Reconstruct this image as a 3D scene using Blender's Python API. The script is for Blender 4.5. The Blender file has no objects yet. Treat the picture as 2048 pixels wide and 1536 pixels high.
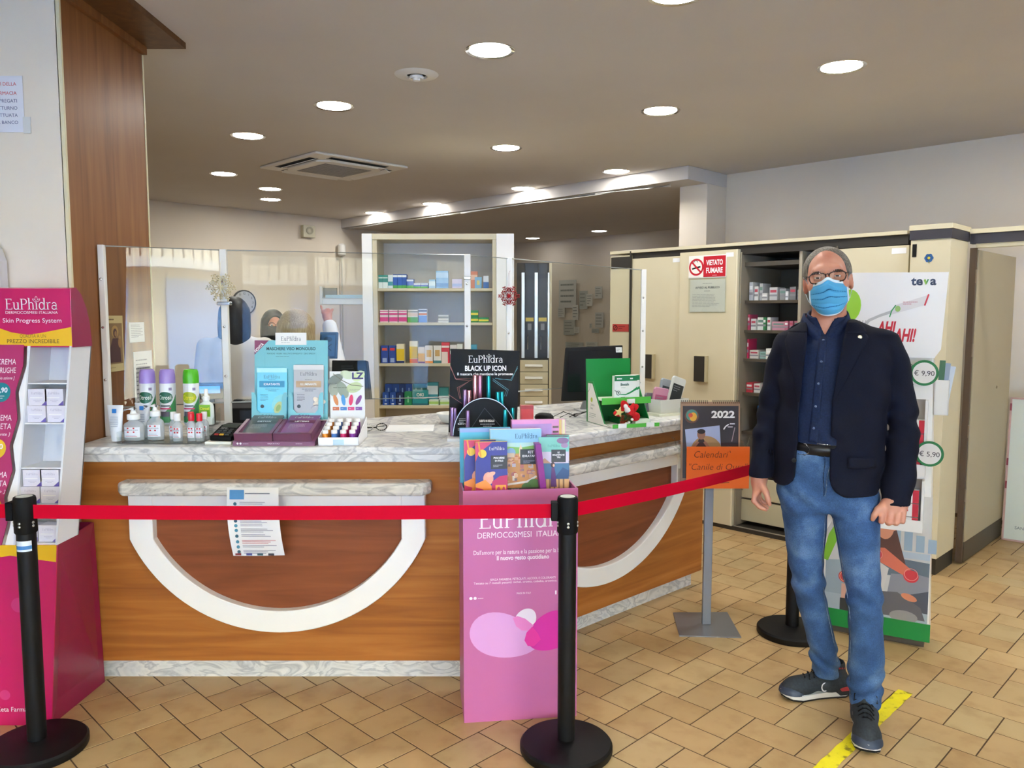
import bpy, math, random
import numpy as np
from mathutils import Matrix, Vector, noise as mnoise

random.seed(7)
SC = bpy.context.scene
COL = SC.collection
PI = math.pi
R = math.radians

# ---------------------------------------------------------------- camera, sky, exposure
cam_d = bpy.data.cameras.new('camera')
cam_d.sensor_width = 36.0
cam_d.lens = 27.77
cam_d.clip_start = 0.05
cam = bpy.data.objects.new('camera', cam_d)
cam.location = (0, 0, 1.55)
cam.rotation_euler = (R(90 - 4.92), 0, 0)
COL.objects.link(cam)
SC.camera = cam

world = bpy.data.worlds.new('sky')
SC.world = world
world.use_nodes = True
wn = world.node_tree.nodes
wl = world.node_tree.links
for n in list(wn): wn.remove(n)
w_out = wn.new('ShaderNodeOutputWorld'); w_bg = wn.new('ShaderNodeBackground'); w_sky = wn.new('ShaderNodeTexSky')
w_sky.sky_type = 'NISHITA'; w_sky.sun_disc = False; w_sky.sun_elevation = R(38); w_sky.sun_rotation = R(60)
wl.new(w_sky.outputs[0], w_bg.inputs[0]); wl.new(w_bg.outputs[0], w_out.inputs[0])
w_bg.inputs[1].default_value = 3.5

sun_d = bpy.data.lights.new('sun', 'SUN'); sun_d.energy = 9.0; sun_d.angle = R(1.0); sun_d.color = (1.0, 0.95, 0.86)
sun = bpy.data.objects.new('sun', sun_d); COL.objects.link(sun); sun.location = (0, 20, 14); sun.rotation_euler = (R(-52), 0, R(-12))   # falls on the house across the street
SC.cycles.max_bounces = 7; SC.cycles.diffuse_bounces = 4; SC.cycles.transparent_max_bounces = 12; SC.cycles.caustics_reflective = False; SC.cycles.caustics_refractive = False
LAMP = 44.0          # emission of the round ceiling lamps
SC.view_settings.view_transform = 'Standard'
SC.view_settings.look = 'None'
SC.view_settings.gamma = 1.0
SC.view_settings.use_curve_mapping = False
SC.view_settings.exposure = 1.38

# ---------------------------------------------------------------- materials
def lin(h):
    if isinstance(h, (tuple, list)): return (h[0], h[1], h[2], 1)
    h = h.lstrip('#'); h = h if len(h) == 6 else ''.join(c*2 for c in h)
    out = []
    for i in (0, 2, 4):
        c = int(h[i:i+2], 16) / 255
        out.append(c / 12.92 if c <= 0.04045 else ((c + 0.055) / 1.055) ** 2.4)
    return (*out, 1)
_mats = {}
def mat(col, rough=0.5, metal=0.0, emit=0.0, coat=0.0, spec=0.5):
    key = (str(col), rough, metal, emit, coat, spec)
    if key in _mats: return _mats[key]
    m = bpy.data.materials.new('mat_%s' % str(col).strip('#'))
    m.use_nodes = True
    b = m.node_tree.nodes['Principled BSDF']
    c = lin(col)
    b.inputs['Base Color'].default_value = c
    b.inputs['Roughness'].default_value = rough
    b.inputs['Metallic'].default_value = metal
    b.inputs['Specular IOR Level'].default_value = spec
    if coat: b.inputs['Coat Weight'].default_value = coat; b.inputs['Coat Roughness'].default_value = 0.08
    if emit:
        b.inputs['Emission Color'].default_value = c
        b.inputs['Emission Strength'].default_value = emit
    _mats[key] = m
    return m
def nodes_of(name):
    m = bpy.data.materials.new(name); m.use_nodes = True
    nt = m.node_tree
    return m, nt.nodes, nt.links, nt.nodes['Principled BSDF']
def ramp(nd, stops):
    r = nd.new('ShaderNodeValToRGB')
    e = r.color_ramp.elements
    while len(e) < len(stops): e.new(0.5)
    for k, (p, c) in enumerate(stops):
        e[k].position = p; e[k].color = lin(c)
    return r
def mapping(nd, lk, scale, rot=(0, 0, 0), src='Object'):
    tc = nd.new('ShaderNodeTexCoord'); mp = nd.new('ShaderNodeMapping')
    mp.inputs['Scale'].default_value = scale; mp.inputs['Rotation'].default_value = rot
    lk.new(tc.outputs[src], mp.inputs['Vector'])
    return mp
def bump(nd, lk, src, strength, dist, b):
    bp = nd.new('ShaderNodeBump'); bp.inputs['Strength'].default_value = strength; bp.inputs['Distance'].default_value = dist
    lk.new(src, bp.inputs['Height']); lk.new(bp.outputs[0], b.inputs['Normal'])
def noise_mat(name, stops, scale, detail=4, rough=0.5, distort=0.0, nscale=3.0, bumps=0.0, bdist=0.002, rot=(0,0,0), metal=0.0, spec=0.5):
    m, nd, lk, b = nodes_of(name)
    mp = mapping(nd, lk, scale, rot)
    t = nd.new('ShaderNodeTexNoise'); t.inputs['Scale'].default_value = nscale; t.inputs['Detail'].default_value = detail
    t.inputs['Distortion'].default_value = distort
    lk.new(mp.outputs[0], t.inputs['Vector'])
    r = ramp(nd, stops); lk.new(t.outputs['Fac'], r.inputs[0]); lk.new(r.outputs[0], b.inputs['Base Color'])
    b.inputs['Roughness'].default_value = rough; b.inputs['Metallic'].default_value = metal; b.inputs['Specular IOR Level'].default_value = spec
    if bumps: bump(nd, lk, t.outputs['Fac'], bumps, bdist, b)
    return m
def tile_material():
    m, nd, lk, b = nodes_of('floor_tile')
    oi = nd.new('ShaderNodeObjectInfo'); ge = nd.new('ShaderNodeNewGeometry')
    ad = nd.new('ShaderNodeMath'); ad.operation = 'ADD'
    lk.new(oi.outputs['Random'], ad.inputs[0]); lk.new(ge.outputs['Random Per Island'], ad.inputs[1])
    fr = nd.new('ShaderNodeMath'); fr.operation = 'FRACT'; lk.new(ad.outputs[0], fr.inputs[0])
    tc = nd.new('ShaderNodeTexCoord')
    nz = nd.new('ShaderNodeTexNoise'); nz.noise_dimensions = '4D'; nz.inputs['Scale'].default_value = 9; nz.inputs['Detail'].default_value = 5
    wm = nd.new('ShaderNodeMath'); wm.operation = 'MULTIPLY'; wm.inputs[1].default_value = 37; lk.new(fr.outputs[0], wm.inputs[0])
    lk.new(tc.outputs['Object'], nz.inputs['Vector']); lk.new(wm.outputs[0], nz.inputs['W'])
    r1 = ramp(nd, [(0.0, '#b99a6c'), (0.35, '#bfa174'), (0.6, '#c3a678'), (0.85, '#bca57a'), (1.0, '#b7976b')])
    r1.color_ramp.interpolation = 'LINEAR'
    lk.new(fr.outputs[0], r1.inputs[0])
    r2 = ramp(nd, [(0.25, '#b89c78'), (0.5, '#f4f0ea'), (0.75, '#ffffff')]); lk.new(nz.outputs['Fac'], r2.inputs[0])
    mx = nd.new('ShaderNodeMix'); mx.data_type = 'RGBA'; mx.blend_type = 'MULTIPLY'; mx.inputs[0].default_value = 0.5
    lk.new(r1.outputs[0], mx.inputs[6]); lk.new(r2.outputs[0], mx.inputs[7]); lk.new(mx.outputs[2], b.inputs['Base Color'])
    b.inputs['Roughness'].default_value = 0.42; b.inputs['Specular IOR Level'].default_value = 0.35
    bump(nd, lk, nz.outputs['Fac'], 0.15, 0.002, b)
    return m
def wood_material(name, stops, axis='Z', rough=0.38, gs=1.0):
    m, nd, lk, b = nodes_of(name)
    sc = {'Z': (14*gs, 14*gs, 0.9), 'X': (0.9, 14*gs, 14*gs), 'H': (1.1, 1.1, 16*gs)}[axis]
    mp = mapping(nd, lk, sc)
    t = nd.new('ShaderNodeTexNoise'); t.inputs['Scale'].default_value = 1.3; t.inputs['Detail'].default_value = 6; t.inputs['Distortion'].default_value = 0.9
    lk.new(mp.outputs[0], t.inputs['Vector'])
    r = ramp(nd, stops); lk.new(t.outputs['Fac'], r.inputs[0]); lk.new(r.outputs[0], b.inputs['Base Color'])
    b.inputs['Roughness'].default_value = rough; b.inputs['Specular IOR Level'].default_value = 0.22
    return m
def marble_material():
    m, nd, lk, b = nodes_of('marble')
    mp = mapping(nd, lk, (2.2, 2.2, 4.4), (0.4, 0.5, 0.6))
    t = nd.new('ShaderNodeTexNoise'); t.inputs['Scale'].default_value = 2.2; t.inputs['Detail'].default_value = 9; t.inputs['Distortion'].default_value = 1.6
    lk.new(mp.outputs[0], t.inputs['Vector'])
    r = ramp(nd, [(0.28, '#bfc1c3'), (0.42, '#dcdcda'), (0.49, '#b4b6b9'), (0.55, '#e2e1de'), (0.72, '#c6c8c9')])
    lk.new(t.outputs['Fac'], r.inputs[0]); lk.new(r.outputs[0], b.inputs['Base Color'])
    b.inputs['Roughness'].default_value = 0.22
    return m
def plexi_material(name='plexi', tint='#f3f6f4', ior=1.45):
    m = bpy.data.materials.new(name); m.use_nodes = True
    nd, lk = m.node_tree.nodes, m.node_tree.links
    nd.remove(nd['Principled BSDF'])
    tr = nd.new('ShaderNodeBsdfTransparent'); tr.inputs[0].default_value = lin(tint)
    gl = nd.new('ShaderNodeBsdfGlossy'); gl.inputs['Roughness'].default_value = 0.01
    fr = nd.new('ShaderNodeFresnel'); ge = nd.new('ShaderNodeNewGeometry')
    ma = nd.new('ShaderNodeMath'); ma.operation = 'MULTIPLY_ADD'; ma.inputs[1].default_value = 1/ior - ior; ma.inputs[2].default_value = ior
    lk.new(ge.outputs['Backfacing'], ma.inputs[0]); lk.new(ma.outputs[0], fr.inputs[0])      # same reflection from both sides of a thin sheet
    mx = nd.new('ShaderNodeMixShader')
    lk.new(fr.outputs[0], mx.inputs[0]); lk.new(tr.outputs[0], mx.inputs[1]); lk.new(gl.outputs[0], mx.inputs[2])
    lk.new(mx.outputs[0], nd['Material Output'].inputs[0])
    return m
def denim_material():
    m, nd, lk, b = nodes_of('denim')
    mp = mapping(nd, lk, (1, 1, 1))
    t = nd.new('ShaderNodeTexNoise'); t.inputs['Scale'].default_value = 9; t.inputs['Detail'].default_value = 6
    lk.new(mp.outputs[0], t.inputs['Vector'])
    f = nd.new('ShaderNodeTexNoise'); f.inputs['Scale'].default_value = 260; f.inputs['Detail'].default_value = 2
    lk.new(mp.outputs[0], f.inputs['Vector'])
    r = ramp(nd, [(0.25, '#2b446c'), (0.5, '#42628f'), (0.75, '#6e8db5')]); lk.new(t.outputs['Fac'], r.inputs[0])
    r2 = ramp(nd, [(0.3, '#b0b0b0'), (0.7, '#ffffff')]); lk.new(f.outputs['Fac'], r2.inputs[0])
    mx = nd.new('ShaderNodeMix'); mx.data_type = 'RGBA'; mx.blend_type = 'MULTIPLY'; mx.inputs[0].default_value = 0.6
    lk.new(r.outputs[0], mx.inputs[6]); lk.new(r2.outputs[0], mx.inputs[7]); lk.new(mx.outputs[2], b.inputs['Base Color'])
    b.inputs['Roughness'].default_value = 0.85; b.inputs['Specular IOR Level'].default_value = 0.2
    bump(nd, lk, f.outputs['Fac'], 0.25, 0.001, b)
    return m

TILE = tile_material()
GROUT = noise_mat('grout', [(0.3, '#4c3924'), (0.7, '#5a452d')], (1, 1, 1), rough=0.9)
PAINT = noise_mat('wall_paint', [(0.3, '#dfd4c4'), (0.7, '#e2d8c9')], (1, 1, 1), nscale=2, rough=0.85)
CEILP = noise_mat('ceiling_paint', [(0.3, '#cfc9c3'), (0.7, '#d3cdc7')], (1, 1, 1), nscale=1.5, rough=0.9)
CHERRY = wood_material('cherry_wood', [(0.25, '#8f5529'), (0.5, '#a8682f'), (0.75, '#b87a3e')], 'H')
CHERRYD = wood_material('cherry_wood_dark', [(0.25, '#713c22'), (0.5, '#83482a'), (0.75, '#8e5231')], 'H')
WALNUT = wood_material('column_wood', [(0.2, '#6b4223'), (0.5, '#845530'), (0.8, '#966539')], 'Z', rough=0.42)
WALND = wood_material('crown_wood', [(0.2, '#52351f'), (0.5, '#644428'), (0.8, '#75512f')], 'Z', rough=0.4)
MARBLE = marble_material()
PLEXI = plexi_material('plexi', '#f3f6f4', 1.28)
PLEXB = plexi_material('plexi_bent', '#f0f4f3', 1.5)
ACRYL = plexi_material('acrylic', '#fafcfb', 1.4)
WHITE = mat('#e6e4df', 0.45)
ENAMEL = mat('#eceae6', 0.35)
CREAM = noise_mat('cream_laminate', [(0.3, '#cdc3a4'), (0.7, '#d2c8aa')], (1, 1, 1), rough=0.5)
CREAMD = mat('#b9ae8c', 0.5)
DARKB = mat('#2c2822', 0.5)
BLACK = mat('#0c0c0e', 0.5, spec=0.25)
BLACKM = mat('#0a0a0c', 0.65, spec=0.2)
ALU = mat('#c9c8c4', 0.3, 0.85)
CHROME = mat('#d8d8d8', 0.12, 1.0)
GREYM = mat('#8d9096', 0.4, 0.6)
PAPER = mat('#e9e9ea', 0.7)
DENIM = denim_material()
SKIN = noise_mat('skin', [(0.3, '#b9745c'), (0.55, '#c88a70'), (0.8, '#d09a80')], (1, 1, 1), nscale=14, detail=4, rough=0.45, bumps=0.08, bdist=0.001)
NAVYJ = noise_mat('navy_wool', [(0.3, '#0a0c19'), (0.7, '#101425')], (1, 1, 1), nscale=300, rough=0.85, bumps=0.15, bdist=0.0006, spec=0.2)
NAVYS = noise_mat('navy_cotton', [(0.3, '#121d38'), (0.7, '#1a2848')], (1, 1, 1), nscale=160, rough=0.75, bumps=0.1, bdist=0.0005, spec=0.25)
COATW = mat('#d9d5d2', 0.8)
REDB = mat('#c60028', 0.65, spec=0.1)

# ---------------------------------------------------------------- geometry builder
_glyph = {}
def text_mesh(s, shear=0.0, offset=0.0, spacing=1.0):
    key = (s, shear, offset, spacing)
    if key not in _glyph:
        cu = bpy.data.curves.new('t', 'FONT'); cu.body = s; cu.size = 1.0; cu.shear = shear; cu.offset = offset; cu.space_character = spacing
        cu.resolution_u = 3
        ob = bpy.data.objects.new('t', cu)
        me = bpy.data.meshes.new_from_object(ob)
        v = [tuple(p.co[:2]) for p in me.vertices]; f = [tuple(p.vertices) for p in me.polygons]
        bpy.data.objects.remove(ob); bpy.data.curves.remove(cu); bpy.data.meshes.remove(me)
        _glyph[key] = (v, f)
    return _glyph[key]

class G:
    """collects shapes, builds them as one mesh object"""
    def __init__(s): s.v = []; s.f = []; s.m = []; s.mats = []; s.T = Matrix()
    def mi(s, m):
        if m not in s.mats: s.mats.append(m)
        return s.mats.index(m)
    def add(s, vs, fs, m):
        o = len(s.v); T = s.T; k = s.mi(m)
        s.v += [tuple(T @ Vector(p)) for p in vs]
        s.f += [tuple(o + i for i in q) for q in fs]; s.m += [k] * len(fs)
        return s
    def box(s, x0, x1, y0, y1, z0, z1, m):
        vs = [(x, y, z) for x in (x0, x1) for y in (y0, y1) for z in (z0, z1)]
        return s.add(vs, [(0,1,3,2),(4,6,7,5),(0,4,5,1),(2,3,7,6),(0,2,6,4),(1,5,7,3)], m)
    def prism(s, poly, lo, hi, m, ax='y', cap=True):
        """poly in the two other axes, extruded along ax"""
        n = len(poly)
        def P(a, b, t): return {'y': (a, t, b), 'z': (a, b, t), 'x': (t, a, b)}[ax]
        vs = [P(a, b, lo) for a, b in poly] + [P(a, b, hi) for a, b in poly]
        fs = [(i, (i+1) % n, n + (i+1) % n, n + i) for i in range(n)]
        if cap: fs += [tuple(range(n))[::-1], tuple(range(n, 2*n))]
        return s.add(vs, fs, m)
    def ring(s, outer, inner, lo, hi, m, ax='y', closed=False):
        """band between two matching polylines, extruded"""
        n = len(outer)
        def P(a, b, t): return {'y': (a, t, b), 'z': (a, b, t), 'x': (t, a, b)}[ax]
        vs = [P(*p, lo) for p in outer] + [P(*p, lo) for p in inner] + [P(*p, hi) for p in outer] + [P(*p, hi) for p in inner]
        fs = []
        for i in range(n if closed else n - 1):
            j = (i + 1) % n
            fs += [(i, j, n+j, n+i), (2*n+i, 3*n+i, 3*n+j, 2*n+j), (i, 2*n+i, 2*n+j, j), (n+i, n+j, 3*n+j, 3*n+i)]
        if not closed:
            fs += [(0, n, 3*n, 2*n), (n-1, 3*n-1, 4*n-1, 2*n-1)]
        return s.add(vs, fs, m)
    def lathe(s, prof, m, c=(0, 0, 0), seg=20, sx=1.0, sy=1.0, cap=True):
        vs = []; n = len(prof)
        for r, z in prof:
            for k in range(seg):
                a = 2*PI*k/seg
                vs.append((c[0] + r*sx*math.cos(a), c[1] + r*sy*math.sin(a), c[2] + z))
        fs = [(i*seg+k, i*seg+(k+1) % seg, (i+1)*seg+(k+1) % seg, (i+1)*seg+k) for i in range(n-1) for k in range(seg)]
        if cap: fs += [tuple(range(seg))[::-1], tuple(range((n-1)*seg, n*seg))]
        return s.add(vs, fs, m)
    def tube(s, pts, r, m, seg=8, closed=False):
        pts = [Vector(p) for p in pts]; n = len(pts); vs = []; fs = []
        up = Vector((0.123, 0.3, 0.94))
        for i, p in enumerate(pts):
            a = pts[(i-1) % n] if (closed or i > 0) else p
            b = pts[(i+1) % n] if (closed or i < n-1) else p
            t = (b - a).normalized()
            u = t.cross(up); u = u.normalized() if u.length > 1e-4 else t.orthogonal().normalized()
            w = t.cross(u); up = w
            rr = r[i] if isinstance(r, (list, tuple)) else r
            for k in range(seg):
                q = 2*PI*k/seg
                vs.append(tuple(p + rr*(math.cos(q)*u + math.sin(q)*w)))
        for i in range(n if closed else n-1):
            j = (i+1) % n
            fs += [(i*seg+k, i*seg+(k+1) % seg, j*seg+(k+1) % seg, j*seg+k) for k in range(seg)]
        if not closed: fs += [tuple(range(seg))[::-1], tuple(range((n-1)*seg, n*seg))]
        return s.add(vs, fs, m)
    def flat(s, poly, y, m):
        """flat print polygon in the local x-z plane, facing -y"""
        return s.add([(a, y, b) for a, b in poly], [tuple(range(len(poly)))], m)
    def rect(s, x0, x1, z0, z1, y, m): return s.flat([(x0, z0), (x1, z0), (x1, z1), (x0, z1)], y, m)
    def disc(s, cx, cz, r, y, m, seg=20, rz=None, rot=0.0, a0=0, a1=2*PI):
        rz = rz or r; c, d = math.cos(rot), math.sin(rot); p = []
        full = abs(a1 - a0 - 2*PI) < 1e-6
        for k in range(seg if full else seg + 1):
            q = a0 + (a1-a0)*k/seg; a, b = r*math.cos(q), rz*math.sin(q)
            p.append((cx + a*c - b*d, cz + a*d + b*c))
        return s.flat(p, y, m)
    def ribbon(s, pts, w, y, m):
        """flat stroke in the x-z plane"""
        n = len(pts); L = []; Q = []
        for i in range(n):
            ax, az = pts[max(i-1, 0)]; bx, bz = pts[min(i+1, n-1)]
            dx, dz = bx-ax, bz-az; l = math.hypot(dx, dz) or 1
            nx, nz = -dz/l, dx/l; h = (w[i] if isinstance(w, (list, tuple)) else w)/2
            L.append((pts[i][0]+nx*h, pts[i][1]+nz*h)); Q.append((pts[i][0]-nx*h, pts[i][1]-nz*h))
        vs = [(a, y, b) for a, b in L + Q]
        return s.add(vs, [(i, i+1, n+i+1, n+i) for i in range(n-1)], m)
    def text(s, t, cx, z, h, y, m, w=None, align='c', shear=0.0, bold=0.0, rot=0.0, spacing=1.0):
        """lettering in the x-z plane: cap height h, base line z; w squeezes it to a width"""
        v, f = text_mesh(t, shear, bold, spacing)
        if not v: return s
        x0 = min(p[0] for p in v); x1 = max(p[0] for p in v); sc = h/0.69
        kx = sc if w is None else w/(x1-x0)
        wid = (x1-x0)*kx
        off = {'c': -wid/2, 'l': 0, 'r': -wid}[align]
        c, d = math.cos(rot), math.sin(rot); vs = []
        for a, b in v:
            px, pz = (a-x0)*kx + off, b*sc
            vs.append((cx + px*c - pz*d, y, z + px*d + pz*c))
        return s.add(vs, [q for q in f], m)
    def lines(s, x0, x1, z, dz, n, y, m, th=0.3, seed=1, align='l'):
        """rows of tiny unreadable print"""
        rnd = random.Random(seed)
        for k in range(n):
            zz = z - k*dz; a = x0; e = x0 + (x1-x0)*(rnd.uniform(0.7, 1.0) if k < n-1 else rnd.uniform(0.4, 0.8))
            if align == 'c': a += (x1-e)/2; e += (x1-e)/2
            while a < e:
                l = min(rnd.uniform(0.06, 0.16)*(x1-x0), e-a)
                s.rect(a, a+l*0.88, zz, zz+dz*th, y, m); a += l
        return s
    def build(s, name, parent=None, loc=(0, 0, 0), rz=0.0, label=None, cat=None, group=None, kind=None, smooth=False, bevel=0.0, rot=None, seg=2):
        me = bpy.data.meshes.new(name)
        me.from_pydata(s.v, [], s.f)
        for m in s.mats: me.materials.append(m)
        me.polygons.foreach_set('material_index', s.m)
        me.update()
        if smooth:
            me.polygons.foreach_set('use_smooth', [True]*len(s.f))
            if smooth != 'all': me.set_sharp_from_angle(angle=R(38))
        o = bpy.data.objects.new(name, me)
        COL.objects.link(o); o.parent = parent; o.location = loc
        o.rotation_euler = rot if rot else (0, 0, rz)
        if bevel:
            md = o.modifiers.new('bevel', 'BEVEL'); md.width = bevel; md.segments = seg; md.limit_method = 'ANGLE'; md.angle_limit = R(40)
        return tag(o, label, cat, group, kind)
def tag(o, label=None, cat=None, group=None, kind=None):
    if label: o['label'] = label
    if cat: o['category'] = cat
    if group: o['group'] = group
    if kind: o['kind'] = kind
    return o
def thing(name, loc=(0, 0, 0), rz=0.0, label=None, cat=None, group=None, kind=None):
    o = bpy.data.objects.new(name, None); COL.objects.link(o)
    o.empty_display_size = 0.1; o.location = loc; o.rotation_euler = (0, 0, rz)
    return tag(o, label, cat, group, kind)
def arc(cx, cz, rx, rz, a0, a1, n=16):
    return [(cx + rx*math.cos(R(a0 + (a1-a0)*k/n)), cz + rz*math.sin(R(a0 + (a1-a0)*k/n))) for k in range(n+1)]

def leaf_mark(g, cx, z, h, y, m):
    """three open leaves, outlined"""
    def leaf(dx, ang, L, W):
        p = []
        for k in range(9):
            t = k/8; p.append((math.sin(PI*t)*W, t*L))
        for k in range(1, 8):
            t = 1-k/8; p.append((-math.sin(PI*t)*W, t*L))
        c, d = math.cos(ang), math.sin(ang)
        q = [(cx + dx + a*c - b*d, z + a*d + b*c) for a, b in p]
        g.ribbon(q + [q[0]], h*0.07, y, m)
    leaf(0, 0, h, h*0.22); leaf(-h*0.03, 0.95, h*0.82, h*0.16); leaf(h*0.03, -0.95, h*0.82, h*0.16)
def wordmark(g, cx, z, w, y, m, leaf=True):
    """the serif lettering of the cosmetics displays: EuPhidra"""
    T, t = 0.115, 0.05
    strokes = []; x = 0.0
    def st(p, wd): strokes.append(([(a + x, b) for a, b in p], wd))
    def stem(a, b0, b1, s0=True, s1=False):
        st([(a, b0), (a, b1)], T)
        if s0: st([(a-0.13, b0+t/2), (a+0.13, b0+t/2)], t)
        if s1: st([(a-0.14, b1-t/2), (a+0.02, b1-t/2)], t)
    # E
    stem(0.16, 0, 1, True, True); st([(0.1, 0.975), (0.6, 0.975)], t); st([(0.1, 0.53), (0.5, 0.53)], t); st([(0.1, 0.025), (0.64, 0.025)], t)
    st([(0.59, 1), (0.59, 0.84)], t); st([(0.63, 0), (0.63, 0.17)], t); x += 0.72
    # u
    st([(0.12, 0.66), (0.12, 0.2)] + arc(0.31, 0.2, 0.19, 0.19, 180, 360, 8), [0.1]*2 + [0.08]*9); stem(0.5, 0.0, 0.66, True, True); st([(0.0, 0.64), (0.14, 0.64)], t); x += 0.68
    # P
    stem(0.16, 0, 1, True, True); st([(0.16, 0.975), (0.36, 0.975)] + arc(0.38, 0.73, 0.24, 0.245, 90, -90, 10) + [(0.16, 0.485)], [t]*2 + [0.05, .06, .075, .09, .1, .105, .1, .09, .075, .06, .05] + [t]); x += 0.72
    # h
    stem(0.14, 0, 1.08, True, True); st([(0.14, 0.5)] + arc(0.33, 0.42, 0.18, 0.24, 150, 0, 8) + [(0.51, 0.0)], [.05]*3 + [.08]*6 + [.105]*2); st([(0.4, t/2), (0.62, t/2)], t); x += 0.70
    # i
    stem(0.13, 0, 0.66, True, True); ileaf = x + 0.13; x += 0.32
    # d
    o = arc(0.3, 0.33, 0.23, 0.33, 0, 360, 20); st(o, 0.085); stem(0.55, 0.0, 1.08, True, True); x += 0.74
    # r
    stem(0.13, 0, 0.66, True, True); st([(0.13, 0.42)] + arc(0.32, 0.46, 0.17, 0.19, 150, 60, 6), [.05]*2 + [.06]*3 + [.09]*3); x += 0.47
    # a
    st(arc(0.26, 0.2, 0.2, 0.19, 0, 360, 16), 0.08); st([(0.08, 0.52)] + arc(0.27, 0.45, 0.19, 0.2, 150, 0, 8) + [(0.46, 0.04), (0.56, 0.02)], [.07]*3 + [.08]*7 + [.1, .05]); x += 0.58
    k = w/x
    for p, wd in strokes:
        g.ribbon([(cx - w/2 + a*k, z + b*k) for a, b in p], [q*k for q in wd] if isinstance(wd, list) else wd*k, y, m)
    if leaf: leaf_mark(g, cx - w/2 + ileaf*k, z + 0.74*k, 0.52*k, y, m)
# ---------------------------------------------------------------- the room (its walls run at 45 degrees to the camera)
ZC = 2.88
RW = R(-45)          # frame with x along the right-hand cabinets and y towards the right-hand wall
fl = G().box(-9, 9, -3, 16, -0.12, -0.0013, GROUT).build('floor', kind='structure', label='beige herringbone tile floor with brown joints')
def floor_tiles():
    u = 0.0757; a0, b0 = 2.670, 1.940; gp = 0.0027; q = 2**-0.5
    def tile_mesh(la, lb, name):
        g = G(); x, y = la/2 - gp, lb/2 - gp; c = 0.0008
        vs = [(-x, -y, -.006), (x, -y, -.006), (x, y, -.006), (-x, y, -.006), (-x, -y, -c), (x, -y, -c), (x, y, -c), (-x, y, -c),
              (-x+c, -y+c, 0), (x-c, -y+c, 0), (x-c, y-c, 0), (-x+c, y-c, 0)]
        fs = [(0,1,5,4),(1,2,6,5),(2,3,7,6),(3,0,4,7),(4,5,9,8),(5,6,10,9),(6,7,11,10),(7,4,8,11),(8,9,10,11)]
        return vs, fs
    shapes = {'H': tile_mesh(3*u, 2*u, 'tile'), 'V': tile_mesh(2*u, 3*u, 'tile')}
    tiles = []
    for i in range(-60, 60):
        for j in range(-40, 40):
            oa, ob = -2*i + 3*j, -2*i - 3*j
            for kind, (ca, cb) in (('V', (1, -1.5)), ('H', (-1.5, -1))):
                a = a0 + (oa + ca)*u; b = b0 + (ob + cb)*u
                x, y = (a - b)*q, (a + b)*q
                if -3.2 < x < 5.2 and 0.8 < y < 8.6 and a < 6.75: tiles.append((x, y, kind))
    def seen(x, y):
        px = 1024 + 1580*x/(y*0.9963 + 0.133); py = 768 + 1580*(1.5443 - 0.0858*y)/(y*0.9963 + 0.133)
        if not (-40 < px < 2090 and py < 1570): return False
        if x < -0.22 and y > 3.3: return False                    # under the counter
        if x >= -0.22 and y - 3.33 > (x + 0.22)*0.933 + 0.05 and x < 1.05: return False
        if x + y > 7.35 and x < 2.7: return False
        if px > 950 and px < 1130 and y > 3.0 and x < 0.2: return False
        return True
    tiles.sort(key=lambda t: (not seen(t[0], t[1]), t[1]))
    meshes = {}
    for k, (vs, fs) in shapes.items():
        me = bpy.data.meshes.new('tile'); me.from_pydata(vs, [], fs); me.materials.append(TILE); meshes[k] = me
    for x, y, k in tiles[:300]:
        o = bpy.data.objects.new('tile', meshes[k]); COL.objects.link(o); o.parent = fl
        o.location = (x, y, 0); o.rotation_euler = (0, 0, R(45))
    g = G()
    rest = tiles[300:]; V = []; F = []
    c = 2**-0.5
    for x, y, k in rest:
        vs, fs = shapes[k]; o = len(V)
        V += [(x + (a - b)*c, y + (a + b)*c, z) for a, b, z in vs]; F += [tuple(o+i for i in f) for f in fs]
    g.v, g.f, g.m = V, F, [0]*len(F); g.mats = [TILE]
    g.build('tiles', parent=fl, kind='stuff')
floor_tiles()

G().box(-9, 9, -2.6, 16, ZC, ZC+0.1, CEILP).build('ceiling', kind='structure')
def wframe(g): g.T = Matrix.Rotation(RW, 4, 'Z'); return g
wframe(G()).box(-3.94, 8, 6.81, 6.95, 0, ZC, PAINT).build('wall_right', kind='structure')
wframe(G()).box(-4.05, -3.94, 6.81, 9.7, 0, ZC, PAINT).build('wall_alcove_side', kind='structure')
wframe(G()).box(-11.5, -3.94, 9.55, 9.7, 0, ZC, PAINT).build('wall_alcove', kind='structure')
wframe(G()).box(-4.235, -3.94, 6.47, 6.81, 0, 2.76, PAINT).build('wall_pier', kind='structure', bevel=0.004)
wframe(G()).box(-10, -3.94, 6.15, 9.55, 2.76, ZC, CEILP).build('ceiling_beam', kind='structure', bevel=0.004)
g = wframe(G()); g.tube([(-9.4, 6.17, 2.748), (-7, 6.165, 2.744), (-5.0, 6.165, 2.744), (-4.4, 6.2, 2.742), (-4.2, 6.27, 2.745)], 0.012, WHITE, 8)
g.build('trim_1', kind='structure', smooth=True)
g = G(); g.T = Matrix.Rotation(R(45), 4, 'Z')           # back wall, along the other diagonal
g.box(-1, 12, 9.49, 9.62, 0, ZC, PAINT).build('wall_back', kind='structure')
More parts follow.
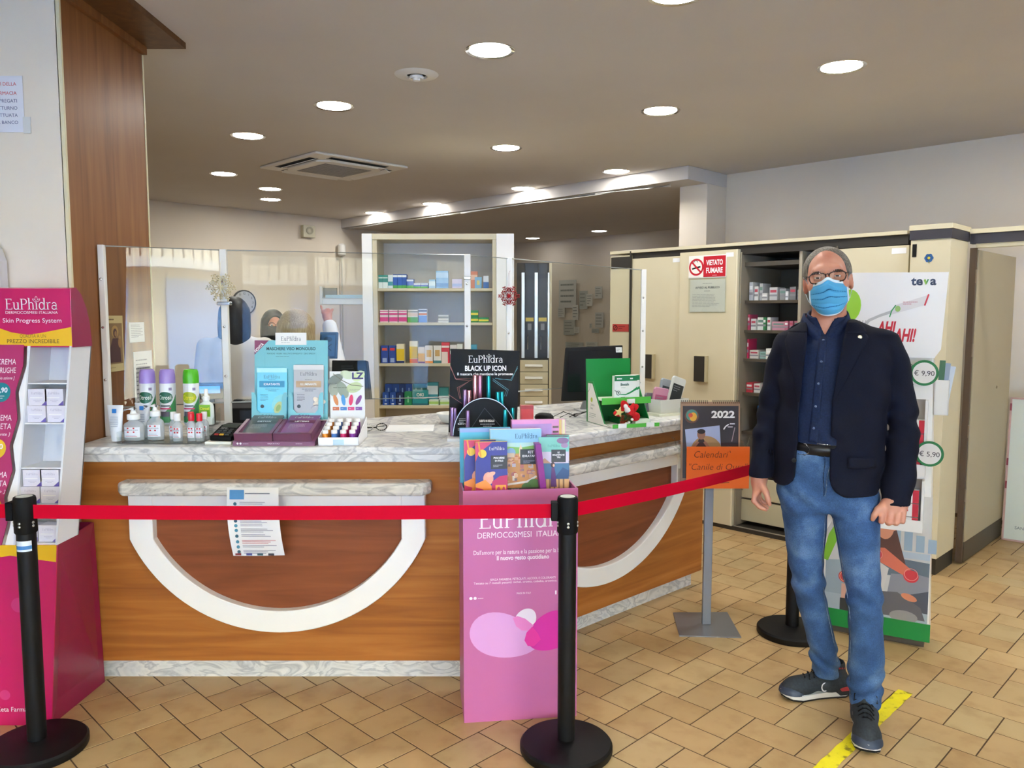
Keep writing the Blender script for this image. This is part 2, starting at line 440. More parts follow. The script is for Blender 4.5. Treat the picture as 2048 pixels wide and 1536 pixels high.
# left partition with its wood facing
wl_ = G().box(-6, -1.812, 3.25, 3.97, 0, ZC, PAINT).build('wall_left', kind='structure', label='white wall end with a wood veneered side')
G().box(-1.812, -1.80, 3.262, 3.962, 0, 2.86, WALNUT).build('wood_panel', parent=wl_, label='brown wood veneer panel')
G().box(-1.815, -1.797, 3.25, 3.262, 0, 2.86, mat('#d8cfae', .5)).build('edge_strip', parent=wl_)
G().box(-1.815, -1.797, 3.962, 3.974, 0, 2.86, mat('#d8cfae', .5)).build('edge_strip', parent=wl_)
cr = G().box(-2.2, -1.595, 2.2, 3.99, 2.851, ZC, WALND).build('trim_2', kind='structure', label='brown wood crown board under the ceiling')
G().box(-1.80, -1.775, 2.2, 3.965, 2.815, 2.851, WALNUT).build('crown_batten', parent=cr)
# street side, behind the camera
FY = -2.2
wf = G()
for x0, x1 in ((-6, -3.3), (-0.75, -0.5), (1.25, 1.5), (4.3, 9)): wf.box(x0, x1, FY-0.2, FY, 0, ZC, PAINT)
wf.box(-3.3, 4.3, FY-0.2, FY, 2.5, ZC, PAINT); wf.box(-3.3, -0.75, FY-0.2, FY, 0, 0.35, PAINT); wf.box(1.5, 4.3, FY-0.2, FY, 0, 0.35, PAINT)
wf.build('wall_front', kind='structure')
for n, (x0, x1, z0) in enumerate(((-3.3, -0.75, .35), (1.5, 4.3, .35)), 1):
    w = thing('window_%d' % n, (0, 0, 0), kind='structure')
    f = G()
    for a, b in ((x0, x0+.06), ((x0+x1)/2-.03, (x0+x1)/2+.03), (x1-.06, x1)): f.box(a, b, FY-.14, FY-.08, z0, 2.5, GREYM)
    f.box(x0, x1, FY-.14, FY-.08, z0, z0+.06, GREYM); f.box(x0, x1, FY-.14, FY-.08, 2.44, 2.5, GREYM)
    f.build('window_frame', parent=w)
    for a, b in ((x0+.06, (x0+x1)/2-.03), ((x0+x1)/2+.03, x1-.06)): G().box(a, b, FY-.115, FY-.105, z0+.06, 2.44, PLEXI).build('pane', parent=w)
d = thing('door_1', kind='structure')
f = G()
for a, b in ((-.5, -.42), (.33, .41), (1.17, 1.25)): f.box(a, b, FY-.14, FY-.08, 0, 2.5, GREYM)
f.box(-.5, 1.25, FY-.14, FY-.08, 0, .1, GREYM); f.box(-.5, 1.25, FY-.14, FY-.08, 2.42, 2.5, GREYM); f.build('door_frame', parent=d)
for a, b in ((-.42, .33), (.41, 1.17)): G().box(a, b, FY-.115, FY-.105, .1, 2.42, PLEXI).build('pane', parent=d)
G().box(-6.2, -6, FY-.2, 12, 0, ZC, PAINT).build('wall_side', kind='structure')
G().box(9, 9.2, FY-.2, 8, 0, ZC, PAINT).build('wall_far_side', kind='structure')
# the street outside, seen only in the screens' reflections
G().box(-30, 30, -14, FY-.2, -.3, -.13, mat('#8b8986', .9)).build('ground', kind='structure')
hb = thing('street_house', (0, -11, 0), label='cream house with balconies across the street behind the camera', cat='building')
G().box(-16, 16, -3, 0, -.13, 7, mat('#d8cbb2', .85)).build('wall', parent=hb)
for k in range(7): G().box(-9+2.7*k, -7+2.7*k, -.02, .04, .1, 2.05, mat('#6f9fd8', .4)).build('sky_reflect_panel', parent=hb)  # added flat blue panels, coloured like reflected sky to tint the screen reflection
G().box(-9, 9, 0, 1.0, 2.25, 2.45, mat('#cfc9bf', .8)).build('balcony', parent=hb)
rl = G().tube([(-9, .95, 3.45), (9, .95, 3.45)], .03, DARKB, 6)
for k in range(91): rl.box(-9+.2*k-.012, -9+.2*k+.012, .94, .96, 2.45, 3.45, DARKB)
rl.build('railing', parent=hb)
for k in range(6): G().box(-8+3*k, -6.8+3*k, -.02, .03, 3.0 if k % 2 else 2.5, 5.2, mat('#5a6b6e', .3)).build('window', parent=hb)

# ---------------------------------------------------------------- ceiling lamps and devices
LAMPM = mat((1.0, 0.98, 0.92), 0.5, emit=LAMP)
LAMPW = mat((1.0, 0.98, 0.93), 0.5, emit=LAMP*0.2)
LAMPY = mat((1.0, 0.96, 0.70), 0.5, emit=LAMP*0.6)
def downlight(x, y, z, lab, r=0.105, m=None):
    t = thing('ceiling_downlight', (x, y, z), label=lab, cat='ceiling light', group='round recessed ceiling lights')
    g = G(); g.lathe([(r, 0.0), (r+.018, -.004), (r+.022, -.001), (r+.022, .0), (r, .0)], CHROME, seg=32, cap=False); g.build('rim', parent=t, smooth=True)
    G().lathe([(0.001, -.0015), (r, -.001)], m or LAMPM, seg=24, cap=False).build('diffuser', parent=t)
LB = [(980, 101, 'round ceiling light nearest the camera, just right of the round air valve', None),
      (1683, 134, 'round ceiling light farthest right, above the man', None),
      (668, 212, 'round ceiling light left of the round air valve, above the ceiling air conditioner', None),
      (1321, 222, 'round ceiling light second largest of the right hand row', None),
      (496, 272, 'round ceiling light left of the ceiling air conditioner', None),
      (1012, 296, 'round ceiling light in the middle, right of the air conditioner', None),
      (447, 348, 'round ceiling light farthest left, nearest the wood column', None),
      (1232, 343, 'round ceiling light close to the beam near the white pier', None),
      (540, 378, 'yellowish round ceiling light above another one on the left', 'y'),
      (541, 399, 'round ceiling light just below the yellowish one on the left', None),
      (1044, 377, 'round ceiling light third from the pier along the beam', None),
      (864, 408, 'round ceiling light along the beam above the tall white shelf', None),
      (748, 426, 'smallest round ceiling light at the left end of the beam', None),
      (1352, -12, 'round ceiling light at the top edge of the picture', None)]
def unp(px, py, z):
    c, s = 0.99632, 0.08576; uu = (px-1024)/1580; v = (768-py)/1580; t = (z-1.55)/(-s+v*c); return uu*t, (c+v*s)*t
for px, py, lab, y in LB:
    x, yy = unp(px, py, ZC); downlight(x, yy, ZC, lab, m=LAMPY if y else None)
for px, py, lab in ((1080, 478, 'small round light in the lower ceiling behind the beam, left one'), (1213, 464, 'small round light in the lower ceiling behind the beam, right one')):
    x, yy = unp(px, py, 2.76); downlight(x-.12, yy-.12, 2.76, lab, m=LAMPW)
for x, yy, lab in ((2.3, 1.6, 'round ceiling light behind the camera on the right'), (-1.0, 1.7, 'round ceiling light behind the camera on the left'), (3.4, 2.6, 'round ceiling light outside the picture on the right'), (3.05, 4.15, 'added unseen fill light by the end cabinet'), (4.4, 3.6, 'added unseen fill light farthest to the right')):  # last two are added out of view to brighten the right wall and cabinets
    downlight(x, yy, ZC, lab)
# air valve
x, y = unp(833, 149, ZC)
t = thing('air_valve', (x, y, ZC), label='round white ceiling air valve with concentric rings', cat='air vent')
G().lathe([(.055, 0), (.06, -.012), (.115, -.006), (.122, 0)], WHITE, seg=36, cap=False).build('flange', parent=t, smooth=True)
G().lathe([(.001, -.0008), (.056, -.0008)], BLACKM, seg=24, cap=False).build('opening', parent=t)
for r, z in ((.018, -.03), (.036, -.022)): G().lathe([(r-.014, z), (r, z-.004), (r+.005, z+.008), (r-.004, z+.02)], WHITE, seg=28, cap=(r < .02)).build('cone', parent=t, smooth=True)
# cassette air conditioner
x, y = unp(668, 332, ZC)
t = thing('air_conditioner', (x, y, ZC), RW, label='square white ceiling cassette air conditioner with grey grille', cat='air conditioner')
W2 = .47
G().prism([(-W2, -W2), (W2, -W2), (W2, W2), (-W2, W2)], -.022, 0, WHITE, 'z').build('panel', parent=t, bevel=.012)
for k in range(4):
    g = G(); g.T = Matrix.Rotation(PI/2*k, 4, 'Z'); g.box(-.29, .29, -.42, -.335, -.0235, -.0215, mat('#3c3d40', .6))
    g.build('air_slot', parent=t)
    g = G(); g.T = Matrix.Rotation(PI/2*k, 4, 'Z') @ Matrix.Translation((0, -.372, -.03)) @ Matrix.Rotation(R(20), 4, 'X'); g.box(-.285, .285, -.032, .032, -.003, .003, WHITE)
    g.build('flap', parent=t)
g = G()
oct_ = [(-.33, -.24), (-.24, -.33), (.24, -.33), (.33, -.24), (.33, .24), (.24, .33), (-.24, .33), (-.33, .24)]
g.prism([(a, b) for a, b in oct_], -.04, -.022, WHITE, 'z'); g.build('centre_frame', parent=t, bevel=.006)
gr_ = G().box(-.235, .235, -.235, .235, -.043, -.0405, mat('#8f8e90', .6)).build('grille', parent=t)
for k in range(14): G().box(-.225, .225, -.22+.032*k, -.22+.032*k+.018, -.0455, -.043, mat('#a5a4a5', .6)).build('slat', parent=gr_)

# ---------------------------------------------------------------- small fittings on the back wall
def on_back(px, z):       # point on the back wall seen near image column px
    k = (px-1024)/1580/1.0037; yy = 13.42/(1-k); return k*yy, yy, z
BRZ = R(45)
x, y, z = on_back(487, 1.72)
t = thing('wall_clock', (x+.012, y-.012, z), BRZ, label='round grey wall clock behind the long haired assistant', cat='clock')
g = G(); g.T = Matrix.Rotation(R(90), 4, 'X'); g.lathe([(.001, .02), (.14, .02), (.15, .03), (.158, .02), (.158, 0)], mat('#55585c', .4), seg=36); g.build('case', parent=t, smooth=True)
g = G(); g.T = Matrix.Rotation(R(90), 4, 'X'); g.lathe([(.001, .0215), (.141, .0215)], mat('#b9bbc0', .6), seg=36, cap=False); g.build('dial', parent=t)
g = G()
for k in range(1, 13):
    a = PI/2 - k*PI/6; g.text(str(k), .112*math.cos(a), .112*math.sin(a)-.012, .026, -.0225, BLACK)
g.build('numerals', parent=t)
g = G().ribbon([(0, 0), (-.05, .04)], .008, -.024, BLACK).ribbon([(0, 0), (.02, -.1)], .006, -.0245, BLACK); g.build('hands', parent=t)
x, y, z = on_back(620, 2.68)
t = thing('alarm_sounder', (x, y-.03, z), BRZ, label='small cream wall box with round sounder near ceiling', cat='alarm')
G().box(-.09, .09, -.05, .03, -.09, .07, mat('#c3bda3', .5)).build('case', parent=t, bevel=.006)
g = G(); g.T = Matrix.Rotation(R(90), 4, 'X'); g.lathe([(.03, .05), (.05, .055), (.05, .062), (.028, .06)], mat('#9b967f', .5), seg=20, cap=False); g.build('ring', parent=t, smooth=True)
x, y, z = on_back(682, 2.46)
t = thing('motion_sensor', (x+.04, y-.06, z), BRZ, label='small white motion sensor at the wall corner with thin cable', cat='sensor')
G().lathe([(.03, -.09), (.055, -.07), (.055, .06), (.03, .08)], WHITE, seg=14).build('case', parent=t, smooth=True)
G().box(-.008, .008, .0, .02, -1.6, -.09, mat('#bdb8ac', .6)).build('cable_duct', parent=t)

# ---------------------------------------------------------------- counter
CT = 1.02            # worktop height
AR = R(43); ux, uy = math.cos(AR), math.sin(AR); C0 = (-0.215, 3.293)
def corner(d, dr=None):      # corner of the counter front, pushed out by d (front) and dr (side)
    dr = d if dr is None else dr
    px, py = C0[0] + dr*uy, C0[1] - dr*ux
    t = (C0[1] - d - py)/uy
    return px + t*ux, C0[1] - d
def along(t, d, back=0.0):
    return C0[0] + d*uy + t*ux - back*uy, C0[1] - d*ux + t*uy + back*ux
LEN = 1.74
ck = corner(0.05)
cf = thing('shop_counter', (-1.0, 3.24, 0), label='cherry wood counter front with white smile arch facing the camera', cat='counter')
G().box(-1.80+1.0, ck[0]+1.0, 0, .03, .092, .955, CHERRY).build('front_panel', parent=cf, bevel=.001)
cp = corner(0)
G().box(-1.80+1.0, cp[0]+1.0, .05, .08, 0, .1, MARBLE).build('plinth', parent=cf)
cs = thing('shop_counter', (*along(0, .05), 0), AR, label='cherry wood counter side with white arch running away to the right', cat='counter')
e0 = -(along(0, .05)[0] - ck[0])/ux
G().box(e0+.025, LEN, 0, .03, .092, .955, CHERRY).build('front_panel', parent=cs, bevel=.001)
G().box(LEN-.03, LEN, .03, .68, .092, .955, CHERRY).build('end_panel', parent=cs)
G().box(.0, LEN-.03, .05, .08, 0, .1, MARBLE).build('plinth', parent=cs)
G().box(LEN-.06, LEN-.03, .08, .66, 0, .1, MARBLE).build('plinth', parent=cs)
def smile(parent, cx, hw, dark):
    """marble ledge over a white band that hangs like a smile, darker wood inside"""
    lo = .0
    def outline(hwid, ztop, zc, rb):
        R_ = None
        # straight sides, then a circle arc
        h = .632 - rb; rad = (hwid*hwid + h*h)/(2*h); cz = rb + rad
        a = math.degrees(math.asin(hwid/rad)); pts = [(-hwid, ztop)]
        pts += [(cx*0 + rad*math.sin(R(q)), cz - rad*math.cos(R(q))) for q in np.linspace(-a, a, 41)]
        return [(cx + p[0], p[1]) for p in pts] + [(cx + hwid, ztop)]
    o = outline(hw, .845, 0, .235); i = outline(hw-.098, .845, 0, .327)
    g = G(); g.ring(o, i, -.05, 0, ENAMEL); g.box(cx-hw+.098, cx+hw-.098, -.05, 0, .755, .845, ENAMEL)
    g.build('arch_band', parent=parent, bevel=.004, label='white lacquered arch band')
    inn = outline(hw-.098, .76, 0, .327)
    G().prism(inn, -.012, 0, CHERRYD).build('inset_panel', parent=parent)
    G().prism(arcled(cx, hw+.028), .825, .878, MARBLE, 'z').build('ledge', parent=parent, bevel=.016, seg=3)
def arcled(cx, hw):
    return [(cx-hw, -.002), (cx-hw, -.07), (cx-hw+.03, -.115), (cx+hw-.03, -.115), (cx+hw, -.07), (cx+hw, -.002)]
smile(cf, -.968+1.0, .610, True)
smile(cs, LEN/2-.02, .66, True)
# continuous worktop, two layers
def top_poly(d, end, backo):
    fl_ = (-1.795, C0[1]-d); k = corner(d, d+.055); er = along(LEN+end, d+.055); eb = along(LEN+end, d, .80)
    bb = along(-.30, d, .80); return [fl_, k, er, eb, (bb[0], C0[1]+.70), (-1.795, C0[1]+.70)]
wt = thing('worktop', (0, 0, 0), label='white and grey veined marble worktop bending round the counter', cat='worktop')
G().prism(top_poly(.125, .05, 0), .988, CT, MARBLE, 'z').build('top_slab', parent=wt, bevel=.008)
G().prism(top_poly(.105, .03, 0), .955, .988, MARBLE, 'z').build('under_slab', parent=wt, bevel=.004)
# notice taped below the ledge
t = thing('paper_notice', (-1.04, 3.123, .83), R(-1), label='curling white information sheet taped to the counter ledge', cat='paper')
g = G(); N = 14; W_, H_ = .208, .29
vs = []; fs = []
for j in range(N+1):
    for i in range(7):
        s_ = i/6 - .5; q = j/N
        vs.append((s_*W_ + .006*q, -.002 - .016*math.sin(PI*q)*(.4 + s_*s_*3) + .03*q*q + .02*max(0, s_)*q, .035 - q*H_))
        if i and j: k = j*7+i; fs.append((k-8, k-7, k, k-1))
g.add(vs, fs, PAPER); g.build('sheet', parent=t, smooth='all')
g = G(); yy = -.0185
def shy(z): q = (.035 - z)/H_; return -.0055 - .016*math.sin(PI*q)*(.72) + .03*q*q
for a, b, c, dd, m_ in ((-.092, -.034, -.012, .026, '#4f8fc9'),): 
    vs = [(a, shy(c), c), (b, shy(c), c), (b, shy(dd), dd), (a, shy(dd), dd)]; g.add(vs, [(0, 1, 2, 3)], mat(m_, .6))
for r_, z in enumerate((-.03, -.05, -.075, -.1, -.12, -.14, -.165, -.19, -.213, -.235)):
    col = mat('#4a8aa6' if r_ % 3 else '#35606f', .6)
    vs = [(-.07 + .007*math.cos(2*PI*k/12), shy(z)-.001, z + .007*math.sin(2*PI*k/12)) for k in range(12)]; g.add(vs, [tuple(range(12))], col)
    for k in range(3 if r_ % 2 else 2):
        zz = z + .005 - .0065*k; L_ = .14*random.uniform(.6, 1)
        vs = [(-.052, shy(zz), zz), (-.052+L_, shy(zz), zz), (-.052+L_, shy(zz), zz+.002), (-.052, shy(zz), zz+.002)]
        g.add(vs, [(0, 1, 2, 3)], mat('#c86a78' if r_ == 7 else '#8a8aa0', .7))
for k, c_ in enumerate(('#7b2430', '#4a4a8a', '#30545c', '#334')):
    a = -.088+.045*k; z = -.252; g.add([(a, shy(z), z), (a+.024, shy(z), z), (a+.024, shy(z), z+.009), (a, shy(z), z+.009)], [(0, 1, 2, 3)], mat(c_, .6))
vs = [(-.03, shy(.012)-.001, .010), (.07, shy(.012)-.001, .010), (.07, shy(.014)-.001, .013), (-.03, shy(.014)-.001, .013)]
g.add(vs, [(0, 1, 2, 3)], mat('#44506e', .7))
g.build('printing', parent=t)

# ---------------------------------------------------------------- belt barrier
def stanchion(x, y, lab, rz=0.0, tag_=False, htop=.925):
    t = thing('stanchion', (x, y, 0), rz, label=lab, cat='barrier post', group='black belt barrier posts')
    G().lathe([(.162, 0), (.165, .006), (.165, .026), (.158, .034), (.06, .044), (.04, .046)], BLACK, seg=48).build('base', parent=t, smooth=True)
    G().lathe([(.0315, .044), (.0315, .80), (.030, .80)], BLACK, seg=28).build('pole', parent=t, smooth=True)
    h = G().lathe([(.0335, .795), (.0365, .80), (.0365, htop-.012), (.034, htop-.002), (.030, htop), (.001, htop-.004)], BLACKM, seg=28).build('head', parent=t, smooth=True)
    G().lathe([(.001, htop-.001), (.027, htop-.0005)], mat('#cfd2c8', .4), seg=24, cap=False).build('cap_insert', parent=h)
    for a in (R(200), R(270), R(340)):
        for z in (.835, .823): G().lathe([(.001, .003), (.004, .002), (.005, 0)], ALU, c=(0, 0, 0), seg=8, cap=False).build('screw', parent=h, loc=(.0362*math.cos(a), .0362*math.sin(a), z), rot=(R(90), 0, a+R(90)))
    G().box(-.058, -.033, -.02, .02, .84, .905, BLACKM).build('belt_clip', parent=t, bevel=.003)
    if tag_:
        g = G()
        for k in range(9):
            a0 = R(230+11*k); a1 = R(230+11*(k+1)); r = .0322
            g.add([(r*math.cos(a0), r*math.sin(a0), .735), (r*math.cos(a1), r*math.sin(a1), .735), (r*math.cos(a1), r*math.sin(a1), .772), (r*math.cos(a0), r*math.sin(a0), .772)], [(0,1,2,3)], mat('#d5dde6', .5))
            g.add([(r*1.01*math.cos(a0), r*1.01*math.sin(a0), .742), (r*1.01*math.cos(a1), r*1.01*math.sin(a1), .742), (r*1.01*math.cos(a1), r*1.01*math.sin(a1), .755), (r*1.01*math.cos(a0), r*1.01*math.sin(a0), .755)], [(0,1,2,3)], mat('#3f7fc0', .5))
        g.build('sticker', parent=t, label='small white and blue sticker')
    return t
stanchion(-1.70, 2.709, 'black barrier post in front of the pink floor display on the left', 0, True)
stanchion(0.194, 2.709, 'black barrier post in front of the lilac cardboard display')
stanchion(1.37, 3.75, 'black barrier post behind the man', R(60))
def belt(p, q, lab, sag=0.0, z=.872, hh=.0245):
    g = G(); n = 14; P_, Q_ = Vector(p), Vector(q); vs = []; fs = []
    dirv = (Q_-P_).normalized(); nn = Vector((-dirv.y, dirv.x))*.0008
    for k in range(n+1):
        t = k/n; c = P_.lerp(Q_, t); zz = z - sag*4*t*(1-t)
        for s_, dz in ((1, -hh), (1, hh), (-1, hh), (-1, -hh)): vs.append((c.x+nn.x*s_, c.y+nn.y*s_, zz+dz))
        if k:
            o = 4*(k-1); fs += [(o+i, o+(i+1) % 4, o+4+(i+1) % 4, o+4+i) for i in range(4)]
    g.add(vs, fs, REDB); return g.build('barrier_belt', label=lab, cat='belt', group='red barrier belts')
belt((-1.665, 2.70), (.137, 2.709), 'red belt stretched across in front of the counter', .006)
belt((.228, 2.735), (1.335, 3.735), 'red belt running back towards the man', .012)
belt((-2.9, 2.705), (-1.758, 2.709), 'red belt leaving the picture at the left edge', .004)
t = G(); pts = [(1.603, 3.121), (1.077, 2.596), (.75, 2.27)]
v = []; 
n = 30
for k in range(n+1):
    s_ = k/n; x = 1.63 + (.70-1.63)*s_; y = 3.15 + (2.22-3.15)*s_; w_ = .0285 + .0015*math.sin(k*2.3)
    v += [(x - w_*.707, y + w_*.707, .0008 + .0006*(k % 3)), (x + w_*.707, y - w_*.707, .0008 + .0006*((k+1) % 3))]
t.add(v, [(2*k, 2*k+1, 2*k+3, 2*k+2) for k in range(n)], noise_mat('yellow_tape', [(.32, '#8a7a10'), (.42, '#e8d90a'), (.7, '#f2e40c')], (1, 1, 1), nscale=26, detail=8, rough=.5))
t.build('floor_tape', label='scuffed yellow tape stripe on the floor under the shoe', cat='tape')
# ---------------------------------------------------------------- clear screen standing on the counter
PST = [(-1.784, 3.47, 1.858), (-1.338, 3.70, 1.858), (-.222, 3.96, 1.855), (-.016, 4.20, 1.856), (.80, 4.84, 1.832)]
scr = thing('counter_screen', (-.8, 3.9, CT), label='clear plastic screen with white metal posts standing on the worktop', cat='screen')
def rel(x, y, z): return (x+.8, y-3.9, z-CT)
for k, (x, y, z) in enumerate(PST):
    g = G(); w_ = .0155 if k else .013
    g.box(-w_, w_, -.012, .012, 0, z-CT, WHITE)
    p = g.build('post', parent=scr, loc=rel(x, y, CT), bevel=.002)
    for zz in ((.33, .56, .77) if k < 3 else (.3, .52, .72)):
        G().lathe([(.001, .005), (.005, .004), (.007, 0)], CHROME, seg=10, cap=False).build('screw', parent=p, loc=(-.002, -.0125, zz-.08), rot=(R(90), 0, 0))
G().box(-.03, .03, -.018, .018, 0, .016, CHROME).build('clamp', parent=scr, loc=rel(PST[1][0], PST[1][1]-.006, 1.60), bevel=.003)
G().box(-.018, .018, -.016, .016, 0, .016, CHROME).build('clamp', parent=scr, loc=rel(PST[2][0], PST[2][1]-.006, 1.73), bevel=.003)
for k in range(4):
    x0, y0, z0 = PST[k]; x1, y1, z1 = PST[k+1]
    g = G(); n = 14 if k == 0 else 6; vs = []; fs = []
    L_ = math.hypot(x1-x0, y1-y0); dx, dy = (x1-x0)/L_, (y1-y0)/L_; nx, ny = -dy, dx
    bow = .0022 if k == 0 else .003
    NZ = 6
    for j in range(NZ+1):
        for i in range(n+1):
            t = i/n; q = j/NZ
            b = bow*math.sin(PI*t)*(1 - .6*q) + (.003*math.sin(PI*q) if k == 0 else .002*math.sin(2*PI*q))
            zz = 1.145 + (z0 + (z1-z0)*t - .004 - 1.145)*q
            vs.append(rel(x0+dx*L_*t+nx*b, y0+dy*L_*t+ny*b, zz))
            if i and j: o = j*(n+1)+i; fs.append((o-n-2, o-n-1, o, o-1))
    g.add(vs, fs, PLEXB if k == 0 else PLEXI); g.build('pane', parent=scr, smooth='all')
    for nm, zz0, zz1, th in (('top_edge', z0-.004, z1-.004, .0035), ('bottom_edge', 1.145, 1.145, .0045)):
        G().tube([rel(x0, y0, zz0), rel(x1, y1, zz1)], th, mat('#a8aaa6', .3, .2), 6).build(nm, parent=scr)
def snowflake(loc, r, m, lab, hang=0):
    t = thing('snowflake_ornament', loc, label=lab, cat='ornament')
    g = G()
    for k in range(12):
        a = 2*PI*k/12; rr = r*(1 if k % 2 == 0 else .78); c, s_ = math.cos(a), math.sin(a)
        g.tube([(0, 0, 0), (rr*c, -.004*(k % 2), rr*s_)], [.003, .002], m, 5)
        for q in (.45, .65, .85):
            for sg in (-1, 1):
                b = a + sg*R(45); L_ = r*.2*(1.25-q*.6)
                p0 = (rr*q*c, -.002, rr*q*s_); p1 = (p0[0]+L_*math.cos(b), -.008*sg, p0[2]+L_*math.sin(b))
                g.tube([p0, p1], .0019, m, 4); g.lathe([(.0005, -.0042), (.0045, 0), (.0005, .0042)], m, c=p1, seg=5, cap=False)
    g.build('crystal', parent=t)
    G().tube([(0, 0, r*.9), (0, 0, r*.9+hang), (.006, .004, r*.9+hang+.012)], .001, m, 5).build('loop', parent=t)
snowflake((-1.345, 3.675, 1.682), .068, mat('#e2d8b4', .35, .35), 'gold glitter snowflake hung on the second screen post', .05)
snowflake((-.016, 4.18, 1.655), .055, mat('#b3222b', .2, .4), 'red snowflake hung on the fourth screen post', .07)

# ---------------------------------------------------------------- small goods builders
def carton(name, x, y, z, w, h, d, body, lab, cat='box', rz=0.0, group=None, deco=None, lean=0.0):
    """a carton whose printed front faces -y; (x, y) is the middle of its front bottom edge"""
    g = G(); g.box(-w/2, w/2, 0, d, 0, h, body)
    if deco: deco(g, w, h)
    return g.build(name, loc=(x, y, z), rot=(lean, 0, rz), label=lab, cat=cat, group=group)
def bands(*bs):
    """print a front in bands: (z0, z1, colour) as fractions, optional x0, x1"""
    def f(g, w, h):
        for k, b in enumerate(bs):
            x0, x1 = (b[3], b[4]) if len(b) > 3 else (0, 1)
            g.rect(-w/2+w*x0, -w/2+w*x1, h*b[0], h*b[1], -.0006-.0002*k, mat(b[2], .45))
    return f
def bottle_clear(x, y, lab, r=.021, h=.09, cap='#d8192f', pump=False, sx=1.0, sy=.7, group='clear gel bottles in the acrylic tray'):
    t = thing('gel_bottle', (x, y, CT+.006), label=lab, cat='bottle', group=group)
    liquid = mat('#d7dee6', .15, spec=.6)
    G().lathe([(r*.9, 0), (r, .004), (r, h*.72), (r*.9, h*.82), (r*.5, h*.93), (r*.42, h)], GEL, seg=20, sx=sx, sy=sy).build('body', parent=t, smooth=True)
    if pump:
        G().lathe([(r*.55, h), (r*.6, h+.002), (r*.6, h+.022), (r*.3, h+.026), (r*.22, h+.04)], mat('#eceef0', .35), seg=16).build('collar', parent=t, smooth=True)
        G().tube([(.012, 0, h+.043), (0, 0, h+.046), (-.035, -.005, h+.042), (-.042, -.006, h+.035)], [.006, .008, .0055, .004], mat('#eceef0', .35), 8).build('pump_head', parent=t, smooth=True)
    else:
        G().lathe([(r*.62, h-.003), (r*.66, h), (r*.66, h+.026), (r*.6, h+.029), (.001, h+.029)], mat(cap, .35), seg=16).build('cap', parent=t, smooth=True)
    g = G(); w_ = r*1.25*sx; y_ = -r*sy - .0006
    z0, z1 = h*.16, h*.66
    n = 6
    vs = []; fs = []
    for k in range(n+1):
        a = R(-90-48+96*k/n); vs += [((r+.0006)*sx*math.cos(a), (r+.0006)*sy*math.sin(a), z0), ((r+.0006)*sx*math.cos(a), (r+.0006)*sy*math.sin(a), z1)]
    g.add(vs, [(2*k, 2*k+2, 2*k+3, 2*k+1) for k in range(n)], mat('#e3e5ec', .5))
    for a, b in ((-.4, .2), (.25, .2), (-.4, -.2), (.25, -.2)):
        g.rect(w_*(a*.7)-.002, w_*(a*.7)+.005, (z0+z1)/2+h*.09*np.sign(b)-.002+h*.1, (z0+z1)/2+h*.09*np.sign(b)+.004+h*.1, y_-.001, mat('#c5202f', .5))
    g.text('AMUCHINA', 0, (z0+z1)/2+h*.1-.001, .0045, y_-.0012, mat('#33406e', .5), w=w_*1.1)
    g.rect(-w_*.45, w_*.45, z0+h*.05, z0+h*.065, y_-.001, mat('#c5202f', .5)); g.rect(-w_*.45, w_*.35, z0+h*.1, z0+h*.115, y_-.001, mat('#8b93ad', .5))
    g.build('bottle_label', parent=t, label='white label with red dots')
    return t
GEL = noise_mat('clear_gel', [(.3, '#d3dae0'), (.7, '#e2e7ea')], (1, 1, 1), nscale=20, rough=.08, spec=.7)
nd_, lk_ = GEL.node_tree.nodes, GEL.node_tree.links
tr_ = nd_.new('ShaderNodeBsdfTransparent'); mx_ = nd_.new('ShaderNodeMixShader'); mx_.inputs[0].default_value = .45
lk_.new(tr_.outputs[0], mx_.inputs[1]); lk_.new(nd_['Principled BSDF'].outputs[0], mx_.inputs[2]); lk_.new(mx_.outputs[0], nd_['Material Output'].inputs[0])

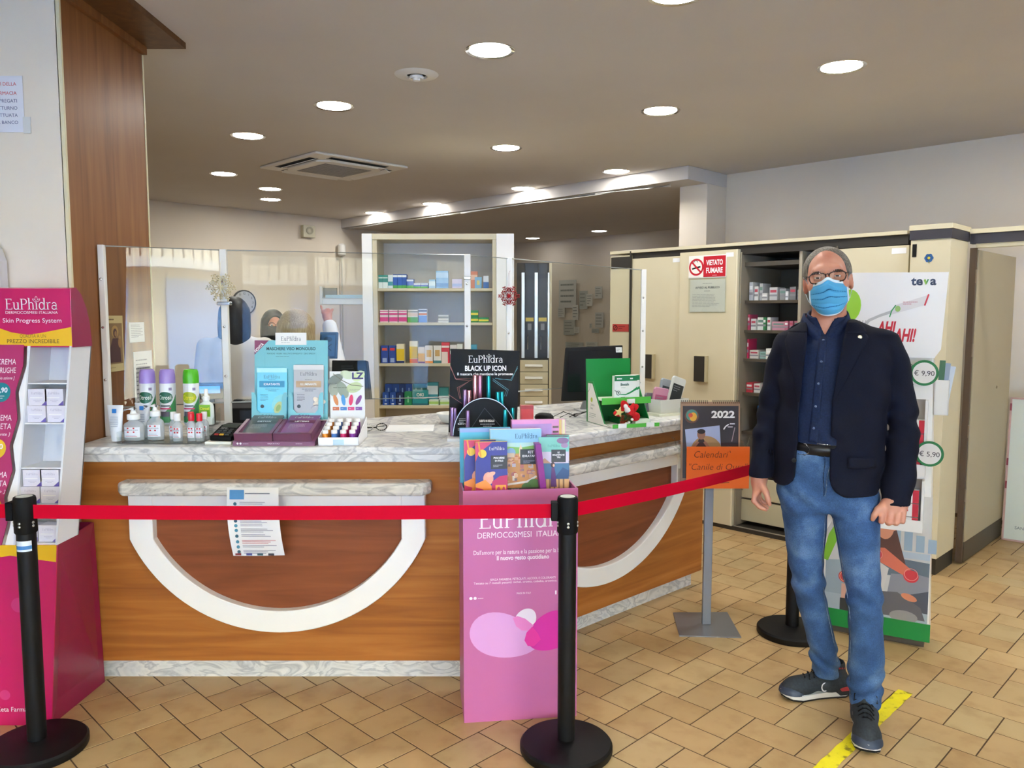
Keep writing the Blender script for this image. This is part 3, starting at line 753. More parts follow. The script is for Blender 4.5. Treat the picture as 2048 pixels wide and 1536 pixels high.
# acrylic tray with gels and sprays
tr = thing('acrylic_tray', (-1.465, 3.36, CT), label='clear acrylic two step tray full of bottles', cat='tray')
g = G(); g.box(-.175, .175, -.115, .115, 0, .004, ACRYL); g.build('tray_floor', parent=tr)
for a in (((-.175, .175, -.115, -.111, .004, .03)), (-.175, -.171, -.115, .02, .004, .05), (.171, .175, -.115, .02, .004, .05)): G().box(*a, ACRYL).build('tray_wall', parent=tr)
G().box(-.175, .175, .02, .115, .056, .06, ACRYL).build('step', parent=tr); G().box(-.175, .175, .02, .024, .004, .056, ACRYL).build('riser', parent=tr)
for sx_ in (-1, 1): G().prism([(.02, .06), (.115, .06), (.115, .125), (.10, .125), (.02, .085)], sx_*.173-.002, sx_*.173+.002, ACRYL, 'x').build('tray_wall', parent=tr)
def spray_can(x, cap, lab, accent, ell):
    t = thing('spray_can', (x, 3.43, CT+.061), label=lab, cat='spray can', group='disinfectant spray cans')
    r = .033
    G().lathe([(r*.93, 0), (r, .005), (r, .175), (r*.97, .18)], mat('#dfe3e8', .3), seg=28).build('body', parent=t, smooth=True)
    G().lathe([(r*1.0, .178), (r*1.0, .205), (r*.93, .228), (r*.8, .238), (r*.55, .236), (r*.5, .232), (.001, .232)], mat(cap, .35), seg=28).build('cap', parent=t, smooth=True)
    g = G()
    def wrap(a0, a1, z0, z1, m, rr=r+.0008, n=10, f=None):
        vs = []
        for k in range(n+1):
            s_ = k/n; a = R(a0+(a1-a0)*s_); lo, hi = (z0, z1) if f is None else f(s_)
            vs += [(rr*math.cos(a), rr*math.sin(a), lo), (rr*math.cos(a), rr*math.sin(a), hi)]
        g.add(vs, [(2*k, 2*k+2, 2*k+3, 2*k+1) for k in range(n)], m)
    wrap(180, 360, .01, .06, mat(accent, .4), f=lambda s_: (.008, .03 + .10*s_*s_))
    c = R(270)
    wrap(212, 328, 0, 0, mat(ell, .4), rr=r+.0014, n=16, f=lambda s_: (.118-.026*math.sqrt(max(0, 1-(2*s_-1)**2)), .118+.024*math.sqrt(max(0, 1-(2*s_-1)**2))))
    v_, f_ = text_mesh('Citrosil'); x0 = min(p[0] for p in v_); x1 = max(p[0] for p in v_)
    vs = []
    for a, b in v_:
        an = R(270 + ((a-x0)/(x1-x0)-.5)*92); rr = r+.002; vs.append((rr*math.cos(an), rr*math.sin(an), .109+b*.026))
    g.add(vs, f_, mat('#f4f4ee' if ell[1] != 'a' else '#f3e63c', .4))
    wrap(235, 305, .078, .084, mat('#3a4a52', .5), rr=r+.0016); wrap(228, 312, .066, .072, mat('#c53c66', .5), rr=r+.0016); wrap(232, 300, .034, .056, mat('#5b5566', .5), rr=r+.0016)
    wrap(300, 322, .148, .160, mat('#8a7fa0', .5), rr=r+.0016)
    g.build('can_print', parent=t)
spray_can(-1.589, '#9d86d0', 'purple capped white spray can nearest the wood wall', '#3f8a52', '#176048')
spray_can(-1.502, '#9d86d0', 'purple capped white spray can next to the green capped one', '#3f8a52', '#176048')
spray_can(-1.399, '#4fb61f', 'green capped white spray can', '#3f8a52', '#a3b416')
t = thing('spray_bottle', (-1.325, 3.405, CT+.061), label='green and white pump spray bottle beside the green capped can', cat='spray bottle')
G().lathe([(.03, 0), (.032, .004), (.032, .075), (.028, .09), (.013, .10), (.013, .108)], mat('#dfe6e2', .3), seg=20, sy=.62).build('body', parent=t, smooth=True)
G().lathe([(.014, .106), (.014, .122), (.009, .126), (.009, .15), (.006, .155), (.001, .155)], mat('#eef0ee', .35), seg=16).build('spray_nozzle', parent=t, smooth=True)
g = G()
for z0, z1, c_ in ((.006, .036, '#e4ece4'), (.036, .088, '#79b51e')): g.rect(-.024, .024, z0, z1, -.0222, mat(c_, .4))
g.text('Citrosil', 0, .066, .011, -.0228, mat('#f1e53a', .4), w=.04, bold=.02); g.lines(-.014, .02, .055, .006, 3, -.0228, mat('#2d6a3c', .5)); g.build('bottle_label', parent=t)
# tubes and gels
for k, (x, yy, h) in enumerate(((-1.668, 3.30, .152), (-1.60, 3.40, .15))):
    t = thing('cream_tube', (x, yy, CT+.005), label=('white cream tube with blue square at the left end of the tray' if k == 0 else 'white cream tube with blue square behind the gel bottle'), cat='tube')
    g = G(); vs = []; fs = []; n = 20
    prof = [(.019, .019, 0), (.021, .021, .022), (.0235, .021, .03), (.029, .012, .09), (.033, .004, .14), (.034, .0025, h)]
    for rx, ry, z in prof:
        for q in range(n): vs.append((rx*math.cos(2*PI*q/n), ry*math.sin(2*PI*q/n), z))
    fs = [(i*n+q, i*n+(q+1) % n, (i+1)*n+(q+1) % n, (i+1)*n+q) for i in range(len(prof)-1) for q in range(n)] + [tuple(range(n))[::-1], tuple(range((len(prof)-1)*n, len(prof)*n))]
    g.add(vs, fs, mat('#e3e7ee', .35)); g.build('body', parent=t, smooth=True)
    g = G(); g.T = Matrix.Rotation(R(-4.5), 4, 'X'); g.rect(-.009, .009, .118, .136, -.021, mat('#2d7fd0', .4)); g.lines(-.018, .018, .10, .008, 6, -.022, mat('#8f9fb8', .5), seed=k, align='c'); g.build('tube_print', parent=t)
bottle_clear(-1.60, 3.315, 'large clear gel bottle with white pump beside the cream tubes', r=.043, h=.088, pump=True, sy=.6)
bottle_clear(-1.515, 3.33, 'clear gel pump bottle in the middle of the tray front', r=.036, h=.1, pump=True, sy=.72)
for k, (x, yy, c_, lab) in enumerate(((-1.445, 3.345, '#e8e8ea', 'small clear gel bottle with white cap next to the pump bottle'), (-1.405, 3.29, '#e8e8ea', 'small clear gel bottle with white cap at the tray front'),
        (-1.37, 3.345, '#d8192f', 'small clear gel bottle with red cap behind the white capped one'), (-1.348, 3.295, '#d8192f', 'small clear gel bottle with red cap, second from the tray end'),
        (-1.312, 3.29, '#d8192f', 'small clear gel bottle with red cap nearest the card reader'), (-1.315, 3.35, '#e8e8ea', 'small clear gel bottle with white cap in the tray corner'))):
    bottle_clear(x, yy, lab, r=.0185 if k != 1 else .021, h=.088, cap=c_, sy=.75)

# card reader on its white pad
G().box(-.055, .055, -.04, .05, 0, .012, mat('#e7e4d6', .5)).build('reader_pad', loc=(-1.215, 3.27, CT), label='cream slab under the black card reader', cat='pad', bevel=.002)
t = thing('card_reader', (-1.20, 3.31, CT+.012), R(-12), label='black card payment terminal in front of the screen post', cat='card reader')
G().prism([(-.06, 0), (.085, 0), (.085, .052), (.03, .05), (-.06, .018)], -.04, .04, BLACKM, 'x').build('case', parent=t, bevel=.004)
g = G(); g.T = Matrix.Translation((0, -.06, .0185)) @ Matrix.Rotation(R(-70), 4, 'X')
t.scale = (1.25, 1.0, 1.1); kb = thing('keypad', (0, 0, 0)); kb.parent = t
for r_ in range(4):
    for c_ in range(3):
        q = G(); q.T = g.T; q.box(-.026+.019*c_, -.012+.019*c_, -.003, .0005, .008+.014*r_, .016+.014*r_, mat(('#d0a030' if r_ == 0 and c_ == 1 else '#b03030' if r_ == 0 and c_ == 0 else '#3a3d40'), .5)); q.build('key', parent=kb)
g.rect(-.03, .03, .07, .098, -.001, mat('#39443f', .3)); g.lines(-.025, .025, .063, .004, 1, -.0012, mat('#c8c8c8', .5), th=.9); g.build('display', parent=t)

# ---------------------------------------------------------------- face mask display
TEAL = mat('#74bfcb', .4); TEALD = mat('#62aebd', .4); PURP = mat('#7d4a68', .35); PURPD = mat('#6d3f5a', .35); INK = mat('#20404a', .5)
md = thing('face_mask_display', (-.975, 3.20, CT), 0, label='turquoise and plum cardboard display of face mask sachets', cat='display')
card = Matrix.Translation((.01, .235, .078)) @ Matrix.Rotation(R(-5), 4, 'X')
g = G(); g.T = card; g.box(-.163, .157, 0, .006, 0, .347, TEAL); g.build('back_card', parent=md)
g = G(); g.T = card @ Matrix.Translation((0, 0, .012)); g.box(-.07, .065, -.006, -.002, .315, .368, mat('#ededea', .5)); g.build('header_tag', parent=md)
g = G(); g.T = card @ Matrix.Translation((0, 0, .012)); wordmark(g, -.002, .333, .088, -.0065, mat('#5b6a72', .5)); g.lines(-.045, .04, .324, .004, 1, -.0066, mat('#8b979c', .5))
g.flat([(-.163, .335), (-.163, .272), (-.10, .335)], -.0008, mat('#8a3f63', .45)); g.text('NOVIT\u00c0', -.139, .299, .012, -.0012, mat('#f2eef0', .5), w=.05, rot=R(45), bold=.03)
g.text('MASCHERE VISO MONOUSO', -.003, .292, .013, -.0009, INK, w=.215, bold=.02); g.text('PRATICHE - VEGAN - RISULTATO IMMEDIATO - ZERO SPRECHI', -.003, .274, .0055, -.0009, INK, w=.21); g.lines(-.07, .06, .264, .004, 1, -.0009, INK)
for a in ((-.118, -.1172), (.1062, .107)): g.rect(*a, .22, .281, -.0009, TEALD)
g.rect(-.118, .107, .2802, .281, -.0009, TEALD); g.build('card_print', parent=md)
# the two upright pockets
for k, (cx, body, bandc, word, ink) in enumerate(((-.083, '#56c6e6', '#2091bd', 'IDRATANTE', '#2d7d96'), (.077, '#a4a5aa', '#b79a78', 'ILLUMINANTE', '#4a4c52'))):
    s_ = thing('mask_sachet', (-.965+cx, 3.428, CT+.102), label=('sky blue face mask sachet in the upright pocket' if k == 0 else 'silver face mask sachet in the upright pocket'), cat='sachet')
    s_.rotation_euler = (R(-5), 0, 0)
    g = G(); g.T = Matrix(); h_ = .205 + .012*k
    g.prism([(-.066, 0), (.066, 0), (.066, h_-.006), (.06, h_), (-.06, h_), (-.066, h_-.006)], -.004, .004, mat(body, .25)); g.build('pouch', parent=s_, bevel=.002)
    g = G(); g.rect(-.066, .066, h_-.022, h_-.002, -.0046, mat('#8fd8ec' if k == 0 else '#bfc0c4', .2))
    wordmark(g, 0, h_-.048, .072, -.005, mat(ink, .4)); g.rect(-.055, .055, .118, .146, -.0048, mat(bandc, .4)); g.text(word, 0, .127, .009, -.0054, mat('#eef4f6', .4), w=.07, bold=.02)
    g.lines(-.035, .035, .150, .005, 1, -.005, mat(ink, .4), align='c'); g.lines(-.04, .045, .109, .008, 2, -.005, mat(ink, .4), align='c'); g.lines(-.05, -.005, .085, .0065, 5, -.005, mat(ink, .4)); g.disc(-.042, .035, .008, -.005, mat('#23343c', .4))
    if k == 0:
        g.disc(.05, .038, .05, -.0049, mat('#7fd2dc', .4), a0=R(60), a1=R(200), seg=12); g.disc(.028, .03, .017, -.0052, mat('#b9c88a', .4), rz=.028, rot=R(-25)); g.disc(.028, .028, .009, -.0055, mat('#8ea860', .4), rz=.016, rot=R(-25))
    else:
        for q in range(5): g.disc(.045+.016*math.cos(q*1.26), .055+.016*math.sin(q*1.26), .014, -.0052, mat('#e4d3bb', .4), rz=.010, rot=q*1.26)
        g.disc(.045, .055, .008, -.0055, mat('#efe6d8', .4)); g.ribbon(arc(.035, .012, .028, .028, 30, 150, 8), .005, -.0054, mat('#8b8d94', .4))
    g.build('sachet_print', parent=s_)
    p = G(); p.T = card
    w_ = .076
    prof = [(cx-.01-w_, 0), (cx-.01+w_, 0), (cx-.01+w_, .12), (cx-.01+w_-.012, .118), (cx-.01+w_-.02, .10), (cx-.01+w_-.022, .045), (cx-.01+w_-.035, .03), (cx-.01-w_+.035, .03), (cx-.01-w_+.022, .045), (cx-.01-w_+.02, .10), (cx-.01-w_+.012, .118), (cx-.01-w_, .12)]
    p.prism(prof, -.022, -.019, TEAL); p.box(cx-.01-w_, cx-.01+w_, -.019, 0, 0, .003, TEAL); p.build('pocket', parent=md)
    q = G(); q.T = card; q.text(('\u20ac 5,90', '\u20ac 5,90')[k], cx-.02, .008, .014, -.0226, mat('#2a2c30', .6), w=.05, shear=.1); q.build('price', parent=md)
# plum trays with lying sachets
g = G(); g.prism([(-.0, 0), (.25, 0), (.25, .068), (.235, .074), (.0, .018)], -.168, .168, PURP, 'x'); 
g.build('base_tray', parent=md)
g = G(); g.text('MADE IN ITALY', 0, .007, .005, -.0008, mat('#e9d9e4', .5), w=.05); g.disc(-.148, .010, .0045, -.0008, mat('#f2ecf0', .5), seg=12); g.disc(-.136, .010, .0045, -.0008, mat('#f2ecf0', .5), seg=12); g.lines(-.127, -.075, .008, .004, 1, -.0008, mat('#e9d9e4', .5)); g.lines(.09, .15, .008, .004, 1, -.0008, mat('#e9d9e4', .5)); g.build('tray_print', parent=md)
sl = math.atan2(.056, .235)
for k, (cx, body, bandc, word) in enumerate(((-.083, '#70787a', '#565e60', 'DETOX'), (.077, '#8d5c8c', '#6d2f55', 'LIFTING'))):
    s_ = thing('mask_sachet', (-.975+cx, 3.245, CT+.042), label=('grey face mask sachet lying in the plum tray' if k == 0 else 'violet face mask sachet lying in the plum tray'), cat='sachet')
    s_.rotation_euler = (R(-90)+sl+R(4), 0, 0)
    g = G(); g.prism([(-.066, 0), (.066, 0), (.066, .195), (-.066, .195)], -.004, .004, mat(body, .25)); g.build('pouch', parent=s_, bevel=.002)
    g = G(); wordmark(g, 0, .148, .08, -.005, mat('#c9cfd0', .4)); g.rect(-.055, .055, .10, .13, -.0048, mat(bandc, .4)); g.text(word, 0, .108, .012, -.0054, mat('#eef4f6', .4), bold=.02); g.lines(-.045, .045, .085, .009, 5, -.005, mat('#b9c0c0' if k == 0 else '#c7a6c5', .4)); g.build('sachet_print', parent=s_)
    g = G(); g.T = Matrix.Translation((cx, .0, .019)) @ Matrix.Rotation(sl, 4, 'X')
    w_ = .078
    g.box(-w_, w_, .0, .012, 0, .034, PURPD); g.box(-w_, -w_+.014, .012, .17, 0, .034, PURP); g.box(w_-.014, w_, .012, .17, 0, .034, PURP)
    g.build('lying_pocket', parent=md)

# ---------------------------------------------------------------- lip tube display
ld = thing('tube_display', (-.71, 3.20, CT), R(2), label='white counter display of coloured tubes with leaf print card', cat='display')
g = G(); g.box(-.083, .083, 0, .23, 0, .004, mat('#ecedef', .45)); g.box(-.083, .083, 0, .003, 0, .035, mat('#ecedef', .45))
for s_ in (-1, 1): g.prism([(0, 0), (.23, 0), (.23, .09), (0, .035)], s_*.0815-.0015, s_*.0815+.0015, mat('#ecedef', .45), 'x')
g.build('tray', parent=ld)
g = G(); g.T = Matrix.Translation((0, .228, .0)); g.box(-.075, .075, 0, .003, 0, .29, mat('#e9ebea', .45)); g.build('back_card', parent=ld)
g = G(); g.T = Matrix.Translation((0, .2265, .09)); 
for cx, cz, a, b, rt, c_ in ((-.05, .165, .035, .02, .5, '#7d857c'), (-.02, .12, .04, .022, -1.1, '#9aa694'), (.03, .13, .035, .022, .3, '#c3d3a4'), (.05, .18, .03, .02, .6, '#cfe0b0'), (.0, .185, .03, .018, -.3, '#c8d6ba'), (-.06, .12, .02, .03, .2, '#a9b19f')): g.disc(cx, cz, a, -.0004, mat(c_, .5), rz=b, rot=rt)
g.ribbon([(-.06, .19), (-.02, .16), (.02, .14), (.07, .135)], .003, -.0008, mat('#6d6a58', .5))
g.text('LZ', .047, .168, .026, -.001, mat('#2c1b66', .4), w=.05, bold=.04); g.lines(-.06, .072, .128, .006, 1, -.001, mat('#55604e', .5)); g.lines(.01, .072, .12, .005, 2, -.001, mat('#8b948a', .5))
for k, c_ in enumerate(('#d98a4a', '#3d8fd0', '#d5215c', '#7d2f86')):
    cx = -.05+.033*k; g.disc(cx, .075, .009, -.001, mat(c_, .4), rz=.024, rot=(.3, .12, -.12, -.5)[k]); g.rect(cx-.014, cx+.014, .03, .045, -.001, mat(('#c96f44', '#3b7fc8', '#d93a78', '#7a3f95')[k], .4)); g.lines(cx-.01, cx+.01, .037, .004, 1, -.0014, mat('#f0e8e8', .5))
g.build('card_print', parent=ld)
for i, c_ in enumerate(('#e58a24', '#3f74bd', '#c81f60', '#7c2f93')):
    for j in range(4):
        x = -.058 + .037*i + .0; yy = .022 + .045*j
        wx = -.71 + x; nm = ('orange', 'blue', 'magenta', 'purple')[i]
        t = thing('lip_tube', (wx - .035*yy, 3.20+yy + .035*x, CT+.005), label='%s lip tube with white cap, %s in its row of the white display' % (nm, ('front', 'second', 'third', 'rear')[j]), cat='tube', group='lip tubes in the white display')
        z0 = .010*j
        G().lathe([(.012, 0), (.012, .044+z0)], mat(c_, .3), seg=14).build('body', parent=t, smooth=True)
        G().lathe([(.013, .044+z0), (.013, .055+z0), (.011, .058+z0), (.001, .058+z0)], mat('#eeece8', .35), seg=14).build('cap', parent=t, smooth=True)
G().box(-.022, .022, -.0015, 0, .004, .026, mat('#b8d4e8', .5)).build('price_label', parent=ld, label='pale blue shelf price label')

# ---------------------------------------------------------------- loose things on the worktop
g = G(); g.box(-.11, .11, -.09, .12, 0, .0015, PAPER); g.build('paper_sheet', loc=(-.48, 3.70, CT), rz=R(4), label='blank white paper sheets lying on the worktop', cat='paper')
g = G().lathe([(.02, 0), (.05, .006), (.075, .045), (.078, .05), (.072, .046), (.045, .012), (.001, .010)], mat('#cfd0cb', .3), seg=24, cap=False); g.build('dish', loc=(-.30, 3.90, CT), label='small pale dish behind the black mascara display', cat='dish', smooth=True)
t = thing('eyeglasses', (-.635, 3.62, CT), R(20), label='folded black and white eyeglasses on the worktop', cat='glasses')
for k, s_ in enumerate((-1, 1)):
    G().tube([(s_*.032+.024*math.cos(a), 0, .018+.016*math.sin(a)) for a in np.linspace(0, 2*PI, 15)[:-1]], .0028, BLACK if k else mat('#d8d5cf', .4), 6, True).build('rim', parent=t, smooth=True)
    G().tube([(s_*.056, 0, .022), (s_*.055, .05, .015), (-s_*.02, .07, .006)], .0025, BLACK, 6).build('temple', parent=t, smooth=True)
t = thing('red_box', (.075, 4.02, CT), R(10), label='bright red carton behind the black mascara display', cat='box')
G().box(-.032, .032, -.02, .02, 0, .075, mat('#c8141e', .35)).build('carton', parent=t); G().box(-.0325, .0325, -.0205, .0205, .058, .0755, mat('#a80f18', .35)).build('lid', parent=t)
t = thing('computer_mouse', (.165, 4.03, CT), R(60), label='black computer mouse beside the monitor foot', cat='mouse')
G().lathe([(.03, 0), (.032, .01), (.028, .024), (.016, .034), (.001, .036)], BLACK, seg=20, sx=1.0, sy=1.7).build('shell', parent=t, smooth=True)
G().box(-.003, .003, -.04, -.015, .026, .034, mat('#44464a', .4)).build('wheel', parent=t)
cb = G()
for k in range(3):
    cb.tube([(.2+.05*k, 4.05+.02*k, CT+.006), (.27+.03*k, 4.12, CT+.03-.008*k), (.33, 4.10+.05*k, CT+.006), (.40, 4.2, CT+.02), (.46, 4.3+.03*k, CT+.006)], .0028, BLACK, 6)
cb.build('cable_tangle', label='tangle of black cables under the monitor', cat='cables', smooth='all')
# things behind the screen: till monitor, displays, black boxes
t = thing('till_monitor', (-.86, 3.92, CT), R(-6), label='black till monitor seen behind the mask display', cat='monitor')
g = G(); g.T = Matrix.Translation((.06, 0, .12)) @ Matrix.Rotation(R(-8), 4, 'X'); g.prism([(-.1, 0), (.1, 0), (.075, .19), (-.1, .19)], -.015, .03, BLACK); g.build('screen_case', parent=t, bevel=.004)
g = G(); g.T = Matrix.Translation((.06, 0, .12)) @ Matrix.Rotation(R(-8), 4, 'X')
for k in range(10): g.box(-.05, .06-.006*k, -.0175, -.015, .06+.011*k, .065+.011*k, mat('#26282d', .5))
g.build('vent_slots', parent=t)
G().box(.02, .10, .0, .06, 0, .14, BLACKM).build('stand', parent=t)
t = thing('customer_display', (-.965, 4.12, CT), R(-5), label='blue framed standing device with dark screen behind the mask display', cat='device')
g = G(); g.T = Matrix.Translation((0, 0, .31)) @ Matrix.Rotation(R(-12), 4, 'X'); g.box(-.045, .05, 0, .02, 0, .14, mat('#2c4a68', .4)); g.build('case', parent=t, bevel=.004)
g = G(); g.T = Matrix.Translation((0, 0, .31)) @ Matrix.Rotation(R(-12), 4, 'X'); g.rect(-.034, .039, .012, .122, -.001, mat('#3f6388', .3)); g.disc(0, .10, .022, -.0015, mat('#23405c', .3), rz=.014); g.ribbon([(-.02, .075), (.02, .04)], .004, -.0015, mat('#22384c', .3)); g.ribbon([(.02, .075), (-.02, .04)], .004, -.0015, mat('#22384c', .3)); g.build('panel', parent=t)
G().lathe([(.05, 0), (.05, .01), (.012, .02), (.012, .32)], GREYM, seg=16).build('stand', parent=t, smooth=True)
t = thing('till_display', (-1.50, 3.90, CT), R(8), label='black customer display with lit blue line beside the green spray', cat='device')
G().box(-.07, .07, -.02, .03, .12, .20, BLACK).build('case', parent=t, bevel=.004); G().box(-.06, .055, -.0215, -.02, .15, .185, mat('#3f7fd8', .4, emit=.6)).build('lit_panel', parent=t); G().box(-.02, .02, -.01, .02, 0, .12, BLACKM).build('stand', parent=t)
t = thing('receipt_printer', (-1.285, 3.88, CT), R(0), label='black receipt printer behind the card reader', cat='printer')
G().prism([(-.09, 0), (.09, 0), (.09, .11), (.0, .12), (-.09, .085)], -.09, .09, BLACK, 'x').build('case', parent=t, bevel=.004); G().box(-.03, .075, -.092, -.089, .03, .075, mat('#1e2430', .3)).build('front_flap', parent=t); G().box(-.08, .08, -.02, .02, .115, .121, mat('#2b2d31', .5)).build('paper_slot', parent=t)
t = thing('network_box', (-1.08, 3.86, CT), R(4), label='flat black box with cables behind the plum tray', cat='device')
G().box(-.06, .09, -.05, .06, 0, .05, BLACK).build('case', parent=t, bevel=.003); G().box(-.05, .08, -.052, -.05, .02, .03, mat('#2a3a5a', .3)).build('port_row', parent=t)
g = G()
for k in range(4): g.tube([(-1.25+.03*k, 3.78, CT+.004), (-1.23+.02*k, 3.72-.01*k, CT+.03), (-1.28+.04*k, 3.62, CT+.004), (-1.21+.03*k, 3.56-.02*k, CT+.004)], .003, BLACK, 6)
g.build('cable_bundle', label='black cables lying behind the card reader', cat='cables', smooth='all')
# ---------------------------------------------------------------- black mascara display
BK = mat('#07070b', .5, spec=.2)
bd = thing('mascara_display', (-.125, 3.32, CT), R(3), label='black mascara display with curved front standing at the counter corner', cat='display')
tilt = Matrix.Translation((0, .20, 0)) @ Matrix.Rotation(R(-4), 4, 'X')
g = G(); g.T = tilt; g.prism([(-.150, 0), (.156, 0), (.172, .375), (-.138, .385)], 0, .006, BK); g.build('back_card', parent=bd)
g = G(); g.T = tilt; W = mat('#f4f2f0', .5)
wordmark(g, .018, .322, .155, -.001, W); g.text('BLACK UP ICON', .018, .286, .022, -.001, W, w=.185, bold=.03); g.text('Il mascara che mantiene le promesse', .016, .266, .0115, -.001, W, w=.25, bold=.02)
for off in (0, .008):
    CO = mat('#a8625a', .4); CT_ = mat('#4f8f9a', .4)
    g.ribbon([(-.140, .31-off), (-.118+off*.5, .250-off*.4), (-.035-off*2, .250-off), (-.11+off, .21-off*.3), (-.098+off*.6, .16)], .002, -.0008, CO)
    g.ribbon([(.162, .305-off), (.135-off*.5, .242+off*.5), (.06+off*2, .252-off*.6)], .002, -.0008, CT_); g.ribbon([(.05, .25-off), (.12-off, .20-off*.3), (.11-off, .17)], .002, -.0008, CT_)
g.ribbon([(-.15, .18), (-.09, .14)], .002, -.0008, mat('#a8625a', .4)); g.build('card_print', parent=bd)
G().box(-.15, .148, .0, .205, 0, .01, mat('#d9dadd', .4)).build('base', parent=bd)
hd = G(); hd.box(-.14, .14, .12, .19, .01, .09, BK); hd.box(-.10, .10, .15, .19, .09, .14, BK); hd.build('step_holder', parent=bd)
fr = [(-.125, .012)] + arc(.01, .012, .135, .165, 180, 0, 24)
g = G(); g.prism(fr, .06, .064, BK); g.build('curved_front', parent=bd)
g = G(); g.ribbon(arc(.01, .012, .136, .166, 178, 2, 24), .003, .0592, mat('#b9bcc4', .3, .5)); g.ribbon([(-.06, .03), (.01, .135), (.1, .03)], .0025, .0592, mat('#3c4048', .4))
g.text('SUBITO IN REGALO', .02, .075, .009, .0588, W, w=.065, bold=.03); g.lines(-.02, .065, .064, .009, 2, .0588, mat('#c9c9cc', .5), align='c'); g.text('Matita Occhi Nera', .02, .038, .008, .0588, W, w=.07, bold=.03); g.lines(-.02, .06, .026, .006, 1, .0588, mat('#a9a9ac', .5), align='c')
g.text('BLACK UP ICON', -.082, .064, .006, .0588, W, w=.045, bold=.02); g.lines(-.10, -.06, .088, .007, 3, .0588, mat('#b9b9bc', .5)); g.lines(-.105, -.06, .045, .006, 2, .0588, mat('#b9b9bc', .5))
g.build('front_print', parent=bd)
PK = mat('#a5687f', .2, .7); PKL = mat('#c98c96', .18, .75); PUR = mat('#8b6c94', .22, .6); TQ = mat('#15919b', .2, .6)
def mascara(x, yy, z, r, h, m, lab):
    c, s_ = math.cos(R(3)), math.sin(R(3))
    t = thing('mascara_tube', (-.125 + x*c - yy*s_, 3.32 + x*s_ + yy*c, CT+z), label=lab, cat='mascara', group='mascara tubes in the black display')
    G().lathe([(r*.96, 0), (r, .003), (r, h*.52)], m, seg=18).build('body', parent=t, smooth=True)
    G().lathe([(r*.93, h*.52), (r*.93, h*.535), (r, h*.54), (r, h-.004), (r*.9, h), (.001, h)], m, seg=18).build('cap', parent=t, smooth=True)
for a in ((-.13, .09, .011, .0095, .125, PUR, 'purple mascara at the left end of the black display'), (-.118, .10, .011, .008, .12, PUR, 'second purple mascara at the left end of the black display'),
          (-.075, .15, .092, .0095, .115, PUR, 'purple mascara, left of the two on the middle step'), (-.056, .155, .092, .0095, .112, PKL, 'rosy mascara, right of the two on the middle step'),
          (-.030, .165, .141, .011, .13, PKL, 'pink metallic mascara, left of the tallest pair'), (-.008, .170, .141, .011, .128, PK, 'dark pink mascara, right of the tallest pair'),
          (.030, .165, .141, .0095, .125, TQ, 'turquoise mascara standing highest in the black display'), (.07, .15, .092, .0095, .105, TQ, 'turquoise mascara, left of the pair on the middle step'), (.088, .155, .092, .0095, .105, TQ, 'turquoise mascara, right of the pair on the middle step'),
          (.132, .10, .011, .009, .12, TQ, 'turquoise mascara at the right end of the black display'), (-.062, .046, .012, .0095, .115, PUR, 'purple mascara in front of the curved black card'), (.098, .046, .012, .0095, .118, TQ, 'turquoise mascara in front of the curved black card')): mascara(*a)

# ---------------------------------------------------------------- lilac floor display with kits
LIL = mat('#c0699f', .4); LILL = mat('#d287b4', .4)
pd = thing('floor_display', (-.183, 2.897, 0), R(7), label='lilac cardboard floor display bin filled with beauty kits', cat='display')
PW, PH, PDp = .437, .90, .27
g = G(); g.box(0, PW, 0, .006, 0, PH, LIL); g.build('front_face', parent=pd)
for x in (0, PW-.006): G().box(x, x+.006, .006, PDp, 0, PH-.003 + .0, LIL).build('side_face', parent=pd)
G().box(.006, PW-.006, PDp-.006, PDp, 0, PH, LIL).build('back_face', parent=pd); G().box(.006, PW-.006, .006, PDp-.006, PH-.031, PH-.025, LILL).build('bin_floor', parent=pd)
g = G(); WT = mat('#f3e9f0', .5); cx = PW/2+.008
wordmark(g, cx-.0, .755, .335, -.0008, WT); g.text('DERMOCOSMESI  ITALIANA', cx-.0, .718, .022, -.0008, WT, w=.345)
g.text("Dall'amore per la natura e la passione per la bellezza", cx, .655, .0165, -.0008, WT, w=.375); g.text('Il nuovo gesto quotidiano', cx, .632, .0165, -.0008, WT, w=.20, bold=.02)
g.text('SENZA PARABENI, PETROLATI, ALCOOL E COLORANTI', cx, .553, .0085, -.0008, WT, w=.25); g.text('Testato su 7 metalli pesanti: nichel, cromo, cobalto, arsenico, antimonio', cx, .541, .0085, -.0008, WT, w=.375)
g.disc(.028, .488, .006, -.0008, WT, seg=14); g.disc(.044, .488, .006, -.0008, WT, seg=14); g.lines(.055, .1, .486, .005, 1, -.0008, WT); g.text('MADE IN ITALY', .23, .497, .007, -.0008, WT, w=.055); g.rect(.35, .356, .49, .505, -.0008, WT)
def egg(cx, cz, a, b, rot, k):
    p = []
    for q in range(36):
        t = 2*PI*q/36; x = a*math.cos(t); z = b*math.sin(t)*(1 + k*math.cos(t)); c, d_ = math.cos(rot), math.sin(rot); p.append((cx+x*c-z*d_, cz+x*d_+z*c))
    return p
EG = [(egg(.235, .392, .040, .050, -.4, .1), -.0008, '#e9dcec'), (egg(.155, .335, .135, .085, -.28, -.18), -.0010, '#d79bd4'), (egg(.335, .345, .098, .072, .5, .12), -.0012, '#d32aa0')]
EG += [([(.187, .405), (.20, .372), (.222, .354), (.25, .352), (.268, .372), (.235, .400), (.205, .412)], -.0014, '#e07fc4'), ([(.262, .368), (.285, .338), (.295, .315), (.27, .290), (.245, .292), (.232, .315), (.24, .345)], -.0014, '#e4349e')]
for p_, y_, c_ in EG: G().flat(p_, y_, mat(c_, .45)).build('printed_petal', parent=pd)
g.build('front_print', parent=pd)
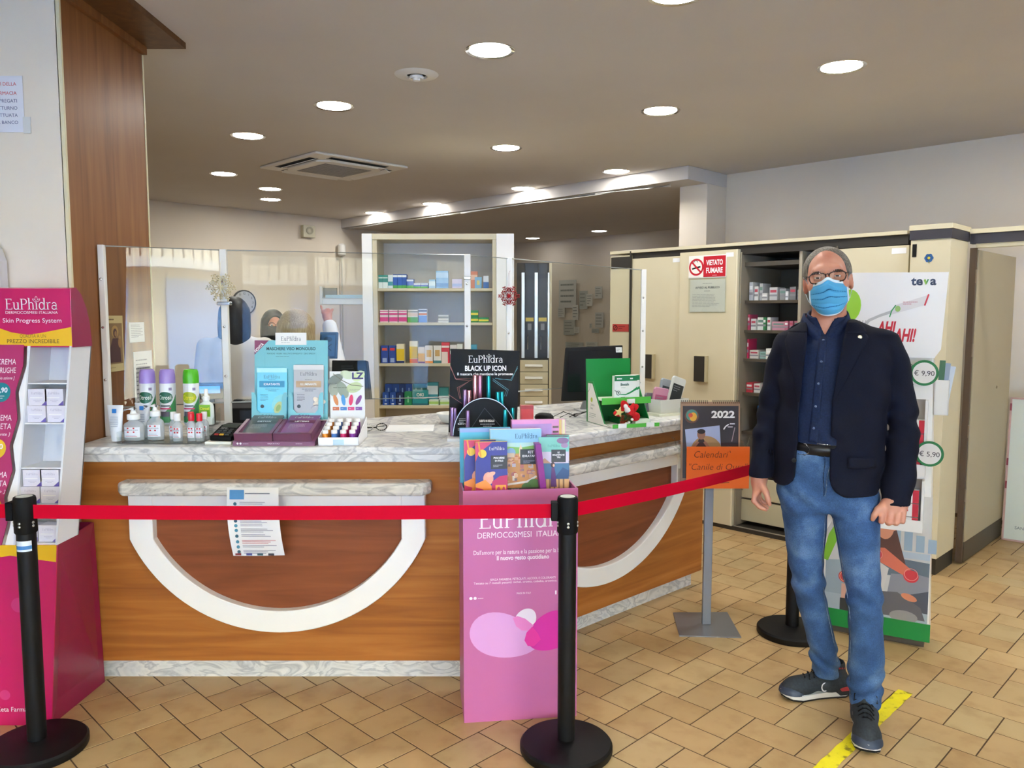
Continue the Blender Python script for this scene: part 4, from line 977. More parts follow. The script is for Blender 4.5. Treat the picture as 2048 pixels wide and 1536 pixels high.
def kit(x, yy, z, w, h, d, body, lab, deco, lean=-3, rz=0):
    c, s_ = math.cos(R(7)), math.sin(R(7))
    g = G(); g.box(-w/2, w/2, 0, d, 0, h, body)
    if deco: deco(g, w, h)
    return g.build('beauty_kit', loc=(-.183+x*c-yy*s_, 2.897+x*s_+yy*c, z), rot=(R(lean), 0, R(7+rz)), label=lab, cat='kit box', group='beauty kits in the lilac bin')
BZ = PH-.024
def d_navy(g, w, h):
    g.rect(-w/2, w/2, 0, h, -.0005, mat('#2f3391', .4)); g.flat([(-w/2, h), (w*.02, h), (-w*.1, h*.93), (-w*.38, h*.8), (-w/2, h*.62)], -.0007, mat('#d43b6a', .4)); g.disc(-w*.28, h*.78, w*.13, -.0009, mat('#f2c93a', .4))
    g.ribbon([(-w*.4, h), (-w*.33, h*.72)], w*.05, -.0011, mat('#e2962c', .4)); wordmark(g, w*.17, h*.845, w*.48, -.0011, W); g.rect(-w*.02, w*.5, h*.48, h*.74, -.0010, mat('#26272c', .4)); g.text('POLVERE', w*.24, h*.675, h*.035, -.0014, W, w=w*.34, bold=.03); g.text('DI STELLE', w*.24, h*.625, h*.03, -.0014, W, w=w*.26, bold=.03); g.lines(w*.05, w*.45, h*.55, h*.03, 2, -.0014, mat('#b9b9bc', .5))
    g.disc(-w*.1, h*.30, w*.16, -.0010, mat('#e9a58c', .4), rz=w*.2); g.disc(-w*.02, h*.38, w*.15, -.0012, mat('#f0b49a', .4), rz=w*.07, rot=.4); g.flat([(-w/2, 0), (-w/2, h*.2), (-w*.2, h*.28), (0, h*.16), (w*.02, 0)], -.0013, mat('#ef8d2c', .4)); g.flat([(0, 0), (w*.02, h*.24), (w*.25, h*.34), (w/2, h*.36), (w/2, 0)], -.0012, mat('#c3225d', .4)); g.rect(w*.12, w*.45, h*.02, h*.17, -.0015, mat('#f2a83a', .4)); g.disc(w*.22, h*.06, w*.06, -.0017, mat('#d43b6a', .4), rz=h*.08); g.disc(w*.38, h*.06, w*.05, -.0017, mat('#d43b6a', .4), rz=h*.08); g.flat([(-w/2, 0), (-w*.3, 0), (-w*.25, h*.09), (-w/2, h*.14)], -.0015, mat('#c3225d', .4))
def d_kit(g, w, h):
    g.rect(-w/2, w/2, h*.75, h, -.0005, mat('#8cc4e6', .4)); g.rect(-w/2, w/2, h*.68, h*.78, -.0006, mat('#b9dfe0', .4)); g.flat([(-w/2, h*.66), (-w*.2, h*.72), (w*.1, h*.70), (w*.5, h*.75), (w/2, h*.6), (-w/2, h*.6)], -.0008, mat('#7fb85a', .4)); g.rect(-w/2, w/2, h*.0, h*.65, -.0007, mat('#c98f4c', .4))
    rnd = random.Random(4)
    for k in range(70):
        a = rnd.uniform(-w*.48, w*.44); b = rnd.uniform(.12, .55)*h; s_ = rnd.uniform(.03, .07)*w; g.rect(a, a+s_*1.3, b, b+s_*1.2, -.0010-.00001*k, mat(rnd.choice(('#e9dcc6', '#d9a27c', '#b8706a', '#8f6f74', '#c7c0c8', '#e0b48c', '#6f6a72')), .5)); 
        if k % 2: g.flat([(a-s_*.1, b+s_*1.2), (a+s_*1.4, b+s_*1.2), (a+s_*.65, b+s_*1.7)], -.0018, mat(rnd.choice(('#b6604a', '#c98a5a', '#a88a90')), .5))
    g.disc(-w*.1, h*.62, w*.09, -.0020, mat('#7fa8cf', .4)); g.rect(-w*.17, -w*.03, h*.54, h*.61, -.0021, mat('#d8c2a8', .4)); g.flat([(w*.06, h*.55), (w*.12, h*.55), (w*.12, h*.68), (w*.09, h*.76), (w*.06, h*.68)], -.0021, mat('#e4d2b0', .4))
    g.ribbon([(-w*.45, h*.06), (-w*.1, h*.10), (w*.2, h*.13), (w*.4, h*.22)], w*.04, -.0022, mat('#ece6da', .4)); g.disc(w*.35, h*.06, w*.14, -.0023, mat('#5f8a48', .4)); g.disc(w*.2, h*.03, w*.1, -.0023, mat('#4f7a40', .4)); g.rect(-w/2, w/2, 0, h*.035, -.0024, mat('#5a5a50', .4)); g.lines(-w*.1, w*.25, h*.012, h*.02, 1, -.0026, W)
    wordmark(g, w*.2, h*.85, w*.44, -.0022, mat('#2f5a8a', .4)); g.rect(w*.08, w*.5, h*.42, h*.67, -.0024, mat('#2b2d30', .4)); g.text('KIT', w*.29, h*.60, h*.045, -.0027, W, bold=.03); g.text('IDRATANTE', w*.29, h*.54, h*.035, -.0027, W, w=w*.34, bold=.03); g.lines(w*.14, w*.44, h*.47, h*.03, 2, -.0027, mat('#aab', .5))
def d_terme(g, w, h):
    g.rect(-w/2, w/2, h*.6, h, -.0005, mat('#7fcabd', .4)); g.rect(-w/2, w/2, h*.5, h*.72, -.0006, mat('#d8cfe0', .4)); g.rect(-w/2, w/2, h*.2, h*.5, -.0006, mat('#3e6f9a', .4)); g.flat([(-w/2, h*.5), (-w*.3, h*.6), (-w*.1, h*.5)], -.0008, mat('#c79a78', .4)); g.flat([(0, h*.2), (w*.3, h*.42), (w/2, h*.36), (w/2, h*.2)], -.0008, mat('#2b4f7c', .4)); g.rect(-w/2, w/2, 0, h*.2, -.0008, mat('#d8b078', .4))
    for k in range(6): g.rect(-w*.45+w*.15*k, -w*.40+w*.15*k, 0, h*.2, -.0010, mat('#8a6a4a', .4))
    g.disc(w*.3, h*.93, w*.2, -.0010, mat('#8a6a94', .4), rz=h*.06); g.disc(w*.36, h*.84, w*.12, -.0010, mat('#a48ab0', .4), rz=h*.05)
    g.flat([(-w*.1, h*.05), (w*.1, h*.05), (w*.06, h*.3), (w*.02, h*.42), (-w*.07, h*.42), (-w*.09, h*.25)], -.0012, mat('#5a2a6c', .4)); g.disc(-w*.03, h*.47, w*.07, -.0014, mat('#3a2430', .4), rz=w*.09); g.disc(0, h*.46, w*.035, -.0016, mat('#e2b59a', .4), rz=w*.05)
    g.rect(-w*.08, w*.40, h*.52, h*.76, -.0014, mat('#2b2d30', .4)); g.text('LE', w*.16, h*.69, h*.03, -.0017, W, bold=.03); g.text('MAGNIFICHE', w*.16, h*.645, h*.03, -.0017, W, w=w*.4, bold=.03); g.text('TRE', w*.16, h*.60, h*.03, -.0017, W, bold=.03); wordmark(g, w*.0, h*.81, w*.4, -.0017, mat('#4d8a86', .4))
def d_sky(g, w, h):
    g.rect(-w/2, w/2, 0, h, -.0005, mat('#4fb4d4', .4)); g.rect(-w/2, w/2, h*.93, h, -.0007, mat('#8fa8e0', .4))
    for a, b, c_ in ((-.3, .72, .1), (-.1, .76, .13), (.1, .73, .11), (.28, .68, .08)): g.disc(w*a, h*b, w*c_, -.0009, W, rz=h*.04)
    g.lines(-w*.3, w*.4, h*.5, h*.05, 2, -.001, W)
def d_pink(g, w, h):
    g.rect(-w/2, w*.24, 0, h*.94, -.0006, mat('#b48acb', .4)); g.disc(-w*.3, h*.62, w*.08, -.0008, mat('#d9a4d0', .4)); wordmark(g, -.0, h*.66, w*.44, -.001, mat('#6a3f86', .4)); g.text('DERMOCOSMESI ITALIANA', 0, h*.6, h*.03, -.001, mat('#6a3f86', .4), w=w*.4)
    for k in range(8): g.rect(w*.26, w*.37, h*(.35+.075*k), h*(.38+.075*k), -.0008, mat('#5a3a30', .4))
    g.rect(w*.38, w*.43, 0, h, -.0008, mat('#e6c070', .4)); g.rect(w*.44, w*.49, 0, h, -.0008, mat('#efe2b8', .4))
kit(.10, .165, BZ, .20, .235, .03, mat('#4fb4d4', .4), 'light blue kit box with white clouds at the back of the bin', d_sky)
kit(.315, .175, BZ, .215, .262, .04, mat('#e08fc6', .4), 'pink kit box tallest at the back right of the bin', d_pink)
kit(.072, .085, BZ, .122, .20, .022, mat('#e7b62e', .4), 'navy blue kit with moon print, half hidden leftmost in the bin', d_navy)
kit(.112, .045, BZ, .122, .198, .024, mat('#e9b92e', .4), 'navy blue kit with moon print, whole front showing', d_navy)
kit(.214, .105, BZ, .20, .236, .035, mat('#dfe6ea', .4), 'kit box with painted hill town, middle of the bin', d_kit)
k_ = G(); k_.prism([(-.012, 0), (.012, 0), (-.012, .19), (-.034, .19)], 0, .05, mat('#8a1f86', .4)); 
k_.build('beauty_kit', loc=(.122, 2.965, BZ), rz=R(7), label='purple kit box edge leaning between the painted kits', cat='kit box', group='beauty kits in the lilac bin')
kit(.36, .095, BZ, .118, .205, .03, mat('#3d5f86', .4), 'kit box with a lady by the sea at the right end of the bin', d_terme, rz=-4)
kit(.385, .14, BZ, .09, .205, .03, mat('#6a5468', .4), 'kit box with lavender print peeking out at the right rear', d_terme, rz=-4)

# ---------------------------------------------------------------- raspberry floor display at the left edge
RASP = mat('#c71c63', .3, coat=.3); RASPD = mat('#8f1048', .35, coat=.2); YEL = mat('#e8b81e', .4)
rd = thing('floor_display', (-1.9, 2.88, 0), 0, label='raspberry pink floor display with white shelves and yellow header', cat='display')
XL, XR = -.10, .20
G().prism([(XL-.03, 0), (.150, 0), (.205, .70), (XL-.02, .70)], 0, .006, RASP).build('base_front', parent=rd)
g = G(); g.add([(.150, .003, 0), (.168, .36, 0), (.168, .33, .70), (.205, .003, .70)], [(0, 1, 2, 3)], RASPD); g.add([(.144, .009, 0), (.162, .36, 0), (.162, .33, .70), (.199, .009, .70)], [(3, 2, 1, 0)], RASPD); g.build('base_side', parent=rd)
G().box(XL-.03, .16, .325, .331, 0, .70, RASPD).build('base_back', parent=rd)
g = G().flat([(XL-.02, .70), (.204, .70), (.199, .635), (.06, .655), (.03, .66), (.0, .655), (XL-.02, .645)], -.001, YEL); g.build('printed_band', parent=rd); g = G(); g.text('Zeta Farmaceutici', .035, .055, .018, -.001, WT, w=.18); g.flat([(-.105, .05), (-.095, .05), (-.078, .085), (-.06, .05), (-.05, .05), (-.074, .10), (-.082, .10)], -.001, WT)
for a, b, r_ in ((.09, .6, .03), (-.06, .25, .03), (-.02, .12, .02), (.05, .47, .028), (.11, .33, .018), (-.09, .5, .02)): G().disc(a, b, r_, -.0008, mat('#d13f7e', .3), seg=18).build('printed_bubble', parent=rd)
g.build('base_print', parent=rd)
# leaning white shelf case
LEAN = math.atan2(.16, .74)
sh = Matrix.Translation((0, 0, .70)) @ Matrix.Shear('XZ', 4, (0, 0)) 
def lean(g):
    m = Matrix.Identity(4); m[1][2] = .16/.74; g.T = Matrix.Translation((0, .0, .70)) @ m; return g
SHW = mat('#d9dbe2', .45)
g = lean(G()); g.box(XR-.002, XR+.006, 0, .145, 0, .74, SHW); g.build('case_side', parent=rd)
g = lean(G()); g.box(.042, .048, 0, .145, 0, .74, SHW); g.build('case_side', parent=rd)
g = lean(G()); g.box(XL-.02, XR+.006, .14, .146, 0, .74, SHW); g.build('case_back', parent=rd)
for z in (0, .14, .275, .44, .59):
    G().box(.048, XR-.002, z*.216+.004, z*.216+.14, .70+z, .705+z, mat('#e3e4e8', .45)).build('shelf', parent=rd)
wave = [(XL-.02, 0), (-.0, 0), (.015, .08), (-.005, .17), (.018, .27), (.0, .36), (.022, .46), (.005, .56), (.028, .66), (.024, .74), (XL-.02, .74)]
g = lean(G()); g.prism([(a+.012, b) for a, b in wave[1:-1]] + [(.042, .74), (.042, 0)], .0, .003, mat('#ecebee', .45)); g.prism(wave, -.004, .0, mat('#b2356c', .35)); g.build('info_panel', parent=rd, label='pink wavy panel with prices')
g = lean(G())
for k, (z, l1, l2, l3, pr, cc) in enumerate(((.665, 'CREMA', 'ANTIRUGHE', '[ doppia azione ]', '12,90', '#1d7f8c'), (.455, 'CREMA', 'ANTI ETA', '[ idratante ]', '9,90', '#e3b92a'), (.245, 'CREMA', 'ANTI ETA', '[ giorno ]', '9,90', '#e3b92a'))):
    g.text(l1, -.035, z, .021, -.0045, WT, w=.072); g.text(l2, -.05, z-.032, .021, -.0045, WT, w=.105); g.text(l3, -.045, z-.056, .011, -.0045, WT, w=.09, shear=.2); g.disc(-.048, z-.105, .037, -.0046, mat(cc, .4)); g.text(pr, -.048, z-.105, .018, -.0050, WT, w=.05, bold=.03); g.lines(-.068, -.028, z-.12, .008, 2, -.005, WT, align='c')
g.build('panel_print', parent=rd)
# header
hw0, hw1 = -.092, .209
prof = [(.16, 1.43), (.16, 1.45), (.165, 1.655), (.20, 1.66), (.235, 1.635), (.27, 1.58), (.29, 1.52), (.30, 1.44), (.30, 1.43)]
G().prism(prof, hw0, hw1, RASP, 'x').build('header_box', parent=rd, bevel=.002)
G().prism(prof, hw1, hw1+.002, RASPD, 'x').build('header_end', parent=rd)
g = G(); hc = .060
g.flat([(hw0, 1.435), (hw1, 1.435), (hw1, 1.508), (hc+.03, 1.485), (hc-.02, 1.478), (hc-.08, 1.487), (hw0, 1.512)], .1585, YEL); wordmark(g, hc, 1.575, .20, .158, WT); g.text('DERMOCOSMESI ITALIANA', hc, 1.558, .011, .158, WT, w=.2); g.text('Skin Progress System', hc, 1.525, .0165, .158, WT, w=.225)
g.text('QUALIT\u00c0 A UN', hc, 1.467, .013, .158, mat('#8a6a30', .5), w=.10); g.text('PREZZO INCREDIBILE', hc, 1.446, .0155, .158, mat('#5a4420', .5), w=.20); g.build('header_print', parent=rd)
def d_cream(g, w, h):
    wordmark(g, 0, h*.68, w*.6, -.0006, mat('#a9a4bd', .4)); g.rect(-w*.4, w*.3, h*.45, h*.5, -.0006, mat('#f4f2f4', .2)); g.lines(-w*.3, w*.3, h*.3, h*.08, 2, -.0006, mat('#a9a4bd', .4), align='c'); g.flat([(w*.2, 0), (w/2, 0), (w/2, h*.3)], -.0007, mat('#6a5aa8', .4))
CRM = mat('#dcd9e6', .35)
for z, nm, rows in ((.705, 'bottom', ((.085, 0), (.160, 0))), (.845, 'second', ((.083, 0), (.158, 0), (.09, 1), (.155, 1))), (1.145, 'fourth', ((.083, 0), (.158, 0), (.086, 1), (.150, 1)))):
    for x, lv in rows:
        zz = z + .001 + lv*.0635; yo = (z-.70)*.216
        lab = '%s cream carton of the %s layer on the %s white shelf' % ('left' if x < .12 else 'right', ('lower', 'upper')[lv], nm)
        carton('cream_box', -1.9+x, 2.88+yo+.022+lv*.005, zz, .070, .0625, .06, CRM, lab, 'carton', group='cream cartons on the raspberry display', deco=d_cream)

# notice and device on the white wall at the far left
t = thing('wall_notice', (-2.055, 3.247, 2.395), R(0), label='white typed notice with red and blue lines taped on the left wall', cat='notice')
G().box(-.10, .10, -.001, 0, -.11, .11, mat('#dcdde6', .6)).build('sheet', parent=t)
g = G()
for s_, z, c_ in (('ORARI DELLA', .072, '#c8303c'), ('FARMACIA', .036, '#c8303c'), ('SI PREGATI', .006, '#3a4a78'), ('NOTTURNO', -.022, '#3a4a78'), ('EFFETTUATA', -.05, '#3a4a78'), ('AL BANCO', -.078, '#3a4a78')): g.text(s_, .075, z, .013, -.002, mat(c_, .6), align='r')
g.build('typing', parent=t); G().box(.095, .125, -.003, -.001, -.115, -.05, mat('#d3d3cf', .3)).build('tape', parent=t)
t = thing('leaflet_holder', (-2.14, 3.18, 1.60), 0, label='blue and white wall leaflet holder cut by the left picture edge', cat='holder')
G().prism([(-.12, 0), (.09, 0), (.09, .17), (.075, .22), (.04, .25), (-.12, .25)], .0, .06, mat('#d7d8e0', .35)).build('back_plate', parent=t, bevel=.004)
for k, (z, c_) in enumerate(((.005, '#7f93b8'), (.035, '#8fa4c8'), (.07, '#7d95c2'), (.10, '#93a8cf'))): G().box(-.115, .082 + .008*(k == 0), -.022+.004*k, .0, z, z+.028, mat(c_, .35)).build('leaflet_pocket', parent=t)
for x in (.083,): G().box(x, x+.012, -.03, .0, 0, .21, mat('#e9eaf0', .3)).build('side_rail', parent=t)

# prints taped to the wood panel
ic = thing('icon_print', (-1.797, 3.575, 1.30), R(90), label='old brown icon print with cream border on the wood panel', cat='picture')
G().box(-.10, .10, -.002, 0, 0, .37, mat('#cdb682', .6)).build('sheet', parent=ic)
g = G(); g.rect(-.085, .085, .05, .32, -.003, mat('#8a6a44', .6)); g.disc(0, .265, .04, -.0034, mat('#b48a50', .6)); g.flat([(-.07, .06), (.06, .06), (.055, .16), (.035, .22), (-.03, .22), (-.06, .16)], -.0036, mat('#4a2228', .6)); g.disc(0, .255, .022, -.0040, mat('#5a3430', .6), rz=.03); g.disc(.004, .25, .013, -.0044, mat('#a07850', .6), rz=.018); g.disc(.05, .19, .02, -.0042, mat('#9a7040', .6), rz=.035); g.disc(.05, .225, .012, -.0046, mat('#a8805a', .6)); g.lines(-.07, .07, .34, .01, 1, -.003, mat('#6a4a2a', .6), th=.9); g.lines(-.07, .07, .025, .01, 1, -.003, mat('#6a5a3a', .6)); g.build('picture', parent=ic)
ic.scale = (.78, 1, .68)
for y_, z, w, h, lab in ((3.79, 1.425, .15, .095, 'small typed card on the wood panel beside the icon print'), (3.84, 1.08, .19, .30, 'tall typed list on the wood panel behind the spray cans')):
    t = thing('typed_sheet', (-1.797, y_, z), R(90), label=lab, cat='paper')
    G().box(-w/2, w/2, -.0015, 0, 0, h, mat('#cfcfd2', .6)).build('sheet', parent=t); g = G(); g.lines(-w*.4, w*.4, h*.85, h*.085 if h < .2 else .02, 8 if h < .2 else 12, -.002, mat('#7d7d88', .6), seed=3); g.build('typing', parent=t)
# ---------------------------------------------------------------- green vitamin display on the side counter
GRN = mat('#0f7f38', .35); GRL = mat('#54b847', .4); GRD = mat('#0b5c2b', .4)
gd = thing('vitamin_display', (.475, 3.70, CT), R(20), label='green two tier cardboard display on the side counter', cat='display')
GW, GD_ = .25, .28
g = G(); g.T = Matrix.Translation((0, GD_, 0)) @ Matrix.Rotation(R(-3), 4, 'X'); g.box(0, GW, 0, .005, 0, .315, GRN); g.build('back_card', parent=gd)
side = [(0.0, 0), (GD_, 0), (GD_, .205), (.215, .205), (.085, .012), (.0, .0)]
for x, m in ((0, GRN), (GW-.004, GRN)): G().prism([(a, b) for a, b in side[:-1]], x, x+.004, m, 'x').build('side_wing', parent=gd)
g = G(); g.T = Matrix.Rotation(R(0), 4, 'Z'); g.prism([(.0, .002), (GD_-.012, .002), (GD_-.012, .195), (.222, .195), (.09, .012)], -.0012, 0, mat('#e6e1d8', .45), 'x'); g.build('side_label', parent=gd)
g = G(); g.T = Matrix.Translation((-.0015, 0, 0)) @ Matrix.Rotation(R(-90), 4, 'Z')
g.disc(-.225, .115, .012, -.0004, mat('#a9b53a', .4)); g.text('Obiettivo', -.215, .085, .011, -.0004, mat('#6f7770', .5), w=.045); g.text('Fibra', -.225, .068, .011, -.0004, mat('#6f7770', .5), w=.03); g.lines(-.25, -.15, .045, .009, 3, -.0004, mat('#8d958e', .5)); g.ribbon(arc(-.30, .20, .06, .06, -60, 20, 8), .002, -.0004, mat('#444', .5)); g.build('side_print', parent=gd)
G().box(.004, GW-.004, 0, GD_, 0, .004, mat('#dfe3da', .45)).build('base', parent=gd)
g = G(); g.box(-.0, GW+.0, -.004, 0, 0, .018, GRL); g.build('front_lip', parent=gd)
g = G(); g.box(.004, GW-.004, .105, .275, .118, .122, mat('#d5e0cf', .45)); g.box(-.006, GW+.012, .10, .105, .102, .134, GRL); g.build('upper_shelf', parent=gd)
G().box(.01, GW-.01, .22, .226, .004, .118, GRD).build('inner_wall', parent=gd); G().box(.09, GW-.01, .10, .215, .004, .03, GRD).build('inner_step', parent=gd)
for x, z, y_ in ((.05, .0, -.0045), (.20, .0, -.0045), (.15, .104, .0995)): G().box(x-.022, x+.022, y_-.001, y_, z, z+.022, mat('#e8eae6', .5)).build('price_label', parent=gd)
def local(o, x, y):
    c, s_ = math.cos(o.rotation_euler.z), math.sin(o.rotation_euler.z); return o.location.x + x*c - y*s_, o.location.y + x*s_ + y*c
def d_vit(g, w, h):
    g.rect(-w/2, w/2, h*.78, h, -.0005, mat('#1d7a4c', .4)); g.lines(-w*.4, w*.1, h*.85, h*.06, 1, -.0008, W, th=.9); g.lines(w*.18, w*.46, h*.85, h*.06, 1, -.0008, W, th=.9); g.text('Bioscalin', -w*.05, h*.58, h*.11, -.0008, mat('#245a4a', .4), w=w*.36, bold=.03); g.lines(-w*.2, w*.2, h*.48, h*.05, 1, -.0008, mat('#8fa89c', .5))
    g.flat([(-w*.25, h*.22), (0, h*.22), (w*.25, h*.34), (w/2, h*.52), (w/2, h*.40), (w*.2, h*.24), (0, h*.17), (-w*.25, h*.19)], -.0006, mat('#1d8a50', .4)); g.disc(-w*.33, h*.27, w*.09, -.0008, mat('#2b3a36', .4)); g.disc(-w*.33, h*.27, w*.07, -.0010, mat('#e3e8e4', .4)); g.disc(-w*.33, h*.28, w*.03, -.0012, mat('#2b3a36', .4)); g.ribbon([(-w*.5, h*.4), (-w*.4, h*.33)], w*.02, -.0009, mat('#2b3a36', .4)); g.lines(-w*.22, w*.2, h*.08, h*.05, 1, -.0008, mat('#4a5a54', .5))
for k, (x, yy) in enumerate(((.135, .125), (.165, .155))):
    X, Y_ = local(gd, x, yy); carton('supplement_box', X, Y_, CT+.123, .125, .115, .024, mat('#e2e6e2', .4), ('front' if k == 0 else 'rear') + ' white and green supplement box on the upper tier of the green display', 'box', rz=R(20), group='supplement boxes on the green display', deco=d_vit)
X, Y_ = local(gd, .20, .07); carton('supplement_box', X, Y_, CT+.005, .08, .022, .06, mat('#cfe0d2', .4), 'flat pale green box lying in the lower tier behind the ornament', 'box', rz=R(20))
# christmas decoration
X, Y_ = local(gd, .115, .045)
X, Y_ = local(gd, .10, .045)
t = thing('christmas_decoration', (X, Y_, CT+.004), R(20), label='red felt christmas decoration with star and pine sprig', cat='ornament')
RF = noise_mat('red_felt', [(.3, '#b00f16'), (.7, '#d3161d')], (1, 1, 1), nscale=200, rough=.95, bumps=.3)
star = []
for k in range(60):
    a = 2*PI*k/60; r_ = .062 + .02*math.cos(5*a + PI/2*0 + 1.57); star.append((r_*math.sin(a)*1.05, .078 + r_*math.cos(a)))
star = [(x, max(.001, z)) for x, z in star]
G().ring(star, [(x*.62, .078+(z-.078)*.62) for x, z in star], -.012, .012, RF, closed=True).build('felt_wreath', parent=t, bevel=.006, smooth=True)
G().lathe([(.001, -.03), (.02, -.02), (.026, 0), (.02, .02), (.001, .03)], RF, seg=12).build('felt_ball', parent=t, loc=(.05, -.015, .055), smooth=True)
G().lathe([(.001, -.045), (.025, -.03), (.018, .0), (.012, .03), (.001, .05)], RF, seg=12).build('felt_hat', parent=t, loc=(.02, -.012, .095), rot=(0, R(20), 0), smooth=True)
s5 = [((.034 if k % 2 == 0 else .013)*math.sin(PI*k/5), (.034 if k % 2 == 0 else .013)*math.cos(PI*k/5)) for k in range(10)]
G().prism(s5, -.004, .004, mat('#d9c07a', .5)).build('straw_star', parent=t, loc=(-.062, -.02, .088), rot=(0, R(15), 0))
g = G().lathe([(.001, -.028), (.016, -.02), (.018, -.006), (.012, .006), (.013, .018), (.008, .027), (.001, .03)], mat('#e9e6df', .8), seg=12); g.build('white_figure', parent=t, loc=(-.014, -.022, .108), rot=(0, R(-25), 0), smooth=True)
g = G()
rnd = random.Random(5)
for b in range(4):
    a = R(200 - 25*b); L_ = .07
    for k in range(22):
        q = k/22*L_; px, pz = .01 + q*math.cos(a), .045 + q*math.sin(a)*.55; d_ = rnd.uniform(.6, 1.2)
        for sg in (-1, 1): g.tube([(px, -.026, pz), (px + .016*math.cos(a+sg*d_), -.03-rnd.uniform(0, .008), max(.002, pz + .016*math.sin(a+sg*d_)))], .0008, mat('#2f4a24' if k % 3 else '#5a6a30', .7), 3)
g.build('pine_sprig', parent=t)
for x, z in ((.018, .035), (-.004, .018), (-.02, .012)): G().lathe([(.001, -.009), (.008, -.005), (.0095, 0), (.008, .005), (.001, .009)], mat('#ece8e4', .3), seg=12).build('white_berry', parent=t, loc=(x, -.03, z+.006), smooth=True)
t.scale = (.82, .82, .78)
# monitor
t = thing('computer_monitor', (.46, 4.40, CT), R(14), label='black computer monitor tilted back behind the green display', cat='monitor')
g = G(); g.T = Matrix.Translation((0, 0, .06)) @ Matrix.Rotation(R(-10), 4, 'X'); g.prism([(-.19, 0), (.17, 0), (.19, .31), (-.15, .30)], 0, .02, BLACK); g.build('frame', parent=t, bevel=.005)
g = G(); g.T = Matrix.Translation((0, 0, .06)) @ Matrix.Rotation(R(-10), 4, 'X'); g.flat([(-.155, .05), (.155, .05), (.172, .285), (-.138, .277)], -.001, mat('#15171b', .12)); g.build('screen', parent=t)
g = G(); g.T = Matrix.Translation((0, 0, .06)) @ Matrix.Rotation(R(-10), 4, 'X'); g.rect(.145, .182, .268, .298, -.0015, mat('#d5d8d6', .5)); g.lines(.149, .178, .285, .008, 2, -.002, mat('#444', .5)); g.build('sticker', parent=t)
G().prism([(-.07, 0), (.07, 0), (.035, .09), (-.035, .09)], .03, .05, mat('#9b9d9f', .4)).build('foot_neck', parent=t); G().box(-.09, .09, -.05, .09, 0, .008, mat('#b0b2b3', .4)).build('foot', parent=t, bevel=.002)
# white bin with pouches
t = thing('storage_bin', (.83, 4.28, CT), R(30), label='white plastic bin holding pouches at the end of the side counter', cat='bin')
g = G(); vs = []; 
for z, a, b in ((0, .085, .07), (.085, .10, .085)):
    vs += [(-a, -b, z), (a, -b, z), (a, b, z), (-a, b, z)]
for z, a, b in ((.085, .095, .08), (.006, .08, .065)):
    vs += [(-a, -b, z), (a, -b, z), (a, b, z), (-a, b, z)]
fs = [(3, 2, 1, 0)]
for o in (0, 4, 8): fs += [(o+i, o+(i+1) % 4, o+4+(i+1) % 4, o+4+i) for i in range(4)]
fs += [(12, 13, 14, 15)]
g.add(vs, fs, mat('#cfd0c9', .4)); g.build('tub', parent=t)
G().box(-.12, .12, -.10, .10, -.0, .012, mat('#d3d4bf', .5)).build('tray_lid', parent=t)
t.location.z += .0
def pouch(x, yy, lean, rz, body, window, lab, h=.18):
    X, Y_ = local(t0b, x, yy)
    o = thing('pouch', (X, Y_, CT+.014), R(30)+rz, label=lab, cat='pouch')
    g = G(); g.T = Matrix.Rotation(lean, 4, 'Y'); g.prism([(-.045, 0), (.045, 0), (.048, h-.012), (.04, h), (-.04, h), (-.048, h-.012)], -.008, .008, mat(body, .3)); g.build('bag', parent=o, bevel=.004)
    g = G(); g.T = Matrix.Rotation(lean, 4, 'Y'); g.rect(-.038, .038, .04, h-.04, -.0088, mat(window, .3)); g.lines(-.03, .03, h-.055, .012, 3, -.0094, mat('#8b9198', .5)); g.build('bag_print', parent=o)
t0b = t
pouch(.03, -.02, R(18), 0, '#c9cbc4', '#24292d', 'grey pouch with black window leaning in the white bin', .19)
pouch(.0, .02, R(14), R(8), '#9aa1a6', '#3a4348', 'dark grey pouch behind the one with the black window', .175)
pouch(-.045, .0, R(10), R(-6), '#c98ca6', '#b35a80', 'pink pouch leaning in the white bin', .13)
pouch(-.07, .03, R(5), 0, '#6d6a72', '#4a4850', 'small dark pouch at the left of the white bin', .10)

# ---------------------------------------------------------------- calendar stand
st = thing('brochure_stand', (.977, 3.859, 0), R(0), label='grey floor stand with clear pocket carrying the calendar', cat='stand')
g = G(); g.prism([(-.165, -.145), (.13, -.165), (.15, .16), (-.135, .155)], 0, .006, GREYM, 'z'); g.build('base_plate', parent=st)
G().box(-.021, .021, -.012, .012, .006, .76, GREYM).build('pole', parent=st, bevel=.002)
hc_ = thing('clear_pocket', (0, -.03, .70)); hc_.parent = st
for a in ((-.155, .155, -.02, -.017, 0, .235), (-.155, .155, .03, .033, 0, .40)): G().box(*a, ACRYL).build('pocket_wall', parent=hc_)
for x in (-.155, .152): G().box(x, x+.003, -.017, .03, 0, .24, ACRYL).build('pocket_end', parent=hc_)
for s_ in (-1, 1):
    G().tube([(s_*.155, .0, .20), (s_*.17, .0, .21), (s_*.185, -.01, .255), (s_*.20, -.02, .262)], .006, ACRYL, 6).build('pocket_ear', parent=hc_)
cal = thing('wall_calendar', (.975, 3.835, .735), 0, label='2022 calendar with dog photo standing in the clear pocket', cat='calendar')
g = G(); g.T = Matrix.Rotation(R(-4), 4, 'X'); g.box(-.145, .145, -.004, .008, 0, .395, mat('#a8866c', .6)); g.build('pages', parent=cal)
g = G(); g.T = Matrix.Rotation(R(-4), 4, 'X'); g.rect(-.136, .138, .02, .375, -.0045, mat('#3a3438', .5)); g.text('2022', .062, .318, .032, -.005, W, w=.115, bold=.04)
